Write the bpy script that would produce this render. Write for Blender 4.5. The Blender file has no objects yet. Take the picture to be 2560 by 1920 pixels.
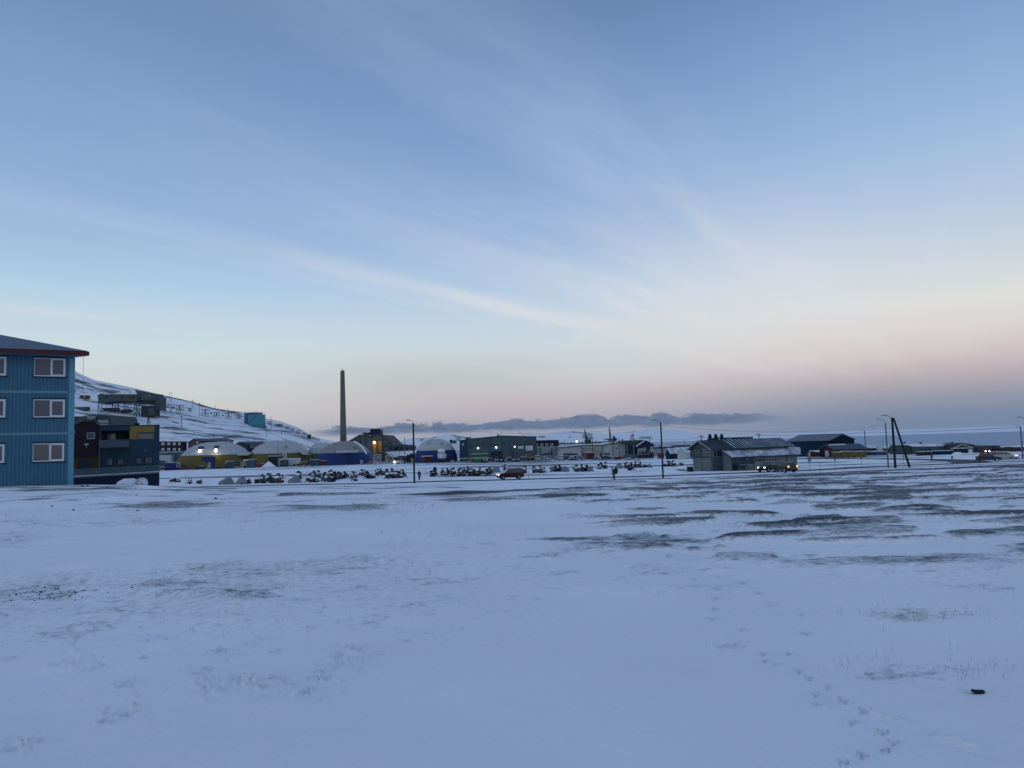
import bpy, math, random
import numpy as np
from mathutils import Vector
R = math.radians
rnd = random.Random(7)
sc = bpy.context.scene
COL = sc.collection

# ------------------------------------------------------------------ camera model
F = 1923.0
PITCH = math.atan(150.0/F)
CP, SP = math.cos(PITCH), math.sin(PITCH)
CZ = 1.6
ROLL = R(1.7)
CR, SR = math.cos(ROLL), math.sin(ROLL)
def ray(px, py):                 # sight line through a point of the frame, as (x/y, z/y)
    xc, yc = (px-1280)/F, (960-py)/F
    xl, yl = xc*CR+yc*SR, -xc*SR+yc*CR
    k = CP-SP*yl
    return xl/k, (SP+CP*yl)/k
def X(px, D, py=1140): return D*ray(px, py)[0]
def Z(py, D, px): return CZ+D*ray(px, py)[1]
def P(px, py, D): return (X(px, D, py), D, Z(py, D, px))

cam = bpy.data.cameras.new('camera')
cam.sensor_width = 36; cam.lens = 36*F/2560
cam.clip_start = .05; cam.clip_end = 40000
co = bpy.data.objects.new('camera', cam); COL.objects.link(co)
co.location = (0, 0, CZ); from mathutils import Matrix
co.rotation_euler = (Matrix.Rotation(math.pi/2+PITCH, 3, 'X') @ Matrix.Rotation(-ROLL, 3, 'Z')).to_euler()
sc.camera = co

# ------------------------------------------------------------------ materials
def lin(c):
    return tuple(((v/255+.055)/1.055)**2.4 if v > 10.3 else v/255/12.92 for v in c)
MATS = {}
def mat(name, col, rough=.75, var=.18, scale=1.5, metal=0., emit=0., snow=0., spec=.15, bump=0.):
    if name in MATS: return MATS[name]
    m = bpy.data.materials.new(name); m.use_nodes = True
    nt = m.node_tree; b = nt.nodes['Principled BSDF']
    b.inputs['Roughness'].default_value = rough
    b.inputs['Metallic'].default_value = metal
    b.inputs['Specular IOR Level'].default_value = spec
    if emit:
        b.inputs['Base Color'].default_value = (*col, 1)
        b.inputs['Emission Color'].default_value = (*col, 1)
        b.inputs['Emission Strength'].default_value = emit
        MATS[name] = m; return m
    tc = nt.nodes.new('ShaderNodeTexCoord')
    n = nt.nodes.new('ShaderNodeTexNoise'); n.inputs['Scale'].default_value = scale
    n.inputs['Detail'].default_value = 5; n.inputs['Roughness'].default_value = .65
    nt.links.new(tc.outputs['Object'], n.inputs['Vector'])
    r = nt.nodes.new('ShaderNodeValToRGB')
    r.color_ramp.elements[0].position = .3; r.color_ramp.elements[1].position = .7
    r.color_ramp.elements[0].color = (*[c*(1-var) for c in col], 1)
    r.color_ramp.elements[1].color = (*[min(1, c*(1+var)) for c in col], 1)
    nt.links.new(n.outputs['Fac'], r.inputs['Fac'])
    out = r.outputs['Color']
    if snow:
        n2 = nt.nodes.new('ShaderNodeTexNoise'); n2.inputs['Scale'].default_value = scale*.7
        n2.inputs['Detail'].default_value = 7; n2.inputs['Roughness'].default_value = .7
        nt.links.new(tc.outputs['Object'], n2.inputs['Vector'])
        r2 = nt.nodes.new('ShaderNodeValToRGB')
        r2.color_ramp.elements[0].position = max(0, .72-snow*.55); r2.color_ramp.elements[1].position = min(1, .86-snow*.45)
        nt.links.new(n2.outputs['Fac'], r2.inputs['Fac'])
        mx = nt.nodes.new('ShaderNodeMix'); mx.data_type = 'RGBA'
        nt.links.new(r2.outputs['Color'], mx.inputs['Factor'])
        nt.links.new(out, mx.inputs['A']); mx.inputs['B'].default_value = (.8, .82, .85, 1)
        out = mx.outputs['Result']
    nt.links.new(out, b.inputs['Base Color'])
    if bump:
        bp = nt.nodes.new('ShaderNodeBump'); bp.inputs['Strength'].default_value = bump
        nt.links.new(n.outputs['Fac'], bp.inputs['Height']); nt.links.new(bp.outputs['Normal'], b.inputs['Normal'])
    MATS[name] = m; return m

SNOW = mat('snow', (.80, .82, .85), .85, .04, .6)
BLUEWALL = mat('blue_wood', (.062, .165, .245), .65, .10, 2)
BLUETRIM = mat('blue_trim', (.13, .255, .32), .6, .08, 2)
REDTRIM = mat('red_trim', (.09, .025, .03), .6, .15, 2)
GREYROOF = mat('grey_roof', (.125, .165, .205), .6, .12, .8)
WHITE = mat('white_paint', (.62, .64, .65), .55, .08, 2)
OFFW = mat('off_white', (.40, .435, .45), .65, .10, .5)
PALEG = mat('pale_grey', (.27, .30, .32), .65, .12, .4)
GLASS = mat('window_glass', (.05, .06, .075), .06, .1, .3, spec=.9)
GLASSL = mat('curtained_glass', (.088, .092, .128), .12, .12, 1.2, spec=.35)
GLASSD = mat('dark_glass', (.02, .03, .04), .08, .1, .3, spec=.7)
BLACK = mat('black_paint', (.012, .013, .016), .6, .2, 2)
DARK = mat('dark_metal', (.022, .025, .031), .55, .25, 2)
PLUM = mat('plum_wood', (.022, .012, .022), .7, .2, 2)
TEAL = mat('teal_wall', (.018, .052, .078), .65, .12, .7)
TEALD = mat('dark_teal', (.006, .029, .055), .9, .15, .5, spec=.05)
TEALG = mat('teal_grey', (.055, .098, .115), .65, .12, .5)
GREENG = mat('green_grey', (.050, .074, .074), .7, .15, .4)
OCHRE = mat('ochre_panel', (.25, .165, .042), .65, .1, 1.5)
OLIVE = mat('olive_timber', (.05, .04, .014), .7, .25, 1.5)
YELLOW = mat('yellow_wall', (.125, .098, .022), .7, .10, .3)
BLUED = mat('strong_blue', (.011, .028, .135), .55, .15, .4)
BLUEN = mat('navy_blue', (.007, .017, .042), .55, .15, .4)
DOMEW = mat('dome_fabric', (.42, .43, .42), .7, .14, .5, snow=.22)
DOMEB = mat('dome_beige', (.28, .25, .235), .7, .1, .25)
SNOWROOF = mat('snowy_roof', (.25, .28, .30), .8, .2, .5, snow=.75)
DARKROOF = mat('dusted_roof', (.05, .06, .075), .8, .2, .6, snow=.25)
ROOFB = mat('slate_blue_roof', (.06, .095, .13), .7, .15, .5)
MAUVE = mat('mauve_roof', (.17, .16, .19), .7, .12, .3)
REDW = mat('red_barn', (.065, .015, .018), .7, .2, .8)
REDC = mat('red_container', (.115, .025, .026), .6, .2, .8)
BRICK = mat('red_brown_wall', (.055, .020, .020), .7, .2, .6)
BROWN = mat('brown_wood', (.06, .045, .045), .7, .2, .8)
CONC = mat('concrete', (.125, .132, .112), .8, .12, .15)
CONCD = mat('dark_concrete', (.06, .065, .065), .8, .2, .3)
GREENC = mat('green_container', (.03, .115, .06), .55, .15, .6)
TEALC = mat('teal_container', (.03, .085, .11), .6, .15, .6)
TANKF = mat('tank_light_blue', (.06, .235, .30), .5, .08, .15)
TANKB = mat('tank_blue', (.018, .10, .19), .5, .08, .15)
TAN = mat('tan_board', (.30, .20, .11), .7, .15, 1)
ORANGE = mat('orange_container', (.20, .05, .04), .6, .15, .8)
LIME = mat('lime_cabinet', (.28, .31, .04), .6, .1, 1)
WOODP = mat('creosote_pole', (.016, .018, .024), .8, .3, 3)
STEELP = mat('galvanised_pole', (.12, .14, .16), .5, .15, 3)
ROPE = mat('weathered_timber', (.03, .033, .036), .8, .25, 1)
CARRED = mat('car_red', (.085, .006, .014), .35, .08, 2, spec=.5)
CARDK = mat('car_dark', (.018, .024, .028), .35, .1, 2, spec=.5)
CARWH = mat('car_white', (.45, .47, .47), .4, .06, 2, spec=.5)
CARBR = mat('car_bright_red', (.32, .015, .03), .4, .08, 2)
RUB = mat('rubber', (.012, .012, .013), .85, .2, 4)
RIM = mat('alloy_rim', (.32, .34, .36), .4, .1, 4)
TARP = mat('grey_tarp', (.19, .21, .225), .8, .2, 2, bump=.3)
TARPG = mat('green_tarp', (.05, .11, .10), .8, .2, 2)
CLOTHD = mat('dark_cloth', (.012, .014, .02), .85, .2, 6)
CLOTHG = mat('olive_cloth', (.034, .032, .026), .85, .2, 6)
CLOTHY = mat('pale_jacket', (.085, .09, .082), .85, .2, 6)
CLOTHO = mat('orange_red_jacket', (.30, .06, .045), .8, .2, 6)
SKIN = mat('skin', (.42, .26, .2), .6, .08, 6)
HAIR = mat('hair', (.03, .022, .018), .7, .2, 8)
LAMPW = mat('lamp_white', (1., .90, .62), emit=14)
LAMPC = mat('lamp_cool', (.85, .95, 1.), emit=9)
LAMPO = mat('lamp_warm', (1., .62, .26), emit=10)
HEADL = mat('headlight_on', (1., .93, .78), emit=6)
TAILL = mat('tail_light_on', (1., .36, .10), emit=2.2)
LENS = mat('lens', (.35, .36, .38), .15, .05, 2, spec=.8)
REDL = mat('red_lens', (.20, .01, .01), .3, .05, 2)
ROCK = mat('stone', (.022, .022, .024), .85, .3, 6)
BOULDER = mat('pale_boulder', (.42, .42, .43), .85, .15, 2, snow=.45)
GRASS = mat('dry_grass', (.15, .125, .095), .85, .25, .8)
ASPHALT = mat('snowy_asphalt', (.050, .058, .072), .8, .3, .35, snow=.06)
TRACK = mat('packed_track', (.16, .17, .19), .8, .25, .3, snow=.3)
INK = mat('sign_ink', (.02, .03, .05), .7, .1, 3)
YELM = mat('yellow_machine', (.35, .25, .04), .55, .15, 1)
SIGNY = mat('sign_yellow', (.17, .15, .08), .6, .1, 3)

# ------------------------------------------------------------------ mesh builder
class Fr:
    """local frame: x to the right along a wall, y away from the camera"""
    def __init__(s, ox, oy, ang): s.ox, s.oy, s.c, s.s, s.a = ox, oy, math.cos(ang), math.sin(ang), ang
    def pt(s, p): return (s.ox+s.c*p[0]-s.s*p[1], s.oy+s.s*p[0]+s.c*p[1], p[2])
    def x_at(s, px, y=0., py=1120):
        lo, hi = -80., 80.
        k = (px-1280)/F/1.0
        best = None
        for i in range(60):
            mid = (lo+hi)/2; q = s.pt((mid, y, 0))
            if X(px, q[1], py) > q[0] and q[1] > 1: lo = mid
            elif q[1] <= 1: lo = mid
            else: hi = mid
        return mid
HOOK = [None]      # set while a slanted facade is built, to lay its pieces on the slanted wall line
class MB:
    def __init__(s, T=None): s.v, s.f, s.T = [], [], T
    def add(s, pts, faces):
        o = len(s.v)
        pts = [tuple(s.T(p)) if s.T else tuple(p) for p in pts]
        s.v += [HOOK[0](p) for p in pts] if HOOK[0] else pts
        s.f += [tuple(o+i for i in f) for f in faces]
        return s
    def box(s, x0, x1, y0, y1, z0, z1):
        return s.add([(x0,y0,z0),(x1,y0,z0),(x1,y1,z0),(x0,y1,z0),(x0,y0,z1),(x1,y0,z1),(x1,y1,z1),(x0,y1,z1)],
                     [(0,3,2,1),(4,5,6,7),(0,1,5,4),(1,2,6,5),(2,3,7,6),(3,0,4,7)])
    def cbox(s, c, d): return s.box(c[0]-d[0]/2,c[0]+d[0]/2,c[1]-d[1]/2,c[1]+d[1]/2,c[2]-d[2]/2,c[2]+d[2]/2)
    def pbox(s, px0, px1, py0, py1, D, depth, off=0.):
        m = (px0+px1)/2; q = (py0+py1)/2; return s.box(X(px0,D,q), X(px1,D,q), D+off, D+off+depth, Z(py1,D,m), Z(py0,D,m))
    def prism(s, pts, y0, y1):          # pts (x,z) extruded along y
        n = len(pts)
        a = [(p[0], y0, p[1]) for p in pts]+[(p[0], y1, p[1]) for p in pts]
        return s.add(a, [tuple(range(n)), tuple(range(2*n-1, n-1, -1))]+[(i, i+n, (i+1)%n+n, (i+1)%n) for i in range(n)])
    def prismx(s, pts, x0, x1):         # pts (y,z) extruded along x
        n = len(pts)
        a = [(x0, p[0], p[1]) for p in pts]+[(x1, p[0], p[1]) for p in pts]
        return s.add(a, [tuple(range(n)), tuple(range(2*n-1, n-1, -1))]+[(i, i+n, (i+1)%n+n, (i+1)%n) for i in range(n)])
    def pprism(s, pts, D, depth, off=0.):
        return s.prism([(X(a,D,b), Z(b,D,a)) for a, b in pts], D+off, D+off+depth)
    def tube(s, p0, p1, r0, r1=None, n=6):
        r1 = r0 if r1 is None else r1
        a, b = Vector(p0), Vector(p1); d = (b-a)
        if d.length < 1e-6: return s
        d.normalize(); u = d.orthogonal().normalized(); w = d.cross(u)
        vs = [a+(u*math.cos(t)+w*math.sin(t))*r0 for t in [2*math.pi*i/n for i in range(n)]]
        vs += [b+(u*math.cos(t)+w*math.sin(t))*r1 for t in [2*math.pi*i/n for i in range(n)]]
        return s.add(vs, [tuple(range(n-1,-1,-1)), tuple(range(n,2*n))]+[(i,(i+1)%n,(i+1)%n+n,i+n) for i in range(n)])
    def path(s, pts, r, n=5):
        for a, b in zip(pts, pts[1:]): s.tube(a, b, r, r, n)
        return s
    def lathe(s, c, prof, n=16):
        vs, fs = [], []
        for r, z in prof:
            for i in range(n):
                t = 2*math.pi*i/n; vs.append((c[0]+r*math.cos(t), c[1]+r*math.sin(t), c[2]+z))
        for k in range(len(prof)-1):
            for i in range(n): fs.append((k*n+i, k*n+(i+1)%n, (k+1)*n+(i+1)%n, (k+1)*n+i))
        fs.append(tuple(range(n-1,-1,-1))); fs.append(tuple(range((len(prof)-1)*n, len(prof)*n)))
        return s.add(vs, fs)
    def ball(s, c, rx, ry, rz, n=10, m=6, jit=0., seed=0):
        g = random.Random(seed); vs, fs = [(c[0],c[1],c[2]-rz)], []
        for k in range(1, m):
            a = -math.pi/2+math.pi*k/m
            for i in range(n):
                t = 2*math.pi*i/n; j = 1+g.uniform(-jit, jit)
                vs.append((c[0]+rx*math.cos(a)*math.cos(t)*j, c[1]+ry*math.cos(a)*math.sin(t)*j, c[2]+rz*math.sin(a)*j))
        vs.append((c[0],c[1],c[2]+rz)); top = len(vs)-1
        for i in range(n): fs.append((0, 1+(i+1)%n, 1+i)); fs.append((top, top-n+i, top-n+(i+1)%n))
        for k in range(m-2):
            for i in range(n): fs.append((1+k*n+i, 1+k*n+(i+1)%n, 1+(k+1)*n+(i+1)%n, 1+(k+1)*n+i))
        return s.add(vs, fs)
OFF = {}
def tag(o, label=None, cat=None, group=None, kind=None):
    if label: o['label'] = label
    if cat: o['category'] = cat
    if group: o['group'] = group
    if kind: o['kind'] = kind
    return o
def thing(name, label, cat, loc=(0,0,0), group=None, rz=0.):
    o = bpy.data.objects.new(name, None); COL.objects.link(o)
    o.empty_display_size = .3
    o.location = loc; o.rotation_euler = (0,0,rz); OFF[o.name] = tuple(loc)
    return tag(o, label, cat, group)
def mesh_obj(name, mb, m, off=(0,0,0), smooth=False):
    me = bpy.data.meshes.new(name)
    me.from_pydata([(v[0]-off[0], v[1]-off[1], v[2]-off[2]) for v in mb.v], [], mb.f)
    me.materials.append(m)
    me.validate(); 
    bm_fix(me)
    if smooth: me.polygons.foreach_set('use_smooth', [True]*len(me.polygons))
    me.update()
    o = bpy.data.objects.new(name, me); COL.objects.link(o)
    return o
import bmesh
def bm_fix(me):
    bm = bmesh.new(); bm.from_mesh(me)
    bmesh.ops.recalc_face_normals(bm, faces=bm.faces[:])
    bm.to_mesh(me); bm.free()
def part(name, mb, m, parent, smooth=False, label=None):
    off = OFF[parent.name]
    o = mesh_obj(name, mb, m, off, smooth); o.parent = parent; OFF[o.name] = off
    if label: o['label'] = label
    return o
def single(name, mb, m, label, cat, loc, group=None, smooth=False):   # a thing that is one mesh, built in world coordinates
    o = mesh_obj(name, mb, m, loc, smooth); o.location = loc; OFF[o.name] = tuple(loc)
    return tag(o, label, cat, group)
def struct(name, mb, m, smooth=False):
    o = mesh_obj(name, mb, m, (0,0,0), smooth); o['kind'] = 'structure'; OFF[o.name] = (0,0,0); return o
def copy_tree(o, parent=None):
    c = o.copy(); COL.objects.link(c)
    if parent: c.parent = parent
    for ch in o.children: copy_tree(ch, c)
    return c
def win(parent, fr, x0, x1, z0, z1, y=-.03, fm=None, pm=None, mull=(), t=.07, name='window', bar=None):
    fm = fm or WHITE; pm = pm or GLASS
    if x1 < x0: x0, x1 = x1, x0
    mb = MB(fr.pt)
    mb.box(x0, x1, y-.05, y+.1, z1-t, z1); mb.box(x0, x1, y-.05, y+.1, z0, z0+t)
    mb.box(x0, x0+t, y-.05, y+.1, z0+t, z1-t); mb.box(x1-t, x1, y-.05, y+.1, z0+t, z1-t)
    for q in mull:
        xm = x0+(x1-x0)*q; mb.box(xm-t/2, xm+t/2, y-.05, y+.1, z0+t, z1-t)
    if bar: mb.box(x0+t, x1-t, y-.045, y+.1, z0+(z1-z0)*bar-t/2, z0+(z1-z0)*bar+t/2)
    w = part(name, mb, fm, parent)
    part('pane', MB(fr.pt).box(x0+t, x1-t, y, y+.06, z0+t, z1-t), pm, w)
    return w
def pwin(parent, px0, px1, py0, py1, D, off=-.03, **k):
    m = (px0+px1)/2; q = (py0+py1)/2; return win(parent, Fr(0, D, 0), X(px0,D,q), X(px1,D,q), Z(py1,D,m), Z(py0,D,m), y=off, **k)
def gable(name, label, cat, A, B, W, zb, ze, zr, wall, roof, ov=.4, th=.16, group=None, ridge='x'):
    a, b = Vector(A), Vector(B); d = b-a; L = d.length
    fr = Fr(a.x, a.y, math.atan2(d.y, d.x))
    c = fr.pt((L/2, W/2, zb)); root = thing(name, label, cat, c, group)
    mb, rb = MB(fr.pt), MB(fr.pt)
    if ridge == 'x':
        mb.prismx([(0,zb),(W,zb),(W,ze),(W/2,zr),(0,ze)], 0, L)
        k = (zr-ze)/(W/2)
        for sgn in (0, 1):
            pts = [(W/2, zr+.02), (-ov, ze-k*ov+.02), (-ov, ze-k*ov+th), (W/2, zr+th)]
            if sgn: pts = [(W-p[0], p[1]) for p in pts][::-1]
            rb.prismx(pts, -ov, L+ov)
    else:
        mb.prism([(0,zb),(L,zb),(L,ze),(L/2,zr),(0,ze)], 0, W)
        k = (zr-ze)/(L/2)
        for sgn in (0, 1):
            pts = [(L/2, zr+.02), (-ov, ze-k*ov+.02), (-ov, ze-k*ov+th), (L/2, zr+th)]
            if sgn: pts = [(L-p[0], p[1]) for p in pts][::-1]
            rb.prism(pts, -ov, W+ov)
    part('wall', mb, wall, root); part('roof', rb, roof, root)
    return root, fr, L
# ------------------------------------------------------------------ terrain
PXC = np.array([-600, 200, 640, 1036, 1300, 1660, 2000, 2300, 2560, 3200], float)
YR = np.array([0, 3, 10, 20, 30, 54, 80, 105, 118, 130, 150, 200, 295, 340, 420], float)
DROP = np.array([   # metres below the camera
 [1.6]*10, [1.6]*10, [1.62]*10,
 [1.63,1.64,1.68,1.70,1.70,1.70,1.70,1.70,1.70,1.70],
 [1.65,1.68,1.80,1.88,1.90,1.90,1.90,1.90,1.90,1.90],
 [1.75,1.95,2.55,2.80,2.80,2.85,2.80,2.75,2.65,2.6],
 [2.6,3.0,3.72,4.05,4.02,4.2,4.05,3.95,3.8,3.7],
 [3.8,4.2,4.80,5.10,5.12,5.45,5.2,5.0,4.85,4.7],
 [4.4,4.7,5.15,5.5,5.65,5.82,5.72,5.45,5.35,5.25],
 [4.8,5.0,5.45,5.75,5.95,6.1,6.1,5.9,5.78,5.65],
 [5.2,5.4,5.7,5.95,6.2,6.4,6.5,6.5,6.3,6.1],
 [5.9,5.9,5.95,6.05,6.4,6.7,7.0,7.3,7.15,7.0],
 [6.3,6.3,6.2,6.2,6.65,7.0,7.4,7.6,7.5,7.5],
 [6.5,6.5,6.3,6.4,6.8,7.2,7.6,7.7,7.6,7.6],
 [6.8,6.8,6.8,6.9,7.2,7.6,7.9,7.9,7.9,7.9]], float)
def _interp(px, y):
    px = np.clip(px, PXC[0], PXC[-1]); y = np.clip(y, 0, YR[-1])
    j = np.clip(np.searchsorted(PXC, px)-1, 0, len(PXC)-2); i = np.clip(np.searchsorted(YR, y)-1, 0, len(YR)-2)
    a = (px-PXC[j])/(PXC[j+1]-PXC[j]); b = (y-YR[i])/(YR[i+1]-YR[i])
    a = a*a*(3-2*a)
    return (DROP[i,j]*(1-a)+DROP[i,j+1]*a)*(1-b)+(DROP[i+1,j]*(1-a)+DROP[i+1,j+1]*a)*b
def gz(x, y):
    x = np.asarray(x, float); y = np.asarray(y, float)
    r = np.hypot(x, y)+1e-6
    ye = np.maximum(y, r*.55)
    u = np.where(y > 0, x/np.maximum(ye, .05), np.sign(x)*1.5)
    px = 1280+F*np.clip(u, -1.5, 1.5)
    d = 0
    for k in (-.07, -.035, 0, .035, .07): d = d+_interp(px, ye*(1+k))
    d = d/5
    far = np.clip((r-420)/550, 0, 1)
    return CZ-(d*(1-far)+far*16)
def g1(x, y): return float(gz(x, y))
def hit(px, py, y0=104., y1=415.):
    """distance at which the ground lies under a given sight line"""
    best = y0
    Y = np.linspace(y0, y1, 900)
    xs = np.array([X(px, q, py) for q in Y]); zs = np.array([Z(py, q, px) for q in Y])
    g = gz(xs, Y); s = np.where(zs <= g)[0]
    return float(Y[s[0]]) if len(s) else y1
def on(px, py, y0=104.):
    D = hit(px, py, y0); x = X(px, D, py); return (x, D, g1(x, D))
def near(px, py):
    """the near field is a gentle slope: solve the sight line from the feet outward"""
    Y = np.exp(np.linspace(math.log(2.5), math.log(60), 1200))
    zs = np.array([Z(py, q, px) for q in Y]); xs = np.array([X(px, q, py) for q in Y])
    g = gz(xs, Y); s = np.where(zs <= g)[0]
    D = float(Y[s[0]]) if len(s) else 60.
    return (X(px, D, py), D)
def _h(ix, iy, seed):
    v = np.sin(ix*127.1+iy*311.7+seed*74.7)*43758.5453
    return v-np.floor(v)
def vnoise(x, y, seed=0):
    ix, iy = np.floor(x), np.floor(y); fx, fy = x-ix, y-iy
    fx = fx*fx*fx*(fx*(fx*6-15)+10); fy = fy*fy*fy*(fy*(fy*6-15)+10)
    a, b, c, d = _h(ix,iy,seed), _h(ix+1,iy,seed), _h(ix,iy+1,seed), _h(ix+1,iy+1,seed)
    return (a*(1-fx)+b*fx)*(1-fy)+(c*(1-fx)+d*fx)*fy
def fbm(x, y, seed=0, n=4):
    s, a, t = 0, .5, 0
    for k in range(n):
        s = s+a*vnoise(x*2**k+k*17.3, y*2**k-k*9.1, seed+k); t += a; a *= .5
    return s/t
def sst(a, b, x):
    t = np.clip((x-a)/(b-a), 0, 1); return t*t*(3-2*t)

def grid_mesh(name, XX, YY, ZZ, m, attrs=None, closed=False):
    nr, nc = XX.shape
    co_ = np.stack([XX, YY, ZZ], -1).reshape(-1, 3).astype(np.float32)
    i, j = np.meshgrid(np.arange(nr-1), np.arange(nc if closed else nc-1), indexing='ij')
    j2 = (j+1) % nc
    q = np.stack([i*nc+j, i*nc+j2, (i+1)*nc+j2, (i+1)*nc+j], -1).reshape(-1, 4).astype(np.int32)
    me = bpy.data.meshes.new(name)
    me.vertices.add(len(co_)); me.vertices.foreach_set('co', co_.ravel())
    me.loops.add(q.size); me.loops.foreach_set('vertex_index', q.ravel())
    me.polygons.add(len(q)); me.polygons.foreach_set('loop_start', np.arange(0, q.size, 4, dtype=np.int32))
    me.update(calc_edges=True)
    me.polygons.foreach_set('use_smooth', np.ones(len(q), bool))
    for k, v in (attrs or {}).items():
        at = me.attributes.new(k, 'FLOAT', 'POINT'); at.data.foreach_set('value', v.ravel().astype(np.float32))
    me.materials.append(m); me.update()
    o = bpy.data.objects.new(name, me); COL.objects.link(o); o['kind'] = 'structure'
    return o

def snow_mat(name, dirt=(.066,.073,.085), fine=9., bump=.45, dust=.25, bs=14.):
    m = bpy.data.materials.new(name); m.use_nodes = True; nt = m.node_tree; L = nt.links.new
    b = nt.nodes['Principled BSDF']; b.inputs['Roughness'].default_value = .8; b.inputs['Specular IOR Level'].default_value = .25
    at = nt.nodes.new('ShaderNodeAttribute'); at.attribute_name = 'bare'
    tc = nt.nodes.new('ShaderNodeTexCoord')
    n1 = nt.nodes.new('ShaderNodeTexNoise'); n1.inputs['Scale'].default_value = fine; n1.inputs['Detail'].default_value = 8; n1.inputs['Roughness'].default_value = .75
    L(tc.outputs['Object'], n1.inputs['Vector'])
    ma = nt.nodes.new('ShaderNodeMath'); ma.operation = 'SUBTRACT'; L(n1.outputs['Fac'], ma.inputs[0]); ma.inputs[1].default_value = .5
    mb_ = nt.nodes.new('ShaderNodeMath'); mb_.operation = 'MULTIPLY_ADD'; L(ma.outputs[0], mb_.inputs[0]); mb_.inputs[1].default_value = 1.5; L(at.outputs['Fac'], mb_.inputs[2])
    mr = nt.nodes.new('ShaderNodeMapRange'); mr.inputs['From Min'].default_value = .25; mr.inputs['From Max'].default_value = .95; mr.interpolation_type = 'SMOOTHSTEP'
    L(mb_.outputs[0], mr.inputs['Value'])
    n3 = nt.nodes.new('ShaderNodeTexNoise'); n3.inputs['Scale'].default_value = .35; n3.inputs['Detail'].default_value = 6
    L(tc.outputs['Object'], n3.inputs['Vector'])
    r3 = nt.nodes.new('ShaderNodeValToRGB')
    r3.color_ramp.elements[0].position = .32; r3.color_ramp.elements[1].position = .68
    r3.color_ramp.elements[0].color = (.83,.815,.83,1); r3.color_ramp.elements[1].color = (.925,.905,.91,1)
    L(n3.outputs['Fac'], r3.inputs['Fac'])
    mx = nt.nodes.new('ShaderNodeMix'); mx.data_type = 'RGBA'
    L(mr.outputs[0], mx.inputs['Factor']); L(r3.outputs['Color'], mx.inputs['A']); mx.inputs['B'].default_value = (*dirt, 1)
    L(mx.outputs['Result'], b.inputs['Base Color'])
    n4 = nt.nodes.new('ShaderNodeTexNoise'); n4.inputs['Scale'].default_value = bs; n4.inputs['Detail'].default_value = 6; n4.inputs['Roughness'].default_value = .6
    L(tc.outputs['Object'], n4.inputs['Vector'])
    bp = nt.nodes.new('ShaderNodeBump'); bp.inputs['Strength'].default_value = bump; bp.inputs['Distance'].default_value = .05
    L(n4.outputs['Fac'], bp.inputs['Height']); L(bp.outputs['Normal'], b.inputs['Normal'])
    return m

th = np.concatenate([np.linspace(-180, -62, 26)[:-1], np.linspace(-62, -38, 20)[:-1], np.linspace(-38, 38, 780), np.linspace(38, 62, 20)[1:], np.linspace(62, 180, 26)[1:-1]])
th = np.radians(th)
rr = np.concatenate([np.exp(np.linspace(math.log(.6), math.log(2.6), 12))[:-1], np.exp(np.linspace(math.log(2.6), math.log(30), 400))[:-1],
                     np.exp(np.linspace(math.log(30), math.log(430), 400)), np.exp(np.linspace(math.log(450), math.log(12000), 26))])
TH, RR = np.meshgrid(th, rr)
GX, GY = RR*np.sin(TH), RR*np.cos(TH)
GZ = gz(GX, GY)
px_ = 1280+F*np.where(GY > .5, GX/np.maximum(GY, .5), 0)
front = sst(-5, 6, GY)
# wind-scoured hummocks of the field on the right, low drifts on the left
reg = sst(1150, 1700, px_+420*(fbm(GX/14, GY/14, 5)-.5)) * sst(6, 12.5, GY)*(1-sst(92, 102, GY))
regL = (1-sst(1200, 1650, px_))*sst(15, 30, GY)*(1-sst(78, 98, GY))
wx_, wy_ = GX+1.2*fbm(GX/3, GY/3, 61)*2, GY
fm = sst(22, 62, GY)
hum = fbm(wx_/1.15, wy_/.80, 11, 3)*(1-fm)+fbm(wx_/2.7, wy_/2.0, 15, 3)*fm
hum2 = fbm(wx_/5.5+9, wy_/3.6, 21, 3)*(.35+.65*fm)+fbm(wx_/2.3, wy_/1.3, 25, 3)*.65*(1-fm)
edge = fbm(wx_/.9, wy_/.7, 13, 3)-.5
hc = hum*.62+hum2*.38+.07*edge+.022*(1-fm)-.010*fm
crest = sst(.47, .60, hc)
GZ = GZ + reg*((.11+.07*fm)*crest - .03) + .10*reg*(hum2-.5)*(1-sst(60, 95, GY))
humL = fbm(GX/9+2*fbm(GX/5,GY/5,33,2), GY/2.8, 31, 4)
GZ = GZ + regL*.10*sst(.45, .75, humL)*(1-sst(50, 75, GY))
swell = fbm(GX/9, GY/6, 41, 3)-.5
GZ = GZ + front*(1-sst(55, 84, GY))*.16*swell*sst(2, 7, RR)
fieldn = 1-sst(95, 110, GY)
small = (fbm(GX/.9, GY/.55, 51, 4)-.5)+1.1*(fbm(GX/2.4+.3*GY, GY/1.1, 53, 3)-.5)
roughL = sst(1500, 500, px_)*sst(3.4, 6, GY)*(1-sst(14, 24, GY))
GZ = GZ + (.045+.10*roughL)*small*fieldn*(1-sst(35, 60, GY))
bare = reg*(sst(.515, .60, hc)*(.60+.36*sst(30, 70, GY)) + .24*sst(.40, .60, hum2))
bare = bare + regL*.66*sst(.47, .60, humL)*sst(.38,.56,fbm(GX/4,GY/1.6,35,3)) + .30*front*sst(.43, .64, fbm(GX/6.5, GY/3.2, 37, 4))*(.35+.65*sst(1700, 900, px_))*sst(4, 9, RR)*(1-sst(30, 60, GY))
def blob(px, py, wpx, dpy, amp, soft=1.):
    x, y = near(px, py); x2, y2 = near(px, py-dpy); sx = wpx/F*y; sy = min(6., max(.12, abs(y2-y)))
    d = ((GX-x)/sx)**2+((GY-y)/sy)**2
    return amp*np.exp(-d*soft)
nz = fbm(GX/.5, GY/.35, 71, 4)
bare_b = 0
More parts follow.
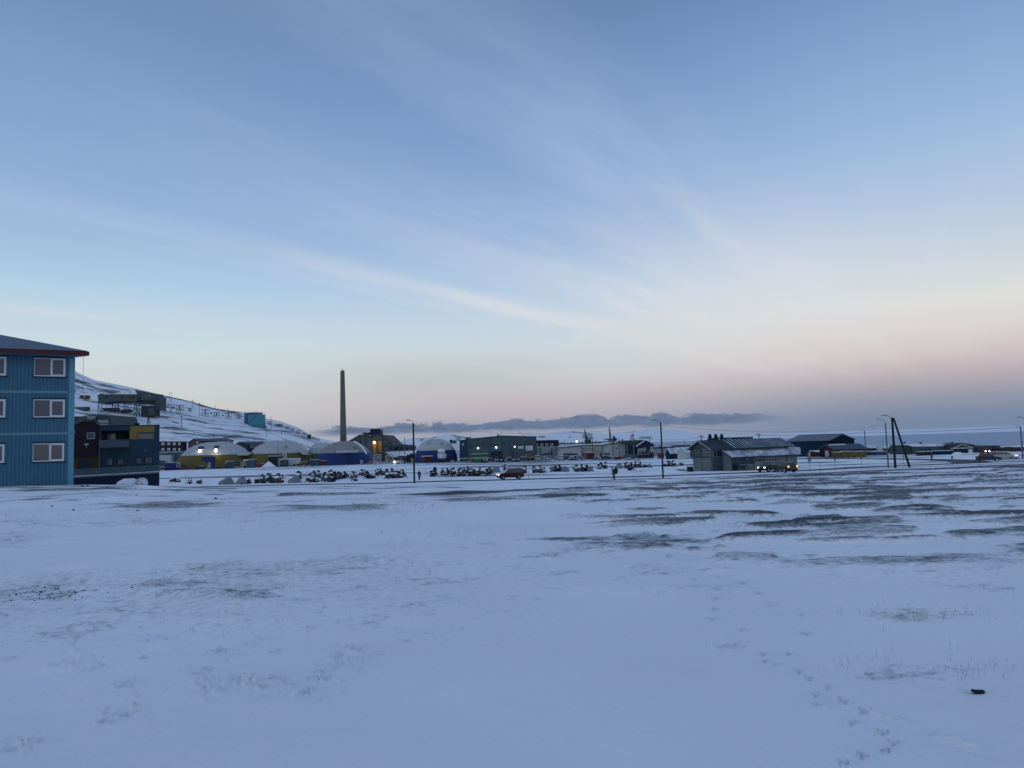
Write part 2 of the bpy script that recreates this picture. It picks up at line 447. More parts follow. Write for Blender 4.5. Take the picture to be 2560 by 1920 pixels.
for a in [(500,1440,180,30,.20),(580,1480,90,20,.22),(60,1480,140,28,.30),(560,1320,110,14,.34),(40,1300,70,10,.36),(160,1275,260,6,.36),(640,1265,240,7,.42),
          (1010,1250,190,12,.30),(1140,1240,90,7,.60),(1400,1343,120,6,.5),(1520,1343,130,10,.42),(1800,1345,150,6,.5),(1110,1620,60,10,.12),
          (2300,1545,230,26,.40),(2250,1550,60,10,.22),(2330,1690,300,34,.42),(2200,1695,60,14,.22),(1820,1616,44,9,.55),(2480,1480,110,16,.34),
          (2480,1740,110,16,.36),(2440,1790,90,10,.25),(1650,1345,90,8,.5),(2150,1405,420,16,.30),(2360,1390,200,10,.36),(1900,1312,200,7,.4),
          (900,1395,110,12,.22),(740,1420,200,18,.18)]:
    bare_b = bare_b+blob(*a)
bare = bare + bare_b*(.30+.9*nz)
bare = bare + (1-sst(26, 40, GY))*.16*sst(.58, .75, nz)*sst(3.5, 8, RR)*sst(.45, .6, fbm(GX/5, GY/4, 77, 3))
# tyre-marked yards and tracks on the flat beyond the road
flat = sst(125, 150, RR)
bare = bare + flat*.85*sst(.50, .66, fbm(GX/38, GY/9, 81, 5)) + flat*.3*sst(.5, .7, fbm(GX/6, GY/5, 82, 3))
# footprints, clods and pits in the near snow
def press(px, py, L, Wd, ang, depth, rim=.4):
    global GZ
    x, y = near(px, py)
    i0 = np.where((rr > math.hypot(x, y)-1.2) & (rr < math.hypot(x, y)+1.2))[0]
    sl = slice(i0[0], i0[-1]+1)
    dx, dy = GX[sl]-x, GY[sl]-y
    c, s = math.cos(ang), math.sin(ang)
    a, b = (dx*c+dy*s)/L, (-dx*s+dy*c)/Wd
    d = np.sqrt(a*a+b*b)
    GZ[sl] += -depth*(1-sst(.45, 1.0, d)) + depth*rim*np.exp(-((d-1.25)/.28)**2)
S6 = 2.155
for (a, b) in [(235,515),(250,555),(325,590),(300,615),(365,655),(390,685),(500,725),(495,765),(490,810),(475,860),(640,930),(515,555),(520,600),(515,632),
               (635,670),(575,695),(730,745),(790,790),(970,850),(980,950),(745,1055),(765,1105),(830,1120),(900,1060),(940,1150),(1000,1185),(1040,1275),
               (1060,1325),(1185,1310),(1235,1425),(1300,1375),(1400,1480),(1465,1540),(1415,1580),(1285,1610),(1185,1645),(1110,1240)]:
    press(1560+a/S6, 1150+b/S6, .036*max(1,(1950-1150-b/S6)/330), .019*max(1,(1950-1150-b/S6)/330), R(118+rnd.uniform(-18,18)), .032*max(1,(1950-1150-b/S6)/400), .65)
press(2395, 1865, .20, .04, R(130), -.03, .1); press(2222, 1800, .20, .03, R(130), -.022, .1)
S4 = 2.212
for (a, b, d) in [(60,1460,.06),(590,1330,.06),(690,1290,.05),(690,1155,.05),(1215,935,.07),(660,660,.07),(1130,1110,.05),(1300,1110,.04),(1470,1150,.05),(1500,1100,.04),
                  (1700,1168,.06),(1770,1045,.06),(1800,1110,.05),(1880,940,.06),(1090,1062,.05),(1150,1035,.05),(810,985,.05),(290,885,.05),(780,880,.04),(900,850,.04),
                  (400,910,.05),(1340,945,.04),(1520,930,.04),(1860,490,.05),(1730,820,.05),(1740,615,.04),(50,1010,.05),(1980,920,.05),(300,1030,.04),(1050,1030,.04)]:
    press(a/S4, 1200+b/S4, rnd.uniform(.038,.075), rnd.uniform(.024,.040), R(rnd.uniform(20,60)), d*.75, .5)
for (a, b) in [(810,540),(850,575),(940,730),(800,800),(590,820),(500,880),(1210,660)]:
    press(800+a/S4, 1200+b/S4, rnd.uniform(.05,.10), .028, R(rnd.uniform(20,50)), .03, .4)
for (a, b, n_) in [(130,1445,7),(720,1280,6),(720,1150,4),(1240,960,6),(1160,1160,14),(1350,1125,14),(1530,1130,16),(1820,1115,12),(1960,940,12),(1860,990,8),
                   (420,900,8),(550,850,8),(480,1010,6),(880,860,7),(1680,1180,5),(1990,1010,6),(350,1005,4),(1100,800,5),(1400,870,6)]:
    for k in range(n_*3):
        s_ = rnd.uniform(.009, .026)
        press((a+rnd.gauss(0,66))/S4, 1200+(b+rnd.gauss(0,24))/S4, s_*1.3, s_, rnd.uniform(0,3), -s_*.95, 0)
sea = sst(430, 600, RR)
ground = grid_mesh('ground', GX, GY, GZ, snow_mat('field_snow'), {'bare': np.clip(bare, 0, 1.3)}, closed=True)

# ------------------------------------------------------------------ fjord, hill and far shore
WATER = mat('fjord_water', (.27, .36, .46), .55, .08, .01, spec=.25)
w_ = MB(); w_.box(-9000, 9000, 500, 9000, -9.6, -9.2); struct('water', w_, WATER)
SKYL = [(-900,560),(-300,745),(0,840),(120,900),(186,927),(212,940),(239,951),(318,966),(398,986),(477,1003),(533,1020),(571,1026),(610,1031),(666,1047),(704,1055),(742,1068),(761,1078),(780,1091),(820,1101),(850,1108),(900,1124),(960,1146),(1010,1162)]
sx_ = np.array([a for a, b in SKYL], float); sy_ = np.array([b for a, b in SKYL], float)
def sky_py(px): return np.interp(px, sx_, sy_)
D0, D1 = 338., 700.
def PB(px): return 1170-(px-640)*.0297
def hill_D(px, py):
    t = (PB(px)-py)/max(1., PB(px)-float(sky_py(px))); return D0+(D1-D0)*min(max(t, 0), 1)
cols = np.linspace(-900, 1010, 420)
tt = np.concatenate([np.linspace(-.08, 1, 230), np.linspace(1.02, 2.2, 14)])
TT, CC = np.meshgrid(tt, cols, indexing='ij')
SKY = sky_py(CC)
t1 = np.minimum(TT, 1)
PY = PB(CC)+(SKY-PB(CC))*t1
DD = D0+(D1-D0)*TT
rx, rz = ray(CC, PY)
HZ = CZ+(D0+(D1-D0)*t1)*rz
HX = rx*DD
fall = np.maximum(TT-1, 0)
HZ = HZ-fall*6
steep = sst(1000, 700, CC)
HZ = HZ+steep*sst(.02,.15,TT)*(1-sst(.93,1.0,TT)*.8)*(1.6*(fbm(HX/45, DD/70, 91, 4)-.5)+.5*(fbm(HX/9, DD/12, 92, 3)-.5))
st = fbm((HX+DD*.35)/30, (DD-HX*.10)/7.5, 93, 5)
bareh = .72*sst(.51, .64, st)+.42*sst(.48, .66, fbm(HX/70, DD/16, 94, 4))
def band(p0, p1, w, a):      # ploughed roads and scraped cuts across the slope
    (x0, y0), (x1, y1) = p0, p1
    yy = y0+(y1-y0)*(CC-x0)/(x1-x0)
    return a*np.exp(-((PY-yy)/w)**2)*sst(x0-12, x0+12, CC)*(1-sst(x1-12, x1+12, CC))*(TT <= 1.0)
R3x = lambda a: 400+a/5.267
R3y = lambda b: 960+b/5.267
for q in [((184,951),(330,978),3,.9),((184,966),(300,985),2,.7),((330,972),(480,1006),3.,.9),((480,1007),(610,1040),4.,1.0),((500,1012),(600,1030),4.,1.0),
          ((400,1068),(720,1077),1.6,.7),((400,1073),(650,1083),1.4,.6),((620,1066),(760,1084),1.8,.8),((400,1030),(520,1060),2.4,.5),((400,1040),(450,1062),3,.8),
          ((690,1060),(860,1103),2.2,.7),((660,1078),(790,1125),3.,.7),((700,1072),(800,1110),2,.6),((560,1092),(720,1104),3.,.6),((190,1000),(330,1012),2,.5),((430,1085),(600,1090),5,.55)]:
    bareh = bareh+band(*q)*(.5+fbm(HX/6, DD/8, 96, 3)*.9)
hill = grid_mesh('hill', HX, DD, HZ, snow_mat('hill_snow', dirt=(.075,.078,.085), fine=.35, bump=.2, bs=.6), {'bare': np.clip(bareh*.66, 0, 1.0)})

def far_range(name, pts, D, depth, seed, base=-9., rough=.0, m=None, bareamt=.35, rg=.55):
    xs = np.array([a for a, b in pts], float); ys = np.array([b for a, b in pts], float)
    c = np.linspace(xs[0], xs[-1], 500); t = np.linspace(0, 1.5, 60)
    T2, C2 = np.meshgrid(t, c, indexing='ij')
    top = np.interp(C2, xs, ys)
    top = top+rough*(fbm(C2/38, C2*0+3, seed, 4)-.5)*2
    D2 = D+depth*T2
    rx, rz = ray(C2, top); ztop = CZ+(D+depth)*rz
    prof = np.where(T2 <= 1, T2**.85, 1-(T2-1)*.5)
    zz = base+(ztop-base)*prof
    xx = rx*D2
    h = (ztop-base)
    ridge = fbm(xx/(D*.045), D2/(D*.09), seed+3, 5)-.5
    zz = zz+h*rg*ridge*np.clip(T2*2, 0, 1)*np.clip((1.0-T2)*3+.05, .05, 1)
    bar = bareamt*sst(.5, .66, fbm(xx/(D*.02), D2/(D*.05), seed+5, 5))
    return grid_mesh(name, xx, D2, zz, m, {'bare': bar})
FARM = snow_mat('far_snow', dirt=(.10,.11,.13), fine=.004, bump=0., bs=.01)
far_range('mountains', [(300,1110),(700,1108),(860,1106),(960,1106),(1010,1099),(1060,1094),(1120,1086),(1150,1092),(1200,1096),(1280,1088),(1340,1086),(1400,1081),(1440,1076),(1480,1080),(1530,1084),(1580,1078),(1640,1070),(1670,1073),(1720,1080),(1780,1086),(1850,1088),(1950,1087),(2100,1083),(2300,1076),(2500,1070),(3200,1050)], 5200, 700, 101, rough=4, m=FARM, bareamt=.8)
far_range('shore_slope', [(1500,1103),(1640,1096),(1760,1090),(1860,1086),(1960,1083),(2100,1079),(2220,1074),(2360,1070),(2470,1066),(2560,1063),(3300,1040)], 3400, 900, 131, rough=.5, m=snow_mat('shore_snow', dirt=(.30,.34,.40), fine=.002, bump=0., bs=.01), bareamt=.0, rg=.06)

# ------------------------------------------------------------------ roads (laid on the ground)
def strip(name, pts, w, m, lift=.05, y0=104., world=None, jit=.0):
    ctr = world or [on(a, b, y0)[:2] for a, b in pts]
    dens = []
    for (a, b) in zip(ctr, ctr[1:]):
        n = max(2, int(math.dist(a, b)/2.5))
        for k in range(n): dens.append((a[0]+(b[0]-a[0])*k/n, a[1]+(b[1]-a[1])*k/n))
    dens.append(ctr[-1])
    c = np.array(dens)
    for _ in range(12): c[1:-1] = (c[:-2]+2*c[1:-1]+c[2:])/4
    tg = np.gradient(c, axis=0); tg /= np.linalg.norm(tg, axis=1)[:, None]
    nr = np.stack([-tg[:,1], tg[:,0]], 1)
    k = np.linspace(-1, 1, 9)
    ww = w*(1+jit*(fbm(np.arange(len(c))/9., np.zeros(len(c)), 7)-.5))
    XX = c[:,0][:,None]+nr[:,0][:,None]*k*ww[:,None]/2; YY = c[:,1][:,None]+nr[:,1][:,None]*k*ww[:,None]/2
    return grid_mesh(name, XX, YY, gz(XX, YY)+lift, m)
strip('road', [(330,1219),(450,1217.5),(533,1216.5),(800,1211.5),(1036,1205.5),(1276,1199.5),(1535,1193.3),(1660,1190),(1850,1183),(2000,1177.5),(2200,1166),(2330,1161.5),(2420,1157),(2560,1152.5),(2800,1148)], 5.2, ASPHALT)
strip('yard_track', [(330,1199),(640,1191),(900,1178),(1120,1170),(1440,1161),(1720,1154),(1800,1152)], 1.5, TRACK)
strip('side_road', [(1930,1147),(2060,1146.5),(2230,1147.5),(2330,1149),(2400,1151),(2430,1156)], 7, ASPHALT)
strip('yard_road', [(420,1176),(640,1169.5),(900,1162),(1120,1156.5),(1440,1153),(1600,1150)], 7, TRACK, jit=.8)
# ------------------------------------------------------------------ reusable kinds
def tmat(mesh_o, loc, rz):
    mesh_o.location = loc; mesh_o.rotation_euler = (0, 0, rz); return mesh_o
def text_part(txt, size, loc, m, parent, name='lettering', ext=.02):
    cu = bpy.data.curves.new(name, 'FONT'); cu.body = txt; cu.size = size; cu.extrude = ext; cu.align_x = 'CENTER'; cu.align_y = 'CENTER'
    ob = bpy.data.objects.new(name+'_curve', cu); COL.objects.link(ob)
    dg = bpy.context.evaluated_depsgraph_get(); dg.update()
    me = bpy.data.meshes.new_from_object(ob.evaluated_get(dg))
    bpy.data.objects.remove(ob)
    me.materials.clear(); me.materials.append(m)
    o = bpy.data.objects.new(name, me); COL.objects.link(o); o.parent = parent
    off = OFF[parent.name]; o.location = tuple(loc[i]-off[i] for i in range(3)); o.rotation_euler = (math.pi/2, 0, 0); OFF[o.name] = off
    return o
def ink_marks(mb, fr, x0, x1, z0, z1, y, n, seed, rows=1):
    """a worn line of lettering too small to read: separate letter strokes"""
    g = random.Random(seed)
    for r_ in range(rows):
        a = z0+(z1-z0)*r_/rows; b = z0+(z1-z0)*(r_+.75)/rows; w = (x1-x0)/n
        for k in range(n):
            if g.random() < .12: continue
            x = x0+k*w; c = g.choice('ILTEO')
            s = w*.2
            if c in 'ILTE': mb.box(x+w*.1, x+w*.1+s, y-.015, y, a, b)
            if c in 'LEO': mb.box(x+w*.1+s, x+w*.8, y-.015, y, a, a+(b-a)*.22)
            if c in 'TEO': mb.box(x+w*.1+s, x+w*.8, y-.015, y, b-(b-a)*.22, b)
            if c == 'O': mb.box(x+w*.6, x+w*.8, y-.015, y, a+(b-a)*.22, b-(b-a)*.22); mb.box(x+w*.1, x+w*.1+s, y-.015, y, a, b)
    return mb
def vprism(mb, pts, hw):
    n = len(pts)
    vs = [(x, -hw(x, z), z) for x, z in pts]+[(x, hw(x, z), z) for x, z in pts]
    return mb.add(vs, [tuple(range(n)), tuple(range(2*n-1, n-1, -1))]+[(i, i+n, (i+1)%n+n, (i+1)%n) for i in range(n)])
def lamp_round(mb, c, r, d=.05, n=8):
    return mb.tube((c[0]-d, c[1], c[2]), (c[0]+d, c[1], c[2]), r, r*.85, n)
CARS = {
 'van':  dict(L=4.35, W=1.80, low=[(-2.15,.38),(-2.18,.55),(-2.16,1.02),(1.02,1.06),(1.75,.97),(2.08,.80),(2.17,.55),(2.12,.30),(-2.05,.28)],
              gh=[(-2.14,1.0),(-2.02,1.72),(-1.8,1.82),(.25,1.81),(.42,1.76),(1.12,1.04)], panes=[(-1.95,-1.05),(-.95,-.05),(.02,.85)], wb=(-1.35,1.36), wr=.33),
 'suv':  dict(L=4.62, W=1.86, low=[(-2.26,.42),(-2.30,.65),(-2.24,1.05),(.98,1.06),(1.9,.98),(2.22,.82),(2.31,.58),(2.25,.32),(-2.15,.32)],
              gh=[(-2.22,1.03),(-1.72,1.62),(-1.45,1.70),(.10,1.70),(.32,1.65),(1.10,1.04)], panes=[(-1.75,-1.1),(-1.0,-.15),(-.07,.8)], wb=(-1.35,1.42), wr=.37),
 'bus':  dict(L=5.14, W=1.93, low=[(-2.52,.40),(-2.57,.6),(-2.54,1.12),(1.55,1.14),(2.22,1.0),(2.50,.85),(2.58,.55),(2.52,.30),(-2.4,.28)],
              gh=[(-2.53,1.1),(-2.42,1.82),(-2.25,1.92),(.70,1.91),(.92,1.86),(1.68,1.12)], panes=[(-2.3,-1.35),(-1.25,.15),(.25,1.35)], wb=(-1.5,1.62), wr=.34),
 'hatch':dict(L=4.0, W=1.72, low=[(-1.96,.38),(-2.0,.55),(-1.96,.93),(.85,.95),(1.62,.86),(1.92,.72),(2.0,.5),(1.95,.28),(-1.85,.26)],
              gh=[(-1.94,.92),(-1.6,1.40),(-1.3,1.48),(.02,1.47),(.2,1.42),(.98,.94)], panes=[(-1.55,-.85),(-.75,.0),(.06,.6)], wb=(-1.22,1.25), wr=.31),
}
def car(name, label, kind, m, loc, rz, group=None, lights='off', snowcap=False, cat='car'):
    k = CARS[kind]; W = k['W']/2
    t = thing(name, label, cat, loc, group, rz); OFF[t.name] = (0,0,0)
    zb = k['gh'][0][1]; zt = max(p[1] for p in k['gh']); Lh = k['L']/2
    def hw_low(x, z):
        e = 1-.10*max(0, (abs(x)-Lh*.72)/(Lh*.28))**2
        return W*e*(.93 if z < .45 else 1.)
    def hw_gh(x, z): return W*(.965-.17*(z-zb)/(zt-zb))*(1-.05*max(0, (abs(x)-Lh*.8)/(Lh*.2)))
    b = MB(); vprism(b, k['low'], hw_low); body = part('body', b, m, t)
    g = MB(); vprism(g, k['gh'], hw_gh); part('cabin', g, m, t)
    gh = k['gh']
    def edge_x(z, front):
        pts = gh if front else gh[:3]
        if front: a, c = gh[-2], gh[-1]
        else: a, c = gh[1], gh[0]
        return c[0]+(a[0]-c[0])*min(1, (z-c[1])/(a[1]-c[1]))
    z0, z1 = zb+.07, zt-.16
    for i, (xa, xb) in enumerate(k['panes']):
        for s in (-1, 1):
            xa0 = max(xa, edge_x(z0, False)+.1); xa1 = max(xa, edge_x(z1, False)+.1)
            xb0 = min(xb+(.18 if i == len(k['panes'])-1 else 0), edge_x(z0, True)-.12); xb1 = min(xb, edge_x(z1, True)-.1)
            q = [(xa0, z0), (xb0, z0), (xb1, z1), (xa1, z1)]
            sw = MB(); sw.add([(x, s*(hw_gh(x, z)+.012), z) for x, z in q]+[(x, s*(hw_gh(x, z)-.03), z) for x, z in q],
                   [(0,1,2,3),(7,6,5,4),(0,4,5,1),(1,5,6,2),(2,6,7,3),(3,7,4,0)])
            part('side_window', sw, GLASSD, t)
    for nm, (a, c), sgn in (('windscreen', (gh[-2], gh[-1]), 1), ('rear_window', (gh[1], gh[0]), -1)):
        ws = MB(); o_ = .015*sgn
        pa = (a[0]+(c[0]-a[0])*.08, a[1]+(c[1]-a[1])*.08); f = .92 if sgn > 0 else .75
        pc = (a[0]+(c[0]-a[0])*f, a[1]+(c[1]-a[1])*f)
        ha, hc = hw_gh(*pa)-.06, hw_gh(*pc)-.06
        ws.add([(pa[0]+o_, -ha, pa[1]+.012), (pa[0]+o_, ha, pa[1]+.012), (pc[0]+o_, hc, pc[1]+.012), (pc[0]+o_, -hc, pc[1]+.012),
                (pa[0]-o_*2, -ha, pa[1]-.02), (pa[0]-o_*2, ha, pa[1]-.02), (pc[0]-o_*2, hc, pc[1]-.02), (pc[0]-o_*2, -hc, pc[1]-.02)],
               [(0,1,2,3),(7,6,5,4),(0,4,5,1),(1,5,6,2),(2,6,7,3),(3,7,4,0)])
        part(nm, ws, GLASSD, t)
    xr, xf = k['wb']; wr = k['wr']
    for x in (xr, xf):
        for s in (-1, 1):
            w = part('wheel', MB().tube((x, s*(W-.20), wr), (x, s*(W+.015), wr), wr, wr, 16), RUB, t)
            part('rim', MB().tube((x, s*(W-.02), wr), (x, s*(W+.03), wr), wr*.62, wr*.55, 12), RIM, w)
    for s in (-1, 1):
        hm = HEADL if lights in ('head', 'both') else LENS
        part('headlight', MB().ball((Lh-.15, s*(W-.30), .78 if kind != 'bus' else .88), .14, .20, .10, 8, 5), hm, t)
        tm = TAILL if lights in ('tail', 'both') else REDL
        part('tail_light', MB().cbox((-Lh+.05, s*(W-.12), 1.0 if kind != 'hatch' else .85), (.12, .16, .32)), tm, t)
        part('wing_mirror', MB().cbox((gh[-1][0]-.28, s*(W+.09), zb+.1), (.12, .18, .14)), BLACK, t)
    part('bumper', MB().cbox((Lh-.10, 0, .42), (.22, W*1.86, .22)).cbox((-Lh+.08, 0, .48), (.2, W*1.86, .22)), BLACK, t)
    part('grille', MB().cbox((Lh-.07, 0, .68), (.1, W*.9, .14)), BLACK, t)
    if snowcap: part('snow_layer', MB().prism([(gh[1][0]+.1, zt+.005), (gh[-2][0]-.15, zt+.005), (gh[-2][0]-.3, zt+.07), (gh[1][0]+.3, zt+.08)], -W*.74, W*.74), SNOW, t)
    return t
def skin_mesh(name, pts, edges, m, parent, sub=2):
    me = bpy.data.meshes.new(name); me.from_pydata([p[:3] for p in pts], edges, [])
    me.materials.append(m); o = bpy.data.objects.new(name, me); COL.objects.link(o); o.parent = parent; OFF[o.name] = (0,0,0)
    md = o.modifiers.new('skin', 'SKIN'); md.use_smooth_shade = True
    if not me.skin_vertices: me.attributes  # layer is created with the modifier below
    bm = bmesh.new(); bm.from_mesh(me); ly = bm.verts.layers.skin.verify(); bm.verts.ensure_lookup_table()
    for i, p in enumerate(pts):
        r = p[3]; bm.verts[i][ly].radius = (r, r) if not isinstance(r, tuple) else r
    bm.verts[0][ly].use_root = True
    bm.to_mesh(me); bm.free()
    sd = o.modifiers.new('sub', 'SUBSURF'); sd.levels = sub; sd.render_levels = sub
    dg = bpy.context.evaluated_depsgraph_get(); dg.update()
    me2 = bpy.data.meshes.new_from_object(o.evaluated_get(dg))
    o.modifiers.clear(); o.data = me2; bpy.data.meshes.remove(me)
    me2.polygons.foreach_set('use_smooth', [True]*len(me2.polygons))
    if not me2.materials: me2.materials.append(m)
    return o
def person(label, loc, rz, jacket, trousers, stride=.18, bend=0., arm=(.1,-.1), head_m=None, hat=None, h=1.76, group=None):
    """standing/walking figure, faces -y before rotation"""
    t = thing('person', label, 'person', loc, group, rz); OFF[t.name] = (0,0,0); k = h/1.76
    B = lambda x, y, z, r: (x*k, y*k-bend*max(0, z-.95)*k, z*k, r*k)
    hips = B(0,0,.95,.13)
    fx = stride
    pts = [hips, B(0,0,1.12,.135), B(0,0,1.32,.15), B(0,0,1.44,.10), B(0,-.01,1.52,.058), B(0,-.03,1.62,.094), B(0,-.02,1.72,.078)]
    ed = [(0,1),(1,2),(2,3),(3,4),(4,5),(5,6)]
    legs = {}
    for s, f in ((-1, fx), (1, -fx)):
        i = len(pts)
        pts += [B(s*.09, 0, .88, .095), B(s*.10, -f*.55-.03, .50, .065), B(s*.10, -f+.02, .10, .045), B(s*.11, -f-.13, .045, .038)]
        ed += [(0,i),(i,i+1),(i+1,i+2),(i+2,i+3)]
    for s, f in ((-1, arm[0]), (1, arm[1])):
        i = len(pts)
        pts += [B(s*.19, 0, 1.40, .062), B(s*.24, -f*.45+.03, 1.12, .047), B(s*.25, -f-.05, .88, .034), B(s*.25, -f-.09, .80, .038)]
        ed += [(3,i),(i,i+1),(i+1,i+2),(i+2,i+3)]
        for q in range(4):
            j = len(pts); yy = -f-.125+q*.024
            pts += [B(s*.245, yy, .735-.006*abs(q-1.5), .010), B(s*.232, yy-.004, .695, .009)]; ed += [(i+3,j),(j,j+1)]
        j = len(pts); pts += [B(s*.225, -f-.15, .77, .011)]; ed += [(i+3,j)]
    skin_mesh('body', pts, ed, SKIN, t)
    jp = [B(0,0,.90,.17), B(0,0,1.08,.168), B(0,0,1.30,.19), B(0,0,1.44,.13), B(0,0,1.50,.085)]; je = [(0,1),(1,2),(2,3),(3,4)]
    for s, f in ((-1, arm[0]), (1, arm[1])):
        i = len(jp); jp += [B(s*.20,0,1.40,.088), B(s*.25,-f*.45+.03,1.12,.070), B(s*.255,-f-.04,.89,.055)]; je += [(3,i),(i,i+1),(i+1,i+2)]
    skin_mesh('jacket', jp, je, jacket, t)
    tp = [B(0,0,.94,.15)]; te = []
    for s, f in ((-1, fx), (1, -fx)):
        i = len(tp); tp += [B(s*.09,0,.84,.115), B(s*.10,-f*.55-.03,.50,.085), B(s*.10,-f+.02,.13,.068)]; te += [(0,i),(i,i+1),(i+1,i+2)]
    skin_mesh('trousers', tp, te, trousers, t)
    for s, f in ((-1, fx), (1, -fx)):
        bt = MB(); c = B(s*.105,-f-.06,.06,0); bt.ball((c[0],c[1],c[2]), .06*k, .15*k, .06*k, 8, 5); part('boot', bt, BLACK, t, True)
    hc = B(0,-.025,1.665,0)
    part('hat' if hat else 'hair', MB().ball((hc[0],hc[1]+.012,hc[2]+.035), .105*k, .115*k, .10*k, 10, 6), hat or HAIR, t, True)
    return t
# snow scooter kinds: x forward
def scooter(kind, name='snowmobile', label=None, loc=(0,0,0), group=None, rz=0):
    if kind in ('tarp', 'mound'):
        t = thing(name, label, 'snowmobile', loc, group, rz); OFF[t.name] = (0,0,0)
        m = TARP if kind == 'tarp' else mat('snowed_tarp', (.42,.44,.46), .85, .1, 2, snow=.8)
        prof = [(-1.35,.10,.38),(-1.25,.45,.46),(-.8,.62,.56),(-.2,.78,.62),(.15,.92,.62),(.45,.98,.60),(.75,.88,.58),(1.1,.62,.46),(1.35,.20,.40)]
        mb = MB(); n = 9; vs = []; fs = []
        for (x, h, w) in prof:
            for i in range(n):
                a = math.pi*i/(n-1); vs.append((x+rnd.uniform(-.03,.03), -w*math.copysign(abs(math.cos(a))**.7, math.cos(a))*(1+.08*math.sin(a*3+x*4)), .02+h*math.sin(a)**.6))
        for k in range(len(prof)-1):
            for i in range(n-1): fs.append((k*n+i, k*n+i+1, (k+1)*n+i+1, (k+1)*n+i))
        fs += [tuple(range(n)), tuple(range((len(prof)-1)*n, len(prof)*n))]
        mb.add(vs, fs)
        part('cover', mb, m, t, True)
        for s in (-1, 1): part('ski', ski(s), BLACK, t)
        if kind == 'mound': part('snow_layer', MB().ball((-.55,0,.62), .75, .40, .20, 10, 6, .06, 3), SNOW, t, True)
        return t
    t = thing(name, label, 'snowmobile', loc, group, rz); OFF[t.name] = (0,0,0)
    cw = MB(); hwf = lambda x, z: .44-.30*max(0, z-.45)-.16*max(0, x-.7)
    vprism(cw, [(-.05,.22),(-.10,.62),(.10,.86),(.42,.92),(.85,.70),(1.25,.42),(1.30,.26),(1.0,.18)], hwf)
    part('cowl', cw, {'dark': mat('sled_grey',(.045,.050,.062),.5,.25,2), 'snowy': mat('sled_plum',(.050,.038,.050),.5,.25,2), 'red': REDC, 'low': DARK}[kind], t)
    part('track', MB().prism([(-1.45,.12),(-1.50,.28),(-1.35,.42),(-.05,.42),(.25,.25),(.05,.04),(-1.25,.04)], -.24, .24), RUB, t)
    part('seat', MB().prism([(-1.25,.46),(-1.30,.62),(-1.1,.74),(-.75,.72),(-.55,.64),(.05,.66),(.02,.46)], -.20, .20), BLACK, t)
    if kind != 'low':
        part('windscreen', MB().add([(.30,-.30,.88),(.30,.30,.88),(.02,.26,1.26),(.02,-.26,1.26),(.34,-.30,.88),(.34,.30,.88),(.06,.26,1.26),(.06,-.26,1.26)],
             [(0,1,2,3),(7,6,5,4),(0,4,5,1),(1,5,6,2),(2,6,7,3),(3,7,4,0)]), GLASSD, t)
        part('handlebar', MB().tube((-.05,-.36,1.02),(-.05,.36,1.02),.02).tube((.1,0,.85),(-.05,0,1.02),.03), BLACK, t)
        part('rear_box', MB().box(-1.45,-1.0,-.22,.22,.74,1.05), BLACK, t)
    for s in (-1, 1): part('ski', ski(s), BLACK, t)
    f = 1. if kind in ('snowy', 'low') else .6
    part('seat_snow', MB().ball((-.62,0,.72), .66, .27, .16*f, 10, 5, .08, 5), SNOW, t, True)
    part('cowl_snow', MB().ball((.66,0,.76), .58, .38*f, .19, 10, 5, .08, 6), SNOW, t, True)
    if kind in ('snowy', 'low'): part('rear_snow', MB().ball((-1.22,0,1.04 if kind != 'low' else .72), .30, .28, .15, 8, 5, .08, 6), SNOW, t, True); part('track_snow', MB().ball((-.7,0,.42), .95, .42, .12, 10, 5, .12, 7), SNOW, t, True)
    return t
def ski(s):
    m = MB(); y = s*.46
    m.prism([(.35,.03),(1.35,.03),(1.58,.20),(1.55,.22),(1.32,.07),(.35,.07)], y-.07, y+.07)
    m.tube((.85, y, .06), (.75, s*.28, .40), .03); return m
def crate(name, label, cat, px0, px1, py0, py1, D, depth, m, group=None, ribs=10, snowtop=True, doors=False):
    x0, x1 = X(px0,D), X(px1,D); zt = Z(py0,D,(px0+px1)/2); zb = min(Z(py1,D,(px0+px1)/2), g1((x0+x1)/2, D))
    t = thing(name, label, cat, ((x0+x1)/2, D+depth/2, zb), group)
    mb = MB().box(x0, x1, D+.06, D+depth, zb, zt)
    w = (x1-x0)/ribs
    for i in range(ribs): mb.box(x0+i*w+w*.1, x0+i*w+w*.6, D, D+.06, zb+.15, zt-.15)
    mb.box(x0, x1, D-.02, D+.06, zt-.15, zt); mb.box(x0, x1, D-.02, D+.06, zb, zb+.15)
    part('body', mb, m, t)
    if doors:
        d = MB(); xm = (x0+x1)/2
        d.box(xm-.9, xm-.03, D-.05, D, zb+.2, zt-.2); d.box(xm+.03, xm+.9, D-.05, D, zb+.2, zt-.2); part('door', d, m, t)
    if snowtop:
        part('snow_layer', MB().box(x0+.05, x1-.05, D+.02, D+depth-.05, zt, zt+.12), SNOW, t)
    return t
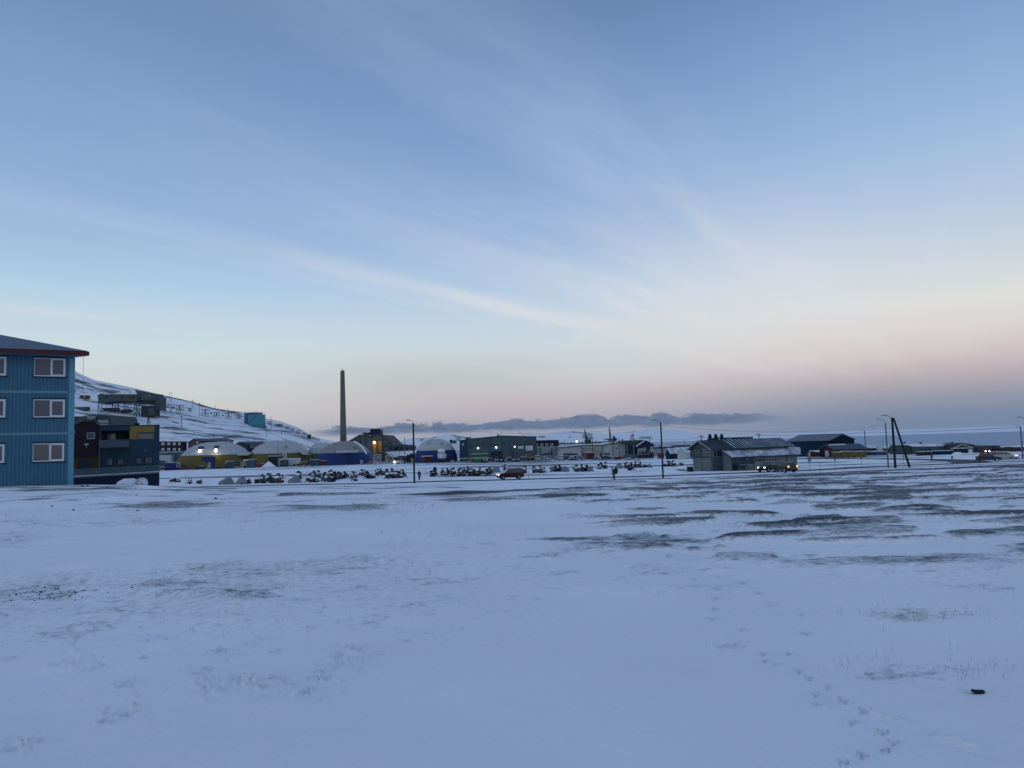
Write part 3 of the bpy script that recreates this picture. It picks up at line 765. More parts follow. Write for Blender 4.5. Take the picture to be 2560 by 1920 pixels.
def lamp_post(label, pxb, pyb, pxt, pyt, D, arm_px, arm_py, m, r=.10, group='street lamps along the road', name='street_lamp'):
    xb = X(pxb, D, pyb); zb = g1(xb, D)
    t = thing(name, label, 'street lamp', (xb, D, zb), group)
    xt = xb; zt = Z(pyt, D, pxt)
    part('pole', MB().tube((xb, D, zb-.4), (xt, D, zt), r, r*.8, 10), m, t)
    ax, az = xb+X(arm_px, D, arm_py)-X(pxt, D, pyt), Z(arm_py, D, arm_px)
    pts = []
    for i in range(9):
        u = i/8; pts.append((xt+(ax-xt)*(1-math.cos(u*math.pi/2)), D, zt+(az-zt)*math.sin(u*math.pi/2)))
    part('arm', MB().path(pts, .035, 6), STEELP, t)
    dx = -1 if ax < xt else 1
    part('lamp_head', MB().prism([(ax+dx*.55, az-.02), (ax+dx*.45, az+.07), (ax-dx*.1, az+.10), (ax-dx*.1, az-.04)], D-.11, D+.11), STEELP, t)
    return t
def pole(name, label, cat, px, py0, py1, D, r, m, group=None, extra=None):
    x = X(px, D, py1); zb = min(g1(x, D), Z(py1, D, px)); zt = Z(py0, D, px)
    t = thing(name, label, cat, (x, D, zb), group)
    part('shaft', MB().tube((x, D, zb-.3), (x, D, zt), r, r*.75, 8), m, t)
    if extra: extra(t, x, D, zt)
    return t
def wire(name, label, pts, r=.028, sag=.6, group='overhead lines'):
    mb = MB()
    for a, b in zip(pts, pts[1:]):
        n = 14; seg = []
        for i in range(n+1):
            u = i/n; seg.append((a[0]+(b[0]-a[0])*u, a[1]+(b[1]-a[1])*u, a[2]+(b[2]-a[2])*u-sag*4*u*(1-u)))
        mb.path(seg, r, 4)
    return single(name, mb, BLACK, label, 'power line', pts[0], group)

class Each:
    """collects shapes that each become a part of their own"""
    def __init__(s, name, m, parent, label=None): s.n, s.m, s.p, s.l = name, m, parent, label
    def pbox(s, *a): part(s.n, MB().pbox(*a), s.m, s.p)
    def tube(s, *a): part(s.n, MB().tube(*a), s.m, s.p)
def rlen(p, d, px, py=1120):
    k = ray(px, py)[0]; return (k*p[1]-p[0])/(d[0]-k*d[1])
def dirv(deg): return (math.cos(R(deg)), math.sin(R(deg)))
def adv(p, d, t): return (p[0]+d[0]*t, p[1]+d[1]*t)
# ================================================================== blue apartment house, left foreground
D = 55.; ang = R(32)
frA = Fr(X(184, D, 1050), D, ang)
zE = Z(894, D, 184); zB = g1(frA.ox, frA.oy)-.7
apt = thing('apartment_house', 'blue board-clad apartment house with red eaves, cropped by the left edge', 'house', (frA.ox, frA.oy, zB+.7))
BL, BD = 26., 11.
shA = lambda p: frA.pt((p[0]-.6*p[1] if p[1] > -.2 else p[0], p[1], p[2]))     # the end wall is splayed
w = MB(shA); w.box(-BL, 0, 0, BD, zB, zE)
for i in range(int(BL/.225)):
    x = -.45-i*.225; w.box(x-.05, x+.05, -.048, 0, zB, zE-.02)
for i in range(int(BD/.225)):
    y = .12+i*.225; w.box(0, .035, y-.035, y+.035, zB, zE-.02)
part('wall', w, BLUEWALL, apt)
tr = MB(frA.pt)
for py in (984.5, 1086):
    z = Z(py, D+.5, 100)
    tr.T = shA
    tr.box(-BL, -.34, -.06, 0, z-.09, z+.09); tr.box(-.34, .07, -.07, 0, z-.02, z+.15); tr.box(0, .07, 0, BD, z-.02, z+.15)
part('belt_board', tr, BLUETRIM, apt)
part('corner_board', MB(frA.pt).box(-.33, .045, -.045, .12, zB, zE-.02), mat('blue_corner',(.125,.30,.39),.65,.06,1), apt)
ov = 1.25; zs = zE+.02
ox = .82
ro = MB(lambda p: frA.pt((p[0]-.6*(p[1]+ov), p[1], p[2]))); hf = (BD+2*ov)/2; rise = hf*math.tan(R(22.5)); zf = zs+.30
ro.add([(-BL-ov,-ov,zf+.03),(ox,-ov,zf+.03),(ox,BD+ov,zf+.03),(-BL-ov,BD+ov,zf+.03),(-BL-ov+hf,BD/2,zf+rise),(ox-hf,BD/2,zf+rise)],
       [(0,1,5,4),(1,2,5),(2,3,4,5),(3,0,4),(3,2,1,0)])
part('roof', ro, GREYROOF, apt)
fa = MB(ro.T)
fa.box(-BL-ov, ox+.03, -ov-.03, -ov, zs, zf); fa.box(ox, ox+.03, -ov, BD+ov, zs, zf); fa.box(-BL-ov, ox, BD+ov, BD+ov+.03, zs, zf)
part('fascia', fa, REDTRIM, apt)
part('soffit', MB(ro.T).box(-BL-ov, ox, -ov, BD+ov, zs+.0, zs+.05), BLUEWALL, apt)
xr0, xr1 = frA.x_at(84, 0, 1020), frA.x_at(162, 0, 1020)
colstep = xr1-frA.x_at(13.5, 0, 1020)
rows = [(896, 941.5), (999, 1043.5), (1108.5, 1153.5)]
for ci in range(4):
    for ri, (pa, pb) in enumerate(rows):
        x0, x1 = xr0-ci*colstep, xr1-ci*colstep
        Dm = frA.pt(((xr0+xr1)/2, 0, 0))[1]
        z0, z1 = Z(pb, Dm, 123), Z(pa, Dm, 123)
        fr = MB(frA.pt); t = .055; y = -.075; xm = x0+(x1-x0)*.53
        fr.box(x0,x1,y-.06,.1,z1-t,z1); fr.box(x0,x1,y-.06,.1,z0,z0+t*1.3); fr.box(x0,x0+t*.7,y-.06,.1,z0+t*1.3,z1-t); fr.box(x1-t,x1,y-.06,.1,z0+t*1.3,z1-t)
        fr.box(xm-.03,xm+.03,y-.06,.1,z0+t*1.3,z1-t)
        s = .075
        fr.box(xm+.03,x1-t,y-.045,y+.02,z1-t-s,z1-t); fr.box(xm+.03,x1-t,y-.045,y+.02,z0+t*1.3,z0+t*1.3+s); fr.box(xm+.03,xm+.03+s,y-.045,y+.02,z0+t*1.3+s,z1-t-s); fr.box(x1-t-s,x1-t,y-.045,y+.02,z0+t*1.3+s,z1-t-s)
        wn = part('window', fr, WHITE, apt)
        part('pane', MB(frA.pt).box(x0+t*.7, x1-t, y+.02, y+.06, z0+t*1.3, z1-t), GLASSL if ri < 2 else GLASS, wn)
        part('sill', MB(frA.pt).box(x0-.08, x1+.12, -.11, -.0, z0-.09, z0-.003), DARK, wn)
        part('hood', MB(frA.pt).box(x0-.10, x1+.12, -.09, -.0, z1+.06, z1+.11), DARK, wn)
q = frA.pt((.55, -.2, 0))
part('cable', MB().tube((q[0], q[1], zs+.05), (q[0], q[1], Z(985, 55, 205)), .012, .012, 5), STEELP, apt)

# ================================================================== dark gabled house and teal flats beside it
D = 81.
SLANT = dirv(25.5); SP0 = (X(320, 81., 1130), 81.)
def slanted(Dc):
    def f(p):
        k = p[0]/Dc; off = p[1]-Dc; t = (k*SP0[1]-SP0[0])/(SLANT[0]-k*SLANT[1])
        return (SP0[0]+SLANT[0]*t-SLANT[1]*off, SP0[1]+SLANT[1]*t+SLANT[0]*off, p[2])
    return f
HOOK[0] = slanted(D)
def bx(mb, x0, x1, y0, y1, depth, off=0., xr=320):
    q = (y0+y1)/2; return mb.box(X(x0,D,q), X(x1,D,q), D+off, D+off+depth, Z(y1,D,xr), Z(y0,D,xr))
fl = thing('apartment_block', 'dark teal flats with ochre panel and glass balcony, right of the blue house', 'house', (X(320,D), D+4, g1(X(320,D), D)))
w = MB(); bx(w,249,253,1064,1216,9); bx(w,322,398.5,1064,1216,9); bx(w,253,322,1064,1075.5,9); bx(w,253,322,1119,1216,9); bx(w,253,322,1075.5,1119,7,2)
part('wall', w, TEAL, fl)
op = MB(); bx(op,324.5,386,1065.5,1081.5,.03,-.03); bx(op,324.5,344,1081.5,1098.5,.03,-.03); part('ochre_panel', op, OCHRE, fl)
op2 = MB(); bx(op2,253.2,259,1077,1118,.04,1.95); part('loggia_panel', op2, OLIVE, fl); part('loggia_panel', bx(MB(),316,321.8,1078,1118,.04,1.95), OLIVE, fl)
pwin(fl, 344.8, 385, 1082.5, 1097.5, D, fm=STEELP, pm=GLASS, mull=(.42,), t=.08)
pwin(fl, 263, 284, 1081, 1100, D+1.95, fm=DARK, pm=GLASSD, t=.07, name='balcony_door')
pwin(fl, 288, 312, 1083, 1101, D+1.95, fm=DARK, pm=GLASS, mull=(.3,), t=.07)
bal = MB(); bx(bal,251,323,1117.5,1120.5,1.3,-1.3); part('balcony_floor', bal, DARK, fl)
rl = MB(); bx(rl,251,323,1099.6,1100.8,.06,-1.32); bx(rl,251,251.8,1100.8,1118,.06,-1.32); bx(rl,286,286.8,1100.8,1118,.06,-1.32); bx(rl,322.2,323,1100.8,1118,.06,-1.32)
rail = part('balcony_railing', rl, STEELP, fl)
gp = MB(); bx(gp,252,286,1101.5,1117.5,.03,-1.30); bx(gp,287,322,1101.5,1117.5,.03,-1.30); part('glass_panel', gp, mat('balcony_glass',(.05,.085,.11),.35,.1,.5,spec=.3), rail)
part('balcony_chair', (lambda m: (bx(m,262,278,1112,1116,.5,-.9), bx(m,262,263.5,1108,1117,.5,-.9), bx(m,276.5,278,1108,1117,.5,-.9))[0])(MB()), STEELP, fl)
for a in [(263,282,1146,1164),(293,309,1147.5,1163),(340,355,1144,1161),(363,381,1142,1160)]:
    pwin(fl, *a, D, fm=DARK, pm=GLASS, mull=(.5,), t=.06)
part('roof_vent', (lambda m: (bx(m,335,348,1059,1064,.8,2), bx(m,334,349,1056.5,1059,1,1.9))[0])(MB()), DARK, fl)
part('roof_edge', bx(MB(),248.5,399,1062.8,1064.2,9.2,-.1), DARK, fl)
part('wall_lamp', MB().ball(P(362,1126,D-.05), .06,.06,.06), LENS, fl)
dk = MB()   # ramped deck rail along the front
zr = lambda px, top: Z(1172-(px-184)*.0445 if top else 1189.5-(px-184)*.0478, D, px)
def ramp(mb, p0, p1, ta, tb, d0, d1):
    a0, a1 = X(p0, D), X(p1, D)
    return mb.add([(a0,D+d0,ta[0]),(a1,D+d0,ta[1]),(a1,D+d1,ta[1]),(a0,D+d1,ta[0]),(a0,D+d0,tb[0]),(a1,D+d0,tb[1]),(a1,D+d1,tb[1]),(a0,D+d1,tb[0])],
                  [(0,3,2,1),(4,5,6,7),(0,1,5,4),(1,2,6,5),(2,3,7,6),(3,0,4,7)])
lo = lambda px: zr(px, False); hi = lambda px: zr(px, True)
ramp(dk, 140, 398, (lo(140)-.14, lo(398)-.14), (lo(140), lo(398)), -2.2, 0); deck = part('deck', dk, STEELP, fl)
rl = MB(); ramp(rl, 140, 398, (hi(140)-.06, hi(398)-.06), (hi(140), hi(398)), -2.2, -2.14)
for px in (146, 209, 246, 285, 322, 361, 397): rl.box(X(px,D)-.03, X(px,D)+.03, D-2.2, D-2.14, lo(px), hi(px)-.06)
dr = part('deck_railing', rl, STEELP, fl)
gp = MB(); ramp(gp, 141, 397, (lo(141)+.1, lo(397)+.1), (hi(141)-.1, hi(397)-.1), -2.18, -2.16); part('glass_panel', gp, TEALG, dr)
sk = MB(); ramp(sk, 140, 398, (lo(140)-2., lo(398)-2.), (lo(140)-.16, lo(398)-.16), -2.0, -.02); part('skirting', sk, BLUEN, fl)
part('snow_layer', ramp(MB(), 140, 398, (lo(140), lo(398)), (lo(140)+.05, lo(398)+.05), -2.12, -.05), SNOW, deck)

D = SP0[1]+SLANT[1]*rlen(SP0, SLANT, 215, 1130); HOOK[0] = slanted(D)
gh_ = thing('gabled_house', 'almost black plum house with small white window between blue house and teal flats', 'house', (X(205,D), D+4, g1(X(205,D), D)))
part('wall', MB().pprism([(140,1086),(184,1064),(208,1053.5),(234,1054.5),(249.5,1067),(249.5,1222),(140,1222)], D, 8), PLUM, gh_)
part('roof', MB().pprism([(138,1086),(184,1062.6),(208,1052),(234,1053),(250,1065.6),(250,1067.2),(234,1054.6),(208,1053.6),(184,1064.2),(138,1087.6)], D-.15, 8.3), DARK, gh_)
pwin(gh_, 217, 237.5, 1081, 1097.5, D, fm=PALEG, pm=GLASSL, t=.07)
lt = part('porch_lamp', MB().lathe(P(212,1110,D-.35), [(.02,.06),(.28,-.02),(.27,-.08),(.05,-.10),(.05,-.32),(.02,-.34)], 12), OFFW, gh_)
ol = MB(); bx(ol,184.5,248,1145,1178,.06,-.06,215); part('timber_wall', ol, OLIVE, gh_)
pwin(gh_, 196, 230, 1149, 1178, D, off=-.08, fm=OLIVE, pm=GLASSD, mull=(.5,), t=.08, name='door')
part('downpipe', MB().tube((X(248.6,D), D-.08, Z(1096,D,248)), (X(248.6,D), D-.08, Z(1178,D,248)), .05), STEELP, gh_)
HOOK[0] = None
# house with roof rail behind
D = 98.
gb = thing('house', 'grey green house with metal roof rails behind the plum gable', 'house', (X(225,D), D+4, g1(X(225,D), D)))
part('roof', MB().pprism([(150,1040),(205,1041),(236,1035),(274,1038.5),(282,1066),(282,1069),(150,1069)], D, 7), GREENG, gb)
part('wall', MB().pprism([(150,1069),(281,1069),(281,1200),(150,1200)], D+.3, 6.4), TEALG, gb)
sg = MB()
for i in range(8): sg.tube(P(245+i*4.1, 1033.5, D+.3), P(245+i*4.1, 1037.5, D+.3), .04)
sg.tube(P(244,1033.5,D+.3), P(275,1034.5,D+.3), .035); part('roof_railing', sg, STEELP, gb)
sg = MB()
for i in range(7): sg.tube(P(246+i*3.7, 1050, D-.08), P(248+i*3.7, 1056, D-.08), .06); sg.tube(P(248+i*3.7, 1056, D-.08), P(250+i*3.7, 1056, D-.08), .05)
for i in range(5): sg.tube(P(252+i*3.7, 1059, D-.08), P(254+i*3.7, 1063, D-.08), .05)
part('snow_guard', sg, OFFW, gb)
part('satellite_dish', MB().lathe(P(229,1045,D-.3), [(.05,-.25),(.45,-.1),(.6,.25),(.5,.25),(.05,-.1)], 12), PALEG, gb)
part('roof_window', MB().pbox(197,206,1049,1053,D,.05,-.05), GLASSD, gb)

# ================================================================== on the hillside
HD = hill_D(322, 1039)
hz = lambda px, py, dd=None: P(px, py, dd or hill_D(px, py))
c_ = hz(322, 1039)
rw = thing('cable_station', 'long grey-green cableway station standing on steel legs on the hillside', 'industrial building', c_)
D = HD
part('gallery', MB().pprism([(244,987.5),(252,983.5),(262,985),(341,985),(341,1005),(300,1002),(268,1005),(254,1009),(246,1006.5)], D, 12), GREENG, rw)
part('roof', MB().pprism([(250,982.6),(262,984),(288,984),(303,978.5),(312,983),(341,984.5),(341,985.5),(262,985.5),(252,984)], D-.4, 13), SNOWROOF, rw)
part('gabled_loft', MB().pprism([(308,985),(322,976.5),(336,974.5),(350,978),(388,984),(388,1000),(341,1001),(341,985)], D+1.0, 14), GREENG, rw)
part('loft_roof', MB().pprism([(307,985),(322,975.8),(336,974),(337,976),(343,985)], D+.4, 2), SNOWROOF, rw)
part('end_house', MB().pprism([(387,989),(401,992),(401,1026),(388,1024)], D+2, 10), GREENG, rw)
part('dark_deck', MB().pprism([(254,1006),(341,1001.5),(388,1000.5),(388,1012),(350,1010),(335,1006),(256,1009.5)], D+3, 8), DARK, rw)
part('support_tower', MB().pprism([(353,1014),(387,1014),(385,1041),(352,1041)], D+2, 9), DARK, rw)
part('silo', MB().pprism([(371,1020),(385,1019),(385,1038),(371,1037)], D+1.0, 1), GREENG, rw)
for (a, b, e, f) in [(262,990,270,996),(301,988,307,997),(325,990,338,997),(345,990,352,1000)]:
    part('opening', MB().pbox(a, e, b, f, D, .1, -.1 if a < 340 else .9), DARK, rw)
for (a, b) in [(363,989),(371.5,988)]: part('window', MB().pbox(a, a+1.6, b, b+3.2, D, .1, .9), OFFW, rw)
for (px, bot) in [(245.5,1033),(254.5,1033),(281,1026),(296,1032),(310,1030),(337,1035),(342,1040),(349,1040),(388,1040),(399,1040)]:
    for k in (0, 9): 
        part('leg', MB().tube(P(px, 1003, D+1+k), P(px, bot+4, D+1+k), .30, .30, 6), DARK, rw)
for (a, b, e, f) in [(245.5,1010,254,1032),(272,1005,258,1031),(281,1008,296,1028),(296,1008,281,1028),(310,1008,325,1024),(325,1006,312,1026),(337,1008,349,1036),(349,1008,338,1036),(342,1022,349,1040),(388,1014,399,1034)]:
    part('brace', MB().tube(P(a,b,D+1.1), P(e,f,D+1.1), .2, .2, 5), DARK, rw)
part('winch', MB().pprism([(254,1020),(290,1019),(293,1029),(278,1031),(262,1029)], D+6, 6), DARK, rw)
part('debris', MB().ball(P(318,1028,D+6), 5, 3, 1.5, 10, 5, .25, 4), DARK, rw)

def hill_box(name, label, cat, px0, px1, py0, py1, depth, m, extra=None):
    D = hill_D((px0+px1)/2, py1)
    t = thing(name, label, cat, P((px0+px1)/2, py1, D))
    part('body', MB().pbox(px0, px1, py0, py1+.6, D, depth), m, t)
    if extra: extra(t, D)
    return t
hill_box('cabin', 'small red cabin high on the hill, just right of the blue house', 'cabin', 199, 217.5, 988.5, 996.5, 5, REDC,
   lambda t, D: (part('window', MB().pbox(210.5,212.5,990,994,D,.1,-.1), WHITE, t), part('roof', MB().pbox(198.5,218,987.2,988.5,D,5.4,-.2), SNOW, t), part('door', MB().pbox(203,206,991,996.5,D,.1,-.1), PLUM, t)))
hill_box('cabin', 'low grey cabin on the hill below the small red cabin', 'cabin', 184, 216, 1017.5, 1025.5, 5, CONCD,
   lambda t, D: (part('window', MB().pbox(190,197,1018.5,1023.5,D,.1,-.1), GLASSD, t), part('window', MB().pbox(201,211,1018.5,1024,D,.1,-.1), GREENG, t), part('roof', MB().pbox(183,212,1016.4,1017.5,D,5.4,-.2), SNOW, t)))
# oil tanks
def tank(label, px0, px1, py0, py1, m, dD=0., lines=False):
    pm = (px0+px1)/2; D = hill_D(pm, py1)+dD; r = (X(px1,D)-X(px0,D))/2; b = P(pm, py1, D); h = Z(py0,D,pm)-b[2]
    t = thing('oil_tank', label, 'tank', (b[0], b[1]+r, b[2]), 'oil tanks on the hillside')
    part('shell', MB().lathe((b[0], b[1]+r, b[2]-1.5), [(r,0),(r,h+1.5)], 40), m, t, True)
    part('roof', MB().lathe((b[0], b[1]+r, b[2]+h), [(r,0.02),(r*.5,r*.07),(.2,r*.10)], 40), m, t)
    rr_ = MB(); n = 40
    for i in range(n):
        a = 2*math.pi*i/n; p = (b[0]+r*.98*math.cos(a), b[1]+r+r*.98*math.sin(a))
        rr_.tube((p[0],p[1],b[2]+h), (p[0],p[1],b[2]+h+1.0), .05, .05, 4)
        a2 = 2*math.pi*(i+1)/n; p2 = (b[0]+r*.98*math.cos(a2), b[1]+r+r*.98*math.sin(a2)); rr_.tube((p[0],p[1],b[2]+h+1.0), (p2[0],p2[1],b[2]+h+1.0), .05, .05, 4)
    part('railing', rr_, STEELP, t)
    if lines:
        sl = MB(); n = 12
        for i in range(n):
            a = math.pi*(1.62-.38*i/n); a2 = math.pi*(1.62-.38*(i+1)/n)
            sl.tube((b[0]+(r+.15)*math.cos(a), b[1]+r+(r+.15)*math.sin(a), b[2]+h-h*.72*i/n), (b[0]+(r+.15)*math.cos(a2), b[1]+r+(r+.15)*math.sin(a2), b[2]+h-h*.72*(i+1)/n), .16, .16, 4)
        part('stair', sl, TANKB, t)
    return t
tank('larger darker blue oil tank, partly hidden behind the paler tank', 604, 648.5, 1032, 1066, TANKB, 9)
tank('pale turquoise oil tank with a spiral stair, in front of the darker tank', 614, 656, 1037, 1068, TANKF, 0, True)
hill_box('shed', 'tiny black shed at the foot of the pale oil tank', 'shed', 653.5, 662, 1063, 1069, 4, BLACK, lambda t, D: part('roof', MB().pbox(653,662.6,1062,1063,D,4.4,-.2), SNOW, t))
# cableway trestles, pylons and buckets
def trestle(label, px, py0, py1, wpx, kind):
    D = hill_D(px, py1); x = X(px, D, py1); z0 = Z(py1, D, px); z1 = Z(py0, D, px); w = (X(px+wpx/2,D)-X(px-wpx/2,D))
    t = thing('cableway_trestle', label, 'trestle', (x, D, z0), 'old cableway trestles down the hillside'); h = z1-z0; r = .10 if kind != 'A' else .12
    if kind == 'A':
        for s in (-1, 1): part('leg', MB().tube((x+s*w*.5,D,z0-.6), (x+s*w*.12,D,z1), r, r, 5), ROPE, t)
        part('brace', MB().tube((x-w*.4,D,z0+h*.2),(x+w*.3,D,z0+h*.55),.08,.08,4).tube((x-w*.3,D,z0+h*.55),(x+w*.4,D,z0+h*.2),.08,.08,4).tube((x-w*.2,D,z0+h*.8),(x+w*.2,D,z0+h*.8),.08,.08,4), ROPE, t)
        part('crossarm', MB().cbox((x,D,z1),(w*.9,.4,.3)), ROPE, t)
    else:
        for s in (-1, 1):
            for y in (0, 2.5): part('leg', MB().tube((x+s*w*.5,D+y,z0-.8), (x+s*w*.46,D+y,z1), r, r, 5), ROPE, t)
        part('crossbeam', MB().cbox((x,D+1.2,z1),(w*1.15,2.9,.22)).cbox((x,D+1.2,z0+h*.38),(w*1.05,2.6,.2)), ROPE, t)
        part('post', MB().cbox((x,D+1.2,z0+h*.7),(w*.16,.5,h*.6)).tube((x-w*.42,D,z0+h*.4),(x,D,z1),.07,.07,4).tube((x+w*.42,D,z0+h*.4),(x,D,z1),.07,.07,4), ROPE, t)
        part('foot', MB().tube((x-w*.1,D+1,z0-1.2),(x-w*.1,D+1,z0+h*.4),.16,.16,4).tube((x+w*.16,D+1,z0-1.2),(x+w*.16,D+1,z0+h*.4),.16,.16,4), ROPE, t)
trestle('slim A-shaped cableway trestle just right of the cable station', R3x(145), R3y(272), R3y(392), 5.5, 'A')
for k, (a, b, c, wd) in enumerate([(252,282,380,15),(385,318,362,7),(588,335,425,16),(735,372,440,14),(893,382,462,14),(1030,410,462,10),(1440,495,535,11),(1535,527,562,10),(1582,530,566,10),(1672,560,598,10),(1737,588,626,9),(1815,615,664,10),(1893,648,706,10),(2012,700,735,9),(2072,722,745,7)]):
    where = ['first and broadest of the open cableway trestles right of the cable station','small low cableway trestle, second along the slope from the cable station','dense open cableway trestle below the second pair of utility poles',
             'open cableway trestle midway between cable station and oil tanks','open cableway trestle against the dark skyline left of the tanks','short cableway trestle immediately left of the blue oil tanks',
             'open cableway trestle on the slope just right of the oil tanks','left of the close pair of trestles down slope from the tanks','right of the close pair of trestles down slope from the tanks',
             'cableway trestle on the falling skyline, just past the close pair','small trestle on the falling skyline, second past the close pair','leaning trestle on the falling skyline above the second yellow hall',
             'tall trestle beside the black box low on the hill','cableway trestle just right of the black box low on the hill','last tiny cableway trestle near the chimney'][k]
    trestle(where, R3x(a), R3y(b), R3y(c), wd, 'B')
hill_box('winch_house', 'small black box house low on the hill beside a tall trestle', 'shed', R3x(1937), R3x(1970), R3y(665), R3y(722), 5, BLACK, lambda t, D: part('roof', MB().pbox(R3x(1934),R3x(1973),R3y(660),R3y(665),D,5.4,-.2), SNOW, t))
for k, (a, b) in enumerate([(108,278),(178,302),(673,386),(825,414)]):
    D = hill_D(R3x(a), R3y(b+70)); c = P(R3x(a), R3y(b), D)
    t = thing('cable_bucket', ['coal bucket hanging just right of the cable station, the higher one','coal bucket hanging just right of the cable station, the lower one','coal bucket hanging between the middle trestles','coal bucket hanging just left of the skyline trestle'][k], 'bucket', c, 'cableway buckets')
    part('tub', MB().lathe((c[0],c[1],c[2]-.7), [(.45,0),(.75,.5),(.8,1.1)], 8), BLACK, t); part('hanger', MB().tube((c[0],c[1],c[2]+.3),(c[0],c[1],c[2]+2.2),.07), BLACK, t)
wire('cableway_cable', 'thin cableway rope sagging from the cable station along the trestles', [P(392,1000,HD+5)]+[P(R3x(a), R3y(b), hill_D(R3x(a), R3y(c))) for a, b, c in [(252,282,380),(588,335,425),(735,372,440),(893,382,462)]], .05, .8)
UT = 'utility poles on the hillside'
def hpole(label, px, py0, py1, gap):
    D = hill_D(px, py1); x, z0, z1 = X(px,D,py1), Z(py1,D,px), Z(py0,D,px); g = (X(px+gap/2,D)-X(px-gap/2,D))
    t = thing('utility_pole', label, 'utility pole', (x, D, z0), UT)
    for s in (-1, 1): part('shaft', MB().tube((x+s*g/2,D,z0-.8),(x+s*g/2,D,z1),.16,.12,6), ROPE, t)
    part('crossarm', MB().cbox((x,D,z1-.25),(g*1.5,.25,.25)), ROPE, t)
hpole('tall pair of bare utility posts rising above the skyline right of the cable station', R3x(138), R3y(113), R3y(248), 5)
hpole('lower pair of utility posts crossing the skyline, second from the cable station', R3x(432), R3y(210), R3y(310), 3.5)
for k, (a, b, c) in enumerate([(520,245,440),(725,282,328),(898,327,380),(1465,432,592),(1600,545,672),(1400,590,692),(285,420,578),(700,655,700)]):
    lb = ['tall single utility pole in front of the dense trestle','short utility pole on the skyline above the middle trestles','short utility pole on the dark skyline left of the oil tanks','tall lamp-like pole right of the oil tanks',
          'utility pole on the slope between the close pair of trestles','thick utility pole on the slope below the oil tanks','thick lone utility pole in mid slope below the cable station','tiny post in the scrub above the red-brown barrack'][k]
    D = hill_D(R3x(a), R3y(c))
    pole('utility_pole', lb, 'utility pole', R3x(a), R3y(b), R3y(c), D, .17 if k != 6 else .3, ROPE, UT, lambda t, x, D, zt: part('crossarm', MB().cbox((x,D,zt-.3),(1.4,.2,.2)), ROPE, t))
pole('utility_pole', 'tripod-like pole standing behind the teal flats roof', 'utility pole', 371, 1040, 1066, 150, .10, ROPE, None, lambda t, x, D, zt: part('strut', MB().tube((x+.9,D,zt-3.5),(x,D,zt),.06,.06,5).tube((x-.5,D,zt-3.5),(x,D,zt),.06,.06,5), ROPE, t))

# ================================================================== barracks between the hill and the halls
D = 352.
t = thing('barrack', 'dark plum two-storey barrack with white windows, left of the first yellow hall', 'building', (X(425,D), D+6, g1(X(425,D),D)))
part('wall', MB().pbox(388,455.5,1103,1141,D,5), PLUM, t)
part('roof', MB().pprism([(386,1103.5),(392,1096.5),(446,1097),(457.5,1103.5)], D-.4, 5.8), SNOWROOF, t)
for r_ in ((1106.5,1112.5),(1120.5,1126.5)):
    for a in (404,418.5,432.5,446): pwin(t, a, a+7-(2 if a > 440 else 0), r_[0], r_[1], D, fm=WHITE, pm=GLASSL, mull=(.45,), t=.22)
D = 345.
t = thing('workshop', 'low grey teal workshop under the plum barrack', 'building', (X(425,D), D+3, g1(X(425,D),D)))
part('wall', MB().pbox(388,457,1131,1172,D,6), TEALG, t); part('roof', MB().pbox(387,458,1129.5,1131,D,6.4,-.2), SNOWROOF, t)
part('lean_to', MB().pprism([(398,1138),(427,1138),(427,1156),(398,1150)], D-3, 3), OFFW, t)
dv = dirv(12); B = (X(489,348), 348); A = B
def house2(name, label, cat, px, D, deg, px_r, px_l, py_e, py_r, wall, roof, ov=.4, th=.18, zb=None):
    """corner nearest the camera at px; long wall runs right along deg, gable runs back to the left"""
    O = (X(px, D), D); d = dirv(deg); L = rlen(O, d, px_r); g = (-d[1], d[0]); W = rlen(O, g, px_l)
    return gable(name, label, cat, O, adv(O, d, L), abs(W), zb if zb is not None else g1(*O)-.5, Z(py_e, D, px), Z(py_r, D, px), wall, roof, ov, th)+(abs(W),)
def gwin(root, fr, W, px0, px1, py0, py1, x=0., **k):
    """window in the left gable (plane x = 0)"""
    class G: pass
    g = Fr(*fr.pt((0, W, 0))[:2], fr.a-math.pi/2)
    return win(root, g, g.x_at(px0, 0, py0), g.x_at(px1, 0, py0), Z(py1, fr.pt((0,W/2,0))[1], (px0+px1)/2), Z(py0, fr.pt((0,W/2,0))[1], (px0+px1)/2), **k)
root, fr, L, W = house2('barrack', 'red-brown barrack with grey roof rising behind the first yellow hall', 'building', 503, 350, 30, 583, 470, 1103.5, 1095, BRICK, DARKROOF)
gwin(root, fr, W, 491, 496, 1104, 1109, fm=WHITE, pm=GLASSL, t=.2)
for a in (568, 576): pwin(root, a-13, a-9, 1104, 1108, fr.pt((L*.6,0,0))[1], off=-8, fm=WHITE, pm=GLASSL, t=.2) if False else None
for q in (.55, .68, .80, .92): win(root, fr, L*q-.8, L*q+.8, Z(1109,370,560), Z(1104,370,560), fm=WHITE, pm=GLASSL, t=.2)
root, fr, L, W = house2('barrack', 'black-navy gabled barrack between the first and second yellow halls', 'building', 619, 345, 25, 675, 585, 1110, 1102.5, BLUEN, DARKROOF)
for q in (.18, .34, .5, .66): win(root, fr, L*q-.6, L*q+.6, Z(1119,350,640), Z(1111,350,640), fm=PALEG, pm=GLASSL, t=.2)
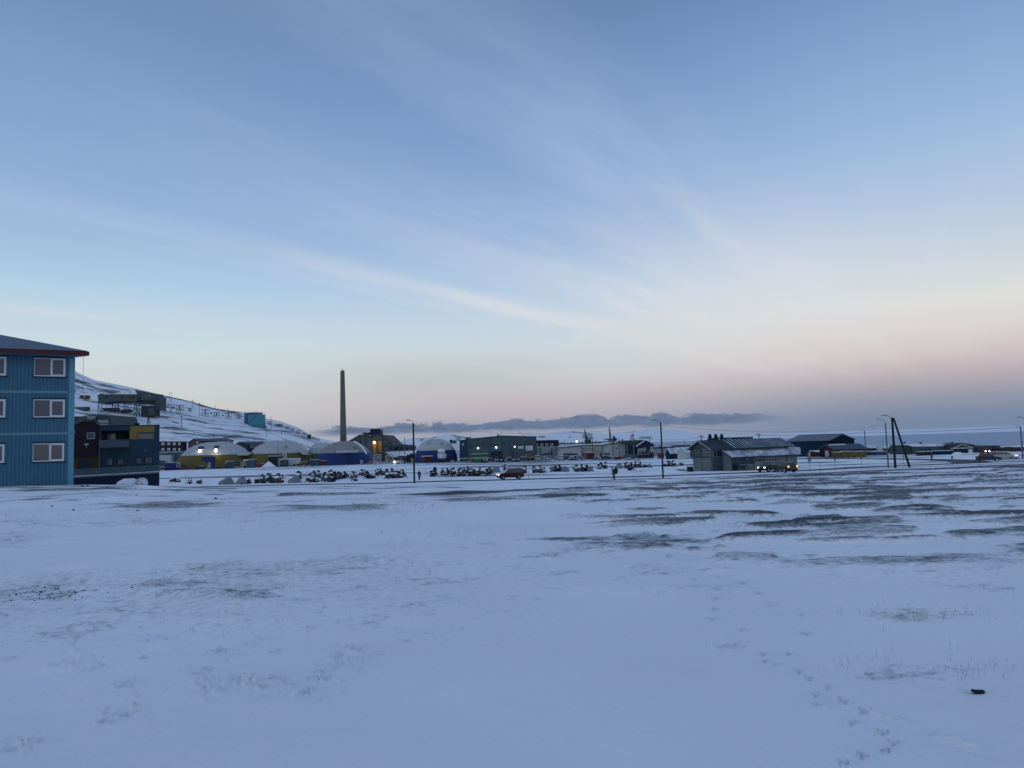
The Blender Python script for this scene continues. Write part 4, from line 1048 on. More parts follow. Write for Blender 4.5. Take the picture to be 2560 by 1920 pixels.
# ================================================================== storage halls (domes)
def dome(label, px0, px1, py0, py1, D, low, up, split=.507, grp='domed storage halls', depth=1.15, part_up='roof'):
    pm = (px0+px1)/2; x = X(pm, D); a = (X(px1,D)-X(px0,D))/2; zb = g1(x, D-a*.8)-.3; h = Z(py0, D, pm)-zb
    t = thing('domed_hall', label, 'storage hall', (x, D, zb), grp)
    prof = [(1,0),(1.0,.2),(.97,.36),(.893,.52),(.74,.74),(.57,.87),(.40,.95),(.20,1.0),(.02,1.005)]
    n = 28
    def ring(lst):
        mb = MB(); vs, fs = [], []
        for r_, z in lst:
            for i in range(n):
                q = 2*math.pi*(i+.5)/n; vs.append((x+a*r_*math.cos(q), D+a*depth*r_*math.sin(q), zb+h*z))
        for k in range(len(lst)-1):
            for i in range(n): fs.append((k*n+i, k*n+(i+1)%n, (k+1)*n+(i+1)%n, (k+1)*n+i))
        return mb.add(vs, fs)
    i = 3
    part('wall', ring(prof[:4]), low, t); part(part_up, ring(prof[3:]), up, t)
    return t, x, a, zb, h
def on_dome(x, a, D, px, depth=1.15, k=.96):
    """front distance of a dome wall at this column"""
    xx = X(px, D); u = max(-.99, min(.99, (xx-x)/(a*k))); return D-a*depth*k*math.sqrt(1-u*u)
D = 322.
d1, x1, a1, zb1, h1 = dome('yellow and white domed hall with two lit floodlights and a blue door', 450, 630, 1105, 1169, D, YELLOW, DOMEW)
fD = on_dome(x1, a1, D, 520)
dr = part('door', MB().pbox(504,535,1142,1169.5,fD-.6,2), BLUED, d1)
part('wicket_door', MB().pbox(519.5,527,1156,1169.5,fD-.6,.1,-.1), PALEG, dr)
part('awning', MB().pprism([(583,1131.5),(628,1131.5),(622,1138),(592,1139)], D-8, 5), OFFW, d1)
def floodlight(parent, px, py, D, m=LAMPW, r=.62, dx=-4):
    c = P(px, py, D)
    b = part('floodlight', MB().box(c[0]-.9, c[0]+.9, c[1]+.3, c[1]+1.4, c[2]+1.0, c[2]+1.9).tube((c[0],c[1]+.2,c[2]+.3),(c[0],c[1]+.8,c[2]+1.1),.3), DARK, parent)
    part('bulb', MB().ball(c, r, r*.6, r*.95, 12, 8), m, b, True)
def lampo(name, loc, e, col, r=.4):
    l = bpy.data.lights.new(name, 'POINT'); l.energy = e; l.color = col; l.shadow_soft_size = r
    o = bpy.data.objects.new(name, l); COL.objects.link(o); o.location = loc
for px in (500.5, 539.5):
    fd = on_dome(x1, a1, D, px, k=.80)-1.6; floodlight(d1, px, 1127.5 if px < 510 else 1126, fd)
    c = P(px, 1127, fd); lampo('flood_glow', (c[0], c[1]-.9, c[2]), 70, (1,.88,.6))
d2, x2, a2, zb2, h2 = dome('middle yellow and white domed hall with a dark porch, behind the white lorry box', 620, 778, 1102, 1165, 326., YELLOW, DOMEW)
fD = on_dome(x2, a2, 326., 690)
part('porch', MB().pbox(672,704.5,1141,1164,fD-1.5,3), BLACK, d2); part('porch_roof', MB().pbox(671,706,1138.3,1141.5,fD-2,3.5), PALEG, d2)
pwin(d2, 706.5, 716.5, 1134, 1144.5, fD-.2, fm=WHITE, pm=GLASSD, mull=(.33,.66), t=.2)
part('awning', MB().pprism([(745,1127.5),(772,1126),(768,1137),(757,1137)], 318, 5), OFFW, d2)
for px in (664, 713): part('vent', MB().pbox(px-2, px+2, 1113, 1118, on_dome(x2,a2,326.,px,k=.72)-.2, 2), PALEG, d2)
dome('paler dome added for the differently lit left side of the blue beige hall', 764, 850, 1106, 1163, 338., YELLOW, DOMEW)  # beige hall's differently lit left lobe, built as a separate paler dome
d3, x3, a3, zb3, h3 = dome('domed hall with beige top and strong blue walls, below the chimney', 792, 932, 1103, 1161, 318., BLUED, DOMEB)
fD = on_dome(x3, a3, 318., 867)
part('sign_board', MB().pbox(840,893,1125.5,1132,fD+.3,1.2), OFFW, d3)
part('beige_strip', MB().pbox(843,892,1117.5,1121,fD+4.6,1), mat('beige_band',(.22,.19,.17),.7,.1,.3), d3)  # darker beige strip across the roof, above the sign board
rim = MB(); pr = [(.955,.42),(.90,.51),(.75,.73),(.58,.86),(.41,.94)]
for (r0, z0), (r1, z1) in zip(pr, pr[1:]): 
    q = math.pi*1.86; rim.tube((x3+a3*r0*math.cos(q), 318-0-a3*1.15*r0*.42, zb3+h3*z0+.2), (x3+a3*r1*math.cos(q), 318-a3*1.15*r1*.42, zb3+h3*z1+.2), .45, .45, 6)
part('snow_rim', rim, SNOW, d3)
part('diagonal_plank', MB().pprism([(868,1136),(874,1136),(883,1158),(876,1158)], fD-.2, .4), BLUEN, d3)
d4, x4, a4, zb4, h4 = dome('domed hall with deep blue walls and grey-white top behind the white boat', 1035, 1143, 1097, 1156, 312., BLUED, DOMEW)
rim = MB()
for (r0, z0), (r1, z1) in zip(pr, pr[1:]): rim.tube((x4-a4*r0*.93, 312-a4*1.15*r0*.40, zb4+h4*z0+.2), (x4-a4*r1*.93, 312-a4*1.15*r1*.40, zb4+h4*z1+.2), .45, .45, 6)
part('snow_rim', rim, SNOW, d4)
for px in (1072, 1104): part('vent', MB().pbox(px-2, px+2, 1106, 1110, on_dome(x4,a4,312.,px,k=.72)-.2, 2), PALEG, d4)

# ================================================================== chimney and power station
D = 420.
zt, zb = Z(927, D, 855), g1(X(856,D), D)-1
xc = X(856.3, D, 1100)
ch = thing('chimney', 'tall tapering concrete chimney of the power station', 'chimney', (xc, D+2, zb))
r0 = (X(864.6,D,1100)-X(848,D,1100))/2; r1 = (X(858.6,D,930)-X(848.2,D,930))/2
part('stack', MB().lathe((xc, D+2, zb), [(r0*1.10,0),(r0,(zt-zb)*.2),(r1,zt-zb)], 20), CONC, ch, True)
part('flue', MB().lathe((xc, D+2, zt), [(r1*.5,0),(r1*.5,.5)], 12), DARK, ch)
an = Each('lightning_rod', DARK, ch)
for i in range(6):
    a = i*math.pi/3+.2; an.tube((xc+r1*.9*math.cos(a), D+2+r1*.9*math.sin(a), zt), (xc+r1*.9*math.cos(a), D+2+r1*.9*math.sin(a), zt+2.0), .05, .03, 4)

ld = MB(); ld.box(xc-.25, xc+.25, D+2-r0-.15, D+2-r0+.5, zb+2, zb+16); part('ladder', ld, CONCD, ch)
D = 392.
pp = thing('power_station', 'grey green power station hall with sloping dark roof beside the chimney', 'industrial building', (X(925,D), D+15, g1(X(925,D),D)))
part('wall', MB().pprism([(866,1108),(899,1089.5),(957,1089.5),(981,1112),(981,1170),(866,1170)], D, 34), TEALG, pp)
part('roof', MB().pprism([(862,1107.5),(898.5,1086.4),(957.6,1086.6),(983,1111.2),(982,1113.2),(957,1089.8),(899,1089.6),(866,1109)], D-.6, 35), DARKROOF, pp)
part('penthouse', MB().pbox(925,949.5,1073.5,1087,D+3,10), BLUEN, pp)
pv = Each('roof_vent', BLACK, pp)
for px in (927,931,935,939,943,947): pv.pbox(px,px+2.2,1071.8,1073.6,D+4,2)
for px in (906.5,911,915,919,923): pv.pbox(px,px+2.6,1082.5-(px%3),1086.6,D+2,1.5)
pv.pbox(952,953,1076.5,1087,D+4,.5)
st = Each('window', GLASSD, pp)
for (a, b) in ((901,911),(916,929),(933,944),(946,955)): st.pbox(a,b,1094,1103.5,D,.1,-.1)

st = Each('pilaster', BLUEN, pp)
for a in (901,914.5,930,957): st.pbox(a,a+1.2,1090,1165,D,.16,-.16)

part('window', MB().pbox(960,972,1104.5,1110,D,.1,-.1), GLASSD, pp)
yd = part('lift_door', MB().pbox(932,955.5,1103,1136,D,.2,-.25), OCHRE, pp); part('door_gap', MB().pbox(941,946,1102,1136,D,.1,-.32), OLIVE, yd)
c = P(935.5, 1106, D-1.6); bk = part('wall_lamp', MB().tube((c[0],c[1],c[2]+.3),(c[0],D,c[2]+1),.12), DARK, pp); part('bulb', MB().ball(c,.58,.5,.58,12,8), LAMPO, bk, True)
lampo('wall_lamp_glow', (c[0]+.8, c[1]-.9, c[2]-.8), 150, (1,.55,.18))
wg = part('wing', MB().pbox(960,1032,1115,1150,D-6,14), TEALG, pp)
part('wing_roof', MB().pprism([(958,1115.5),(962,1110.8),(1021,1111.5),(1035.5,1121.5),(1034.5,1123.5),(1019.5,1114.5)], D-7, 16), DARKROOF, pp)
st = Each('window', GLASSD, pp)
for a in (972,985,988,999,1012): st.pbox(a,a+9,1118,1125,D-6,.1,-.1)

part('low_roof', MB().pprism([(964,1130),(1034,1126.5),(1034,1143),(970,1143)], D-20, 12), SNOW, pp)
part('low_wall', MB().pprism([(970,1143.2),(1033,1143.2),(1033,1165),(970,1165)], D-19.5, 11), TEAL, pp)
part('chute', MB().pprism([(936,1131),(957,1131),(984,1152),(984,1162),(936,1162)], D-30, 8), OLIVE, pp)
# yellow-white access stairs
def scaffold(label, px0, px1, py0, py1, D, lv):
    x0, x1 = X(px0,D), X(px1,D); zt = Z(py0,D,(px0+px1)/2); zb = g1((x0+x1)/2, D)
    t = thing('access_stair', label, 'stair tower', ((x0+x1)/2, D+1.5, zb), 'steel access stairs'); h = (zt-zb)/lv
    for x in (x0, x1):
        for y in (D, D+3): part('post', MB().cbox((x,y,(zt+zb)/2),(.22,.22,zt-zb)), OFFW, t)
    for k in range(1, lv+1): part('landing', MB().box(x0,x1,D-.05,D+3.05,zb+k*h-.2,zb+k*h), OFFW, t)
    for k in range(lv):
        a, b = (x0, x1) if k % 2 else (x1, x0)
        part('flight', MB().tube((a,D+.2,zb+k*h),(b,D+.2,zb+(k+1)*h),.16,.16,4).tube((a,D+.2,zb+k*h+.9),(b,D+.2,zb+(k+1)*h+.9),.08,.08,4), OFFW, t)
scaffold('pale three-level steel stair tower right of the blue beige dome', 934, 950, 1136, 1158, 300, 3)
scaffold('lower pale steel stair tower in front of the power station wing', 964, 981, 1139, 1158, 300, 2)

# ================================================================== grey teal warehouse
D = 305.
wh = thing('warehouse', 'large grey teal warehouse with a window band, open dark door and two white signs', 'warehouse', (X(1250,D), D+12, g1(X(1250,D),D)))
q = lambda a, b: (1120+a/6.9125, 1040+b/6.911)
part('wall', MB().pprism([q(335,403),q(930,345),q(1528,362),q(1528,790),q(335,790)], D, 26), TEALG, wh)
part('roof', MB().pprism([q(328,396),q(930,336),q(1534,353),q(1534,364),q(930,348),q(328,408)], D-.4, 27), DARKROOF, wh)
part('side_wing', MB().pprism([q(200,420),q(336,400),q(336,790),q(200,790)], D+.6, 22), TEAL, wh)
part('round_sign', MB().tube(P(*q(258,492),D+.5), P(*q(258,492),D+.4), .45,.45,14), OFFW, wh)
bw = [(352,395),(398,432),(472,498),(502,525),(545,600),(603,628),(672,725),(745,780),(785,825),(832,872),(935,975),(1035,1080),(1145,1185),(1190,1225),(1242,1270),(1335,1360),(1370,1395),(1400,1440),(1450,1510)]
for a, b in bw:
    o = -(a-352)*.042 if a < 930 else -24+(a-930)*.005
    pwin(wh, *[q(a,0)[0], q(b,0)[0]], q(0,497+o)[1], q(0,545+o)[1], D, fm=BLACK, pm=(GLASS if (a//7)%3 else GLASSL), t=.16)
pl = Each('pilaster', GREENG, wh)
for a in (340,530,735,932,1136,1318,1524): pl.pbox(q(a-5,0)[0], q(a+5,0)[0], q(0,360 if 700<a<1400 else 400)[1]+1, 1153, D, .12, -.12)

dr = part('door', MB().pbox(q(747,0)[0],q(935,0)[0],q(0,606)[1],1152.5,D,.15,-.14), BLUEN, wh)
pwin(wh, q(815,0)[0], q(862,0)[0], q(0,695)[1], q(0,745)[1], D, off=-.2, fm=PALEG, pm=GLASSD, t=.12)
part('stair_window', MB().pbox(q(1085,0)[0],q(1132,0)[0],q(0,540)[1],q(0,740)[1],D,.1,-.1), GLASSD, wh)
frD = Fr(0, D, 0)
def sign_on(parent, x0, x1, y0, y1, D, m=WHITE, off=-.35):
    return part('sign', MB().pbox(x0, x1, y0, y1, D, .15, off), m, parent)
s1 = sign_on(wh, *[q(1210,0)[0], q(1312,0)[0]], q(0,520)[1], q(0,563)[1], D)
part('lettering', ink_marks(MB(), frD, X(q(1225,0)[0],D), X(q(1300,0)[0],D), Z(q(0,545)[1],D,1303), Z(q(0,530)[1],D,1303), D-.36, 12, 3), INK, s1)
s2 = sign_on(wh, *[q(1340,0)[0], q(1465,0)[0]], q(0,512)[1], q(0,596)[1], D)
mk = ink_marks(MB(), frD, X(q(1365,0)[0],D), X(q(1440,0)[0],D), Z(q(0,548)[1],D,1322), Z(q(0,528)[1],D,1322), D-.36, 6, 5)
ink_marks(mk, frD, X(q(1390,0)[0],D), X(q(1455,0)[0],D), Z(q(0,585)[1],D,1322), Z(q(0,568)[1],D,1322), D-.36, 9, 8)
mk.box(X(q(1355,0)[0],D), X(q(1375,0)[0],D), D-.375, D-.36, Z(q(0,585)[1],D,1322), Z(q(0,566)[1],D,1322)); part('lettering', mk, INK, s2)
for a, b in ((520,555),(832,543),(1153,530)):
    c = P(*q(a,b), D-1.1); bk = part('wall_lamp', MB().tube((c[0],c[1],c[2]+.1),(c[0],D,c[2]+.5),.08), DARK, wh)
    part('bulb', MB().ball(c, .27 if a < 1000 else .2, .25, .27 if a < 1000 else .2, 10, 6), LAMPC, bk, True)
vt = Each('roof_vent', GREENG, wh); vt.pbox(q(300,0)[0],q(380,0)[0],q(0,368)[1],q(0,385)[1],D+4,4); vt.pbox(q(312,0)[0],q(372,0)[0],q(0,385)[1],q(0,408)[1],D+4.5,3)
vt.pbox(q(848,0)[0],q(886,0)[0],q(0,318)[1],q(0,328)[1],D+6,3); vt.pbox(q(853,0)[0],q(881,0)[0],q(0,328)[1],q(0,350)[1],D+6.5,2)
an = Each('aerial', STEELP, wh)
for a, b, c in ((390,305,395),(735,245,370),(918,228,348)): an.tube(P(*q(a,b),D+5), P(*q(a,c),D+5), .05)

crate('shipping_container', 'green shipping container with white lettering in front of the warehouse', 'container', q(390,0)[0], q(688,0)[0], q(0,657)[1], 1152.8, 296, 2.5, GREENC, None, 16)
gc = bpy.data.objects['shipping_container']
text_part('EVERGREEN', 1.25, (X(q(548,0)[0],296), 295.97, Z(q(0,730)[1],296,q(548,0)[0])), WHITE, gc)
t = thing('crate', 'tan wooden crate at the left end of the green container', 'crate', P(q(370,0)[0],1153.5,294))
D = 294.; part('body', MB().pbox(q(340,0)[0],q(400,0)[0],q(0,720)[1],1154,D,1.8), TAN, t); part('batten', MB().pbox(q(338,0)[0],q(402,0)[0],q(0,748)[1],q(0,754)[1],D,.06,-.06), OLIVE, t)
t = thing('equipment_box', 'low grey box beside the tan crate', 'box', P(q(275,0)[0],1154,293)); D = 293.
part('body', MB().pbox(q(215,0)[0],q(335,0)[0],q(0,735)[1],1154.5,D,1.8), GREENG, t); part('lid', MB().pbox(q(212,0)[0],q(338,0)[0],q(0,729)[1],q(0,735)[1],D,2,-.1), SNOWROOF, t)
t = pole('lamp_mast', 'slim double-armed lamp mast in front of the warehouse sign', 'street lamp', 1309.7, 1087, 1141, 300, .13, STEELP, None,
   lambda t, x, D, zt: (part('arm', MB().path([(x,D,zt-.2),(x-.6,D,zt+.5),(x-1.0,D,zt+.7)],.06).path([(x,D,zt-.2),(x+.7,D,zt+.4),(x+1.2,D,zt+.5)],.06), STEELP, t),
     part('lamp_head', MB().prism([(x-1.0,zt+.62),(x-2.0,zt+1.0),(x-1.9,zt+1.12),(x-1.0,zt+.8)],D-.2,D+.2), OFFW, t), part('lamp_head', MB().prism([(x+1.2,zt+.42),(x+2.6,zt+.75),(x+2.5,zt+.9),(x+1.2,zt+.6)],D-.2,D+.2), OFFW, t)))
# dark-topped house
D = 318.
dh = thing('house', 'flat-roofed house with plum-black upper storey over pale walls, right of the warehouse', 'house', (X(1370,D), D+6, g1(X(1370,D),D)))
part('upper_wall', MB().pbox(1341,1397,1100.5,1116.3,D,12), PLUM, dh); part('roof', MB().pbox(1340.5,1397.6,1099.2,1100.5,D,12.6,-.3), SNOW, dh)
part('lower_wall', MB().pbox(1342,1395,1116.3,1152,D+.15,11), OFFW, dh)
for a in (1339.5,1351,1363.5,1376): pwin(dh, max(1342,a), a+7 if a > 1342 else 1345, 1108.5, 1115.8, D, fm=WHITE, pm=GLASSD, t=.2)
st = Each('trim', BLUEN, dh); st.pbox(1351.5,1353,1120,1138,D,.25,-.1); st.pbox(1378.5,1380.2,1119,1135,D,.25,-.1); st.pbox(1364,1381.5,1133,1135,D,1.2,-1.1)
part('canopy', MB().pbox(1341.5,1352,1117.3,1119,D,1.5,-1.4), SNOW, dh)
part('door', MB().pbox(1356,1365,1135,1152,D,.2,-.06), TEALG, dh)
# long white hall
D = 308.
q6 = lambda a, b: (1380+a/6.506, 1040+b/6.505)
lh = thing('long_hall', 'long pale industrial hall with a cream central section, behind parked vehicles', 'building', (X(1480,D), D+10, g1(X(1480,D),D)))
part('wall', MB().pprism([q6(92,520),q6(485,485),q6(485,720),q6(92,720)], D, 16), OFFW, lh)
part('wall', MB().pprism([q6(492,485),q6(812,478),q6(812,710),q6(492,710)], D-.6, 16), mat('cream_wall',(.31,.305,.27),.7,.1,.4), lh, label='cream wall section with brown lettering')
part('wall', MB().pprism([q6(820,476),q6(1000,440),q6(1128,440),q6(1222,460),q6(1222,685),q6(820,700)], D, 16), OFFW, lh)
part('roof', MB().pprism([q6(85,510),q6(485,474),q6(820,468),q6(1000,430),q6(1230,430),q6(1230,440),q6(1000,440),q6(820,478),q6(485,485),q6(85,522)], D-.8, 18), DARKROOF, lh)
part('snow_layer', MB().pprism([q6(85,500),q6(485,462),q6(820,456),q6(960,424),q6(1000,428),q6(820,467),q6(485,473),q6(85,509)], D-.5, 17), SNOW, lh)
tm = Each('trim', CONCD, lh); 
for a, b in ((88,520),(489,486),(814,478),(990,445),(1222,462)): tm.pbox(*[q6(a-4,0)[0], q6(a+4,0)[0]], q6(0,b)[1], q6(0,690)[1], D, .2, -.75)

st = Each('window', GLASSD, lh); 
for a in range(185, 410, 26): st.pbox(q6(a,0)[0], q6(a+22,0)[0], q6(0,606)[1], q6(0,640)[1], D, .1, -.1)

st = Each('window', GLASSD, lh)
for a in (850, 880, 910): st.pbox(q6(a,0)[0], q6(a+22,0)[0], q6(0,600)[1], q6(0,640)[1], D, .1, -.1)

part('window', MB().pbox(q6(1035,0)[0], q6(1055,0)[0], q6(0,517)[1], q6(0,540)[1], D, .1, -.1), GLASSD, lh)
part('door', MB().pbox(q6(776,0)[0], q6(804,0)[0], q6(0,598)[1], q6(0,645)[1], D, .1, -.75), CONCD, lh)
ink = MAT_BR = mat('brown_lettering', (.12,.09,.07), .7, .1, 3)
frH = Fr(0, D-.6, 0)
mk = ink_marks(MB(), frH, X(q6(500,0)[0],D), X(q6(710,0)[0],D), Z(q6(0,540)[1],D,1475), Z(q6(0,516)[1],D,1475), D-.62, 20, 11)
ink_marks(mk, frH, X(q6(720,0)[0],D), X(q6(755,0)[0],D), Z(q6(0,610)[1],D,1492), Z(q6(0,555)[1],D,1492), D-.62, 3, 12, 2); part('lettering', mk, ink, lh)
crate('shipping_container', 'rust red container with a pale end, before the cream section of the long hall', 'container', q6(565,0)[0], q6(692,0)[0], q6(0,598)[1], q6(0,680)[1], 300, 2.5, REDC, None, 9)
t = thing('gate', 'brown board gate beside the rust red container', 'gate', P(q6(530,0)[0],1145,300)); D = 300.
part('board_panel', MB().pbox(q6(503,0)[0],q6(563,0)[0],q6(0,598)[1],1146,D,.3), mat('olive_board',(.13,.13,.10),.8,.15,1), t); part('post', MB().pbox(q6(498,0)[0],q6(504,0)[0],q6(0,590)[1],1146,D,.4,-.05), BROWN, t)
# boathouse
root, fr, L, W = house2('boathouse', 'dark navy gabled boathouse with a pale verge, right of the long hall', 'building', q6(1405,0)[0], 300, -40, q6(1670,0)[0], q6(1228,0)[0], q6(0,468)[1], q6(0,392)[1], BLUEN, DARKROOF) if False else (None,)*4
O = (X(q6(1400,0)[0], 300), 300.); d = dirv(0)
Lr = rlen(O, d, q6(1650,0)[0])
root, fr, L = gable('boathouse', 'dark navy gabled boathouse with a snow-white verge, right of the long hall', 'building', O, adv(O, d, Lr), 26, g1(*O)-.5, Z(q6(0,475)[1],300,q6(1500,0)[0]), Z(q6(0,398)[1],300,q6(1520,0)[0]), BLUEN, DARKROOF, .7, .25, None, 'y')
part('verge', MB(fr.pt).prism([(-.75, Z(q6(0,475)[1],300,q6(1500,0)[0])-.55), (L/2, Z(q6(0,398)[1],300,q6(1520,0)[0])+.02), (L/2, Z(q6(0,398)[1],300,q6(1520,0)[0])+.32), (-.75, Z(q6(0,475)[1],300,q6(1500,0)[0])-.2)], -.8, -.72), SNOW, root)
part('side_hall', MB().pprism([q6(1222,470),q6(1398,462),q6(1398,645),q6(1222,655)], 303, 22), BLUEN, root)
part('side_roof', MB().pprism([q6(1130,436),q6(1200,398),q6(1500,392),q6(1405,462),q6(1222,468)], 304, 20), DARKROOF, root)
st = Each('trim', PALEG, root); 
for a in (1222,1332,1396): st.pbox(q6(a-4,0)[0],q6(a+4,0)[0],q6(0,472)[1],q6(0,650)[1],303,.2,-.2)

rv = Each('roof_vent', BLACK, root); rv.pbox(q6(1140,0)[0],q6(1156,0)[0],q6(0,375)[1],q6(0,408)[1],312,1.2); rv.pbox(q6(1352,0)[0],q6(1366,0)[0],q6(0,378)[1],q6(0,395)[1],312,1.2)
# boats on racks by the boathouse
def hull(mb, x0, x1, y, z, h, w):
    n = 8; vs = []; 
    for i in range(n+1):
        u = i/n; ww = w/2*min(1, 1.15*(1-u**3)); k = .35*u*u*h
        vs += [(x0+(x1-x0)*u, y-ww, z+h+k), (x0+(x1-x0)*u, y-ww*.7, z+k*.6+.2*h), (x0+(x1-x0)*u, y, z+k*.8), (x0+(x1-x0)*u, y+ww*.7, z+k*.6+.2*h), (x0+(x1-x0)*u, y+ww, z+h+k)]
    fs = [(i*5+j, i*5+j+1, i*5+5+j+1, i*5+5+j) for i in range(n) for j in range(4)]+[(0,1,2,3,4)]+[(i*5+4, i*5, i*5+5, i*5+9) for i in range(n)]
    return mb.add(vs, fs)
for k, (a, b, c, lb) in enumerate([(1408,1532,566,'white boat hull topmost on the rack by the boathouse'),(1402,1540,598,'white boat hull in the middle of the rack by the boathouse'),(1390,1600,640,'long low boat at the foot of the rack by the boathouse')]):
    D = 292.; x0, x1 = X(q6(a,0)[0],D), X(q6(b,0)[0],D); z = Z(q6(0,c)[1],D,q6(1470,0)[0])
    t = thing('boat', lb, 'boat', ((x0+x1)/2, D, z), 'boats laid up by the boathouse')
    part('hull', hull(MB(), x0, x1, D, z, .9, 1.8), OFFW if k < 2 else TARP, t); part('gunwale', MB().box(x0, x1-.6, D-.95, D-.88, z+.82, z+.95), DARK, t)
t = thing('boat_rack', 'dark timber rack carrying the laid-up boats', 'rack', (X(q6(1470,0)[0],292), 292, g1(X(q6(1470,0)[0],292),292)))
zg = g1(X(q6(1470,0)[0],292),292)
for a in (1410,1470,1530):
    for y in (291, 293): part('post', MB().tube((X(q6(a,0)[0],292),y,zg-.2),(X(q6(a,0)[0],292),y,Z(q6(0,560)[1],292,1606)),.08), BROWN, t)
for c in (572,604,644): part('beam', MB().pbox(q6(1405,0)[0],q6(1536,0)[0],q6(0,c)[1],q6(0,c+5)[1],292,2.0,-1), BROWN, t)
t = thing('boat', 'white rigid boat with dark rail standing at the right of the boathouse', 'boat', P(q6(1625,0)[0],1134,290)); D = 290.
b0 = Z(q6(0,600)[1],D,1630); part('hull', hull(MB(), X(q6(1590,0)[0],D), X(q6(1662,0)[0],D), D, b0, 1.1, 1.6), OFFW, t); part('cabin', MB().pbox(q6(1600,0)[0],q6(1632,0)[0],q6(0,500)[1],q6(0,560)[1],D,1.2,-.6), OFFW, t); part('cradle', MB().pbox(q6(1600,0)[0],q6(1650,0)[0],q6(0,598)[1],q6(0,660)[1],D,1.4,-.7), DARK, t)
t = thing('boat', 'flat rust red boat hull beached in front of the long hall', 'boat', P(q6(1093,0)[0],1148,284)); D = 284.
part('hull', hull(MB(), X(q6(1012,0)[0],D), X(q6(1172,0)[0],D), D, g1(X(q6(1090,0)[0],D),D), 1.1, 2), REDC, t); part('snow_layer', MB().pbox(q6(1030,0)[0],q6(1165,0)[0],q6(0,655)[1],q6(0,660)[1],D,1.4,-.7), SNOW, t)
t = thing('boat', 'small boat under a green tarpaulin, right of the flat red hull', 'boat', P(q6(1263,0)[0],1148,284))
part('hull', hull(MB(), X(q6(1196,0)[0],D), X(q6(1335,0)[0],D), D, g1(X(q6(1260,0)[0],D),D), .8, 2), OFFW, t); part('tarpaulin', MB().ball((X(q6(1265,0)[0],D), D, g1(X(q6(1260,0)[0],D),D)+1.0), 2.9,1.0,.9,12,6,.08,2), TARPG, t)
# sheds
def shed(label, px0, px1, py_e, py_r, D, wall, roof, depth=8, grp='small gabled sheds'):
    A, B = (X(px0,D),D), (X(px1,D),D); m = (px0+px1)/2
    return gable('shed', label, 'shed', A, B, depth, g1(*A)-.4, Z(py_e,D,m), Z(py_r,D,m), wall, roof, .35, .15, grp, 'y')
def shed_r(label, px, D, deg, pr, pl, pe, py_r, wall, roof):
    r = house2('shed', label, 'shed', px, D, deg, pr, pl, pe, py_r, wall, roof, .3, .18); tag(r[0], group='small gabled sheds'); return r
shed_r('dark green gabled shed with a snowy roof, left of the white shed', q6(1905,0)[0]+2.5, 270, 52, q6(2085,0)[0], q6(1842,0)[0], q6(0,595)[1], q6(0,530)[1], TEALD, SNOWROOF)
r = shed_r('white gabled shed, right of the dark green one, beside the depot', q6(2175,0)[0], 262, 62, 1731, q6(2035,0)[0], q6(0,582)[1], q6(0,512)[1], OFFW, SNOWROOF)
D = 300.
crate('shipping_container', 'orange container left of the dark green shed, crossed by the lamp post', 'container', q6(1735,0)[0], q6(1822,0)[0], q6(0,590)[1], q6(0,657)[1], 285, 2.5, ORANGE, None, 6)
t = thing('storehouse', 'low pale storehouse with a black roof line behind the sheds', 'building', P(q6(1880,0)[0],1140,330)); D = 330.
part('wall', MB().pbox(q6(1655,0)[0],q6(1900,0)[0],q6(0,522)[1],1148,D,10), PALEG, t); part('roof', MB().pbox(q6(1650,0)[0],q6(1990,0)[0],q6(0,506)[1],q6(0,522)[1],D,10.6,-.3), BLACK, t)
part('upper_roof', MB().pprism([q6(1985,505),q6(2005,478),q6(2300,474),q6(2300,505)], D+4, 8), BLACK, t)
part('roof_vent', MB().pbox(q6(1748,0)[0],q6(1764,0)[0],q6(0,480)[1],q6(0,508)[1],D+3,1), BLACK, t)
# quay, cranes and ship mast far behind
t = thing('quay', 'dark low quay edge behind the long hall', 'quay', P(1460,1110,620)); D = 620.
part('deck', MB().pprism([q6(118,440),q6(470,432),q6(960,416),q6(960,434),q6(470,450),q6(118,462)], D, 14), CONCD, t)
rg = random.Random(4)
cl = MB()
for i in range(46):
    a = rg.uniform(480, 950); cl.pbox(q6(a,0)[0], q6(a+rg.uniform(6,16),0)[0], q6(0,432-(a-480)*.03-rg.uniform(3,12))[1], q6(0,440)[1], D, 3, rg.uniform(1,9))
part('bollard_clutter', cl, BLACK, t)
part('quay_lamp', MB().ball(P(*q6(402,413),D-1), .6,.6,.6,8,6), LAMPC, t, True)
def crane(label, pts, D, w, m):
    a, b = P(*pts[0], D), P(*pts[1], D); t = thing('crane', label, 'crane', b, 'harbour cranes')
    part('jib', MB().tube(b, a, w, w*.55, 5), m, t); part('lattice', MB().tube((b[0]+w*2,b[1],b[2]),(a[0]+.3,a[1],a[2]-2),w*.4,w*.3,4), m, t)
    part('base', MB().cbox((b[0]+w,b[1],b[2]-.5),(w*6,4,3.4)), m, t)
crane('dark leaning crane jib with a stubby foot behind the long hall', (q6(530,226), q6(566,410)), 610, .8, DARK)
crane('slender grey crane jib rising behind the long hall, right of the dark one', (q6(929,178), q6(948,390)), 630, .75, CONC)
t = thing('crane', 'low jib crane arm with a dark cab over the roof of the long hall', 'crane', P(*q6(1010,430),560), 'harbour cranes')
part('jib', MB().pprism([q6(850,368),q6(1060,362),q6(1060,378),q6(900,388),q6(852,384)], 560, 2), CONCD, t); part('mast', MB().pprism([q6(1000,330),q6(1025,320),q6(1035,380),q6(1010,440),q6(996,440)], 560, 3), DARK, t); part('cab', MB().pprism([q6(1020,370),q6(1058,374),q6(1050,410),q6(1024,406)], 559, 3), DARK, t)
t = thing('ship', 'white ship superstructure with masts behind the boathouse roof', 'ship', P(*q6(1302,400),640)); D = 640.
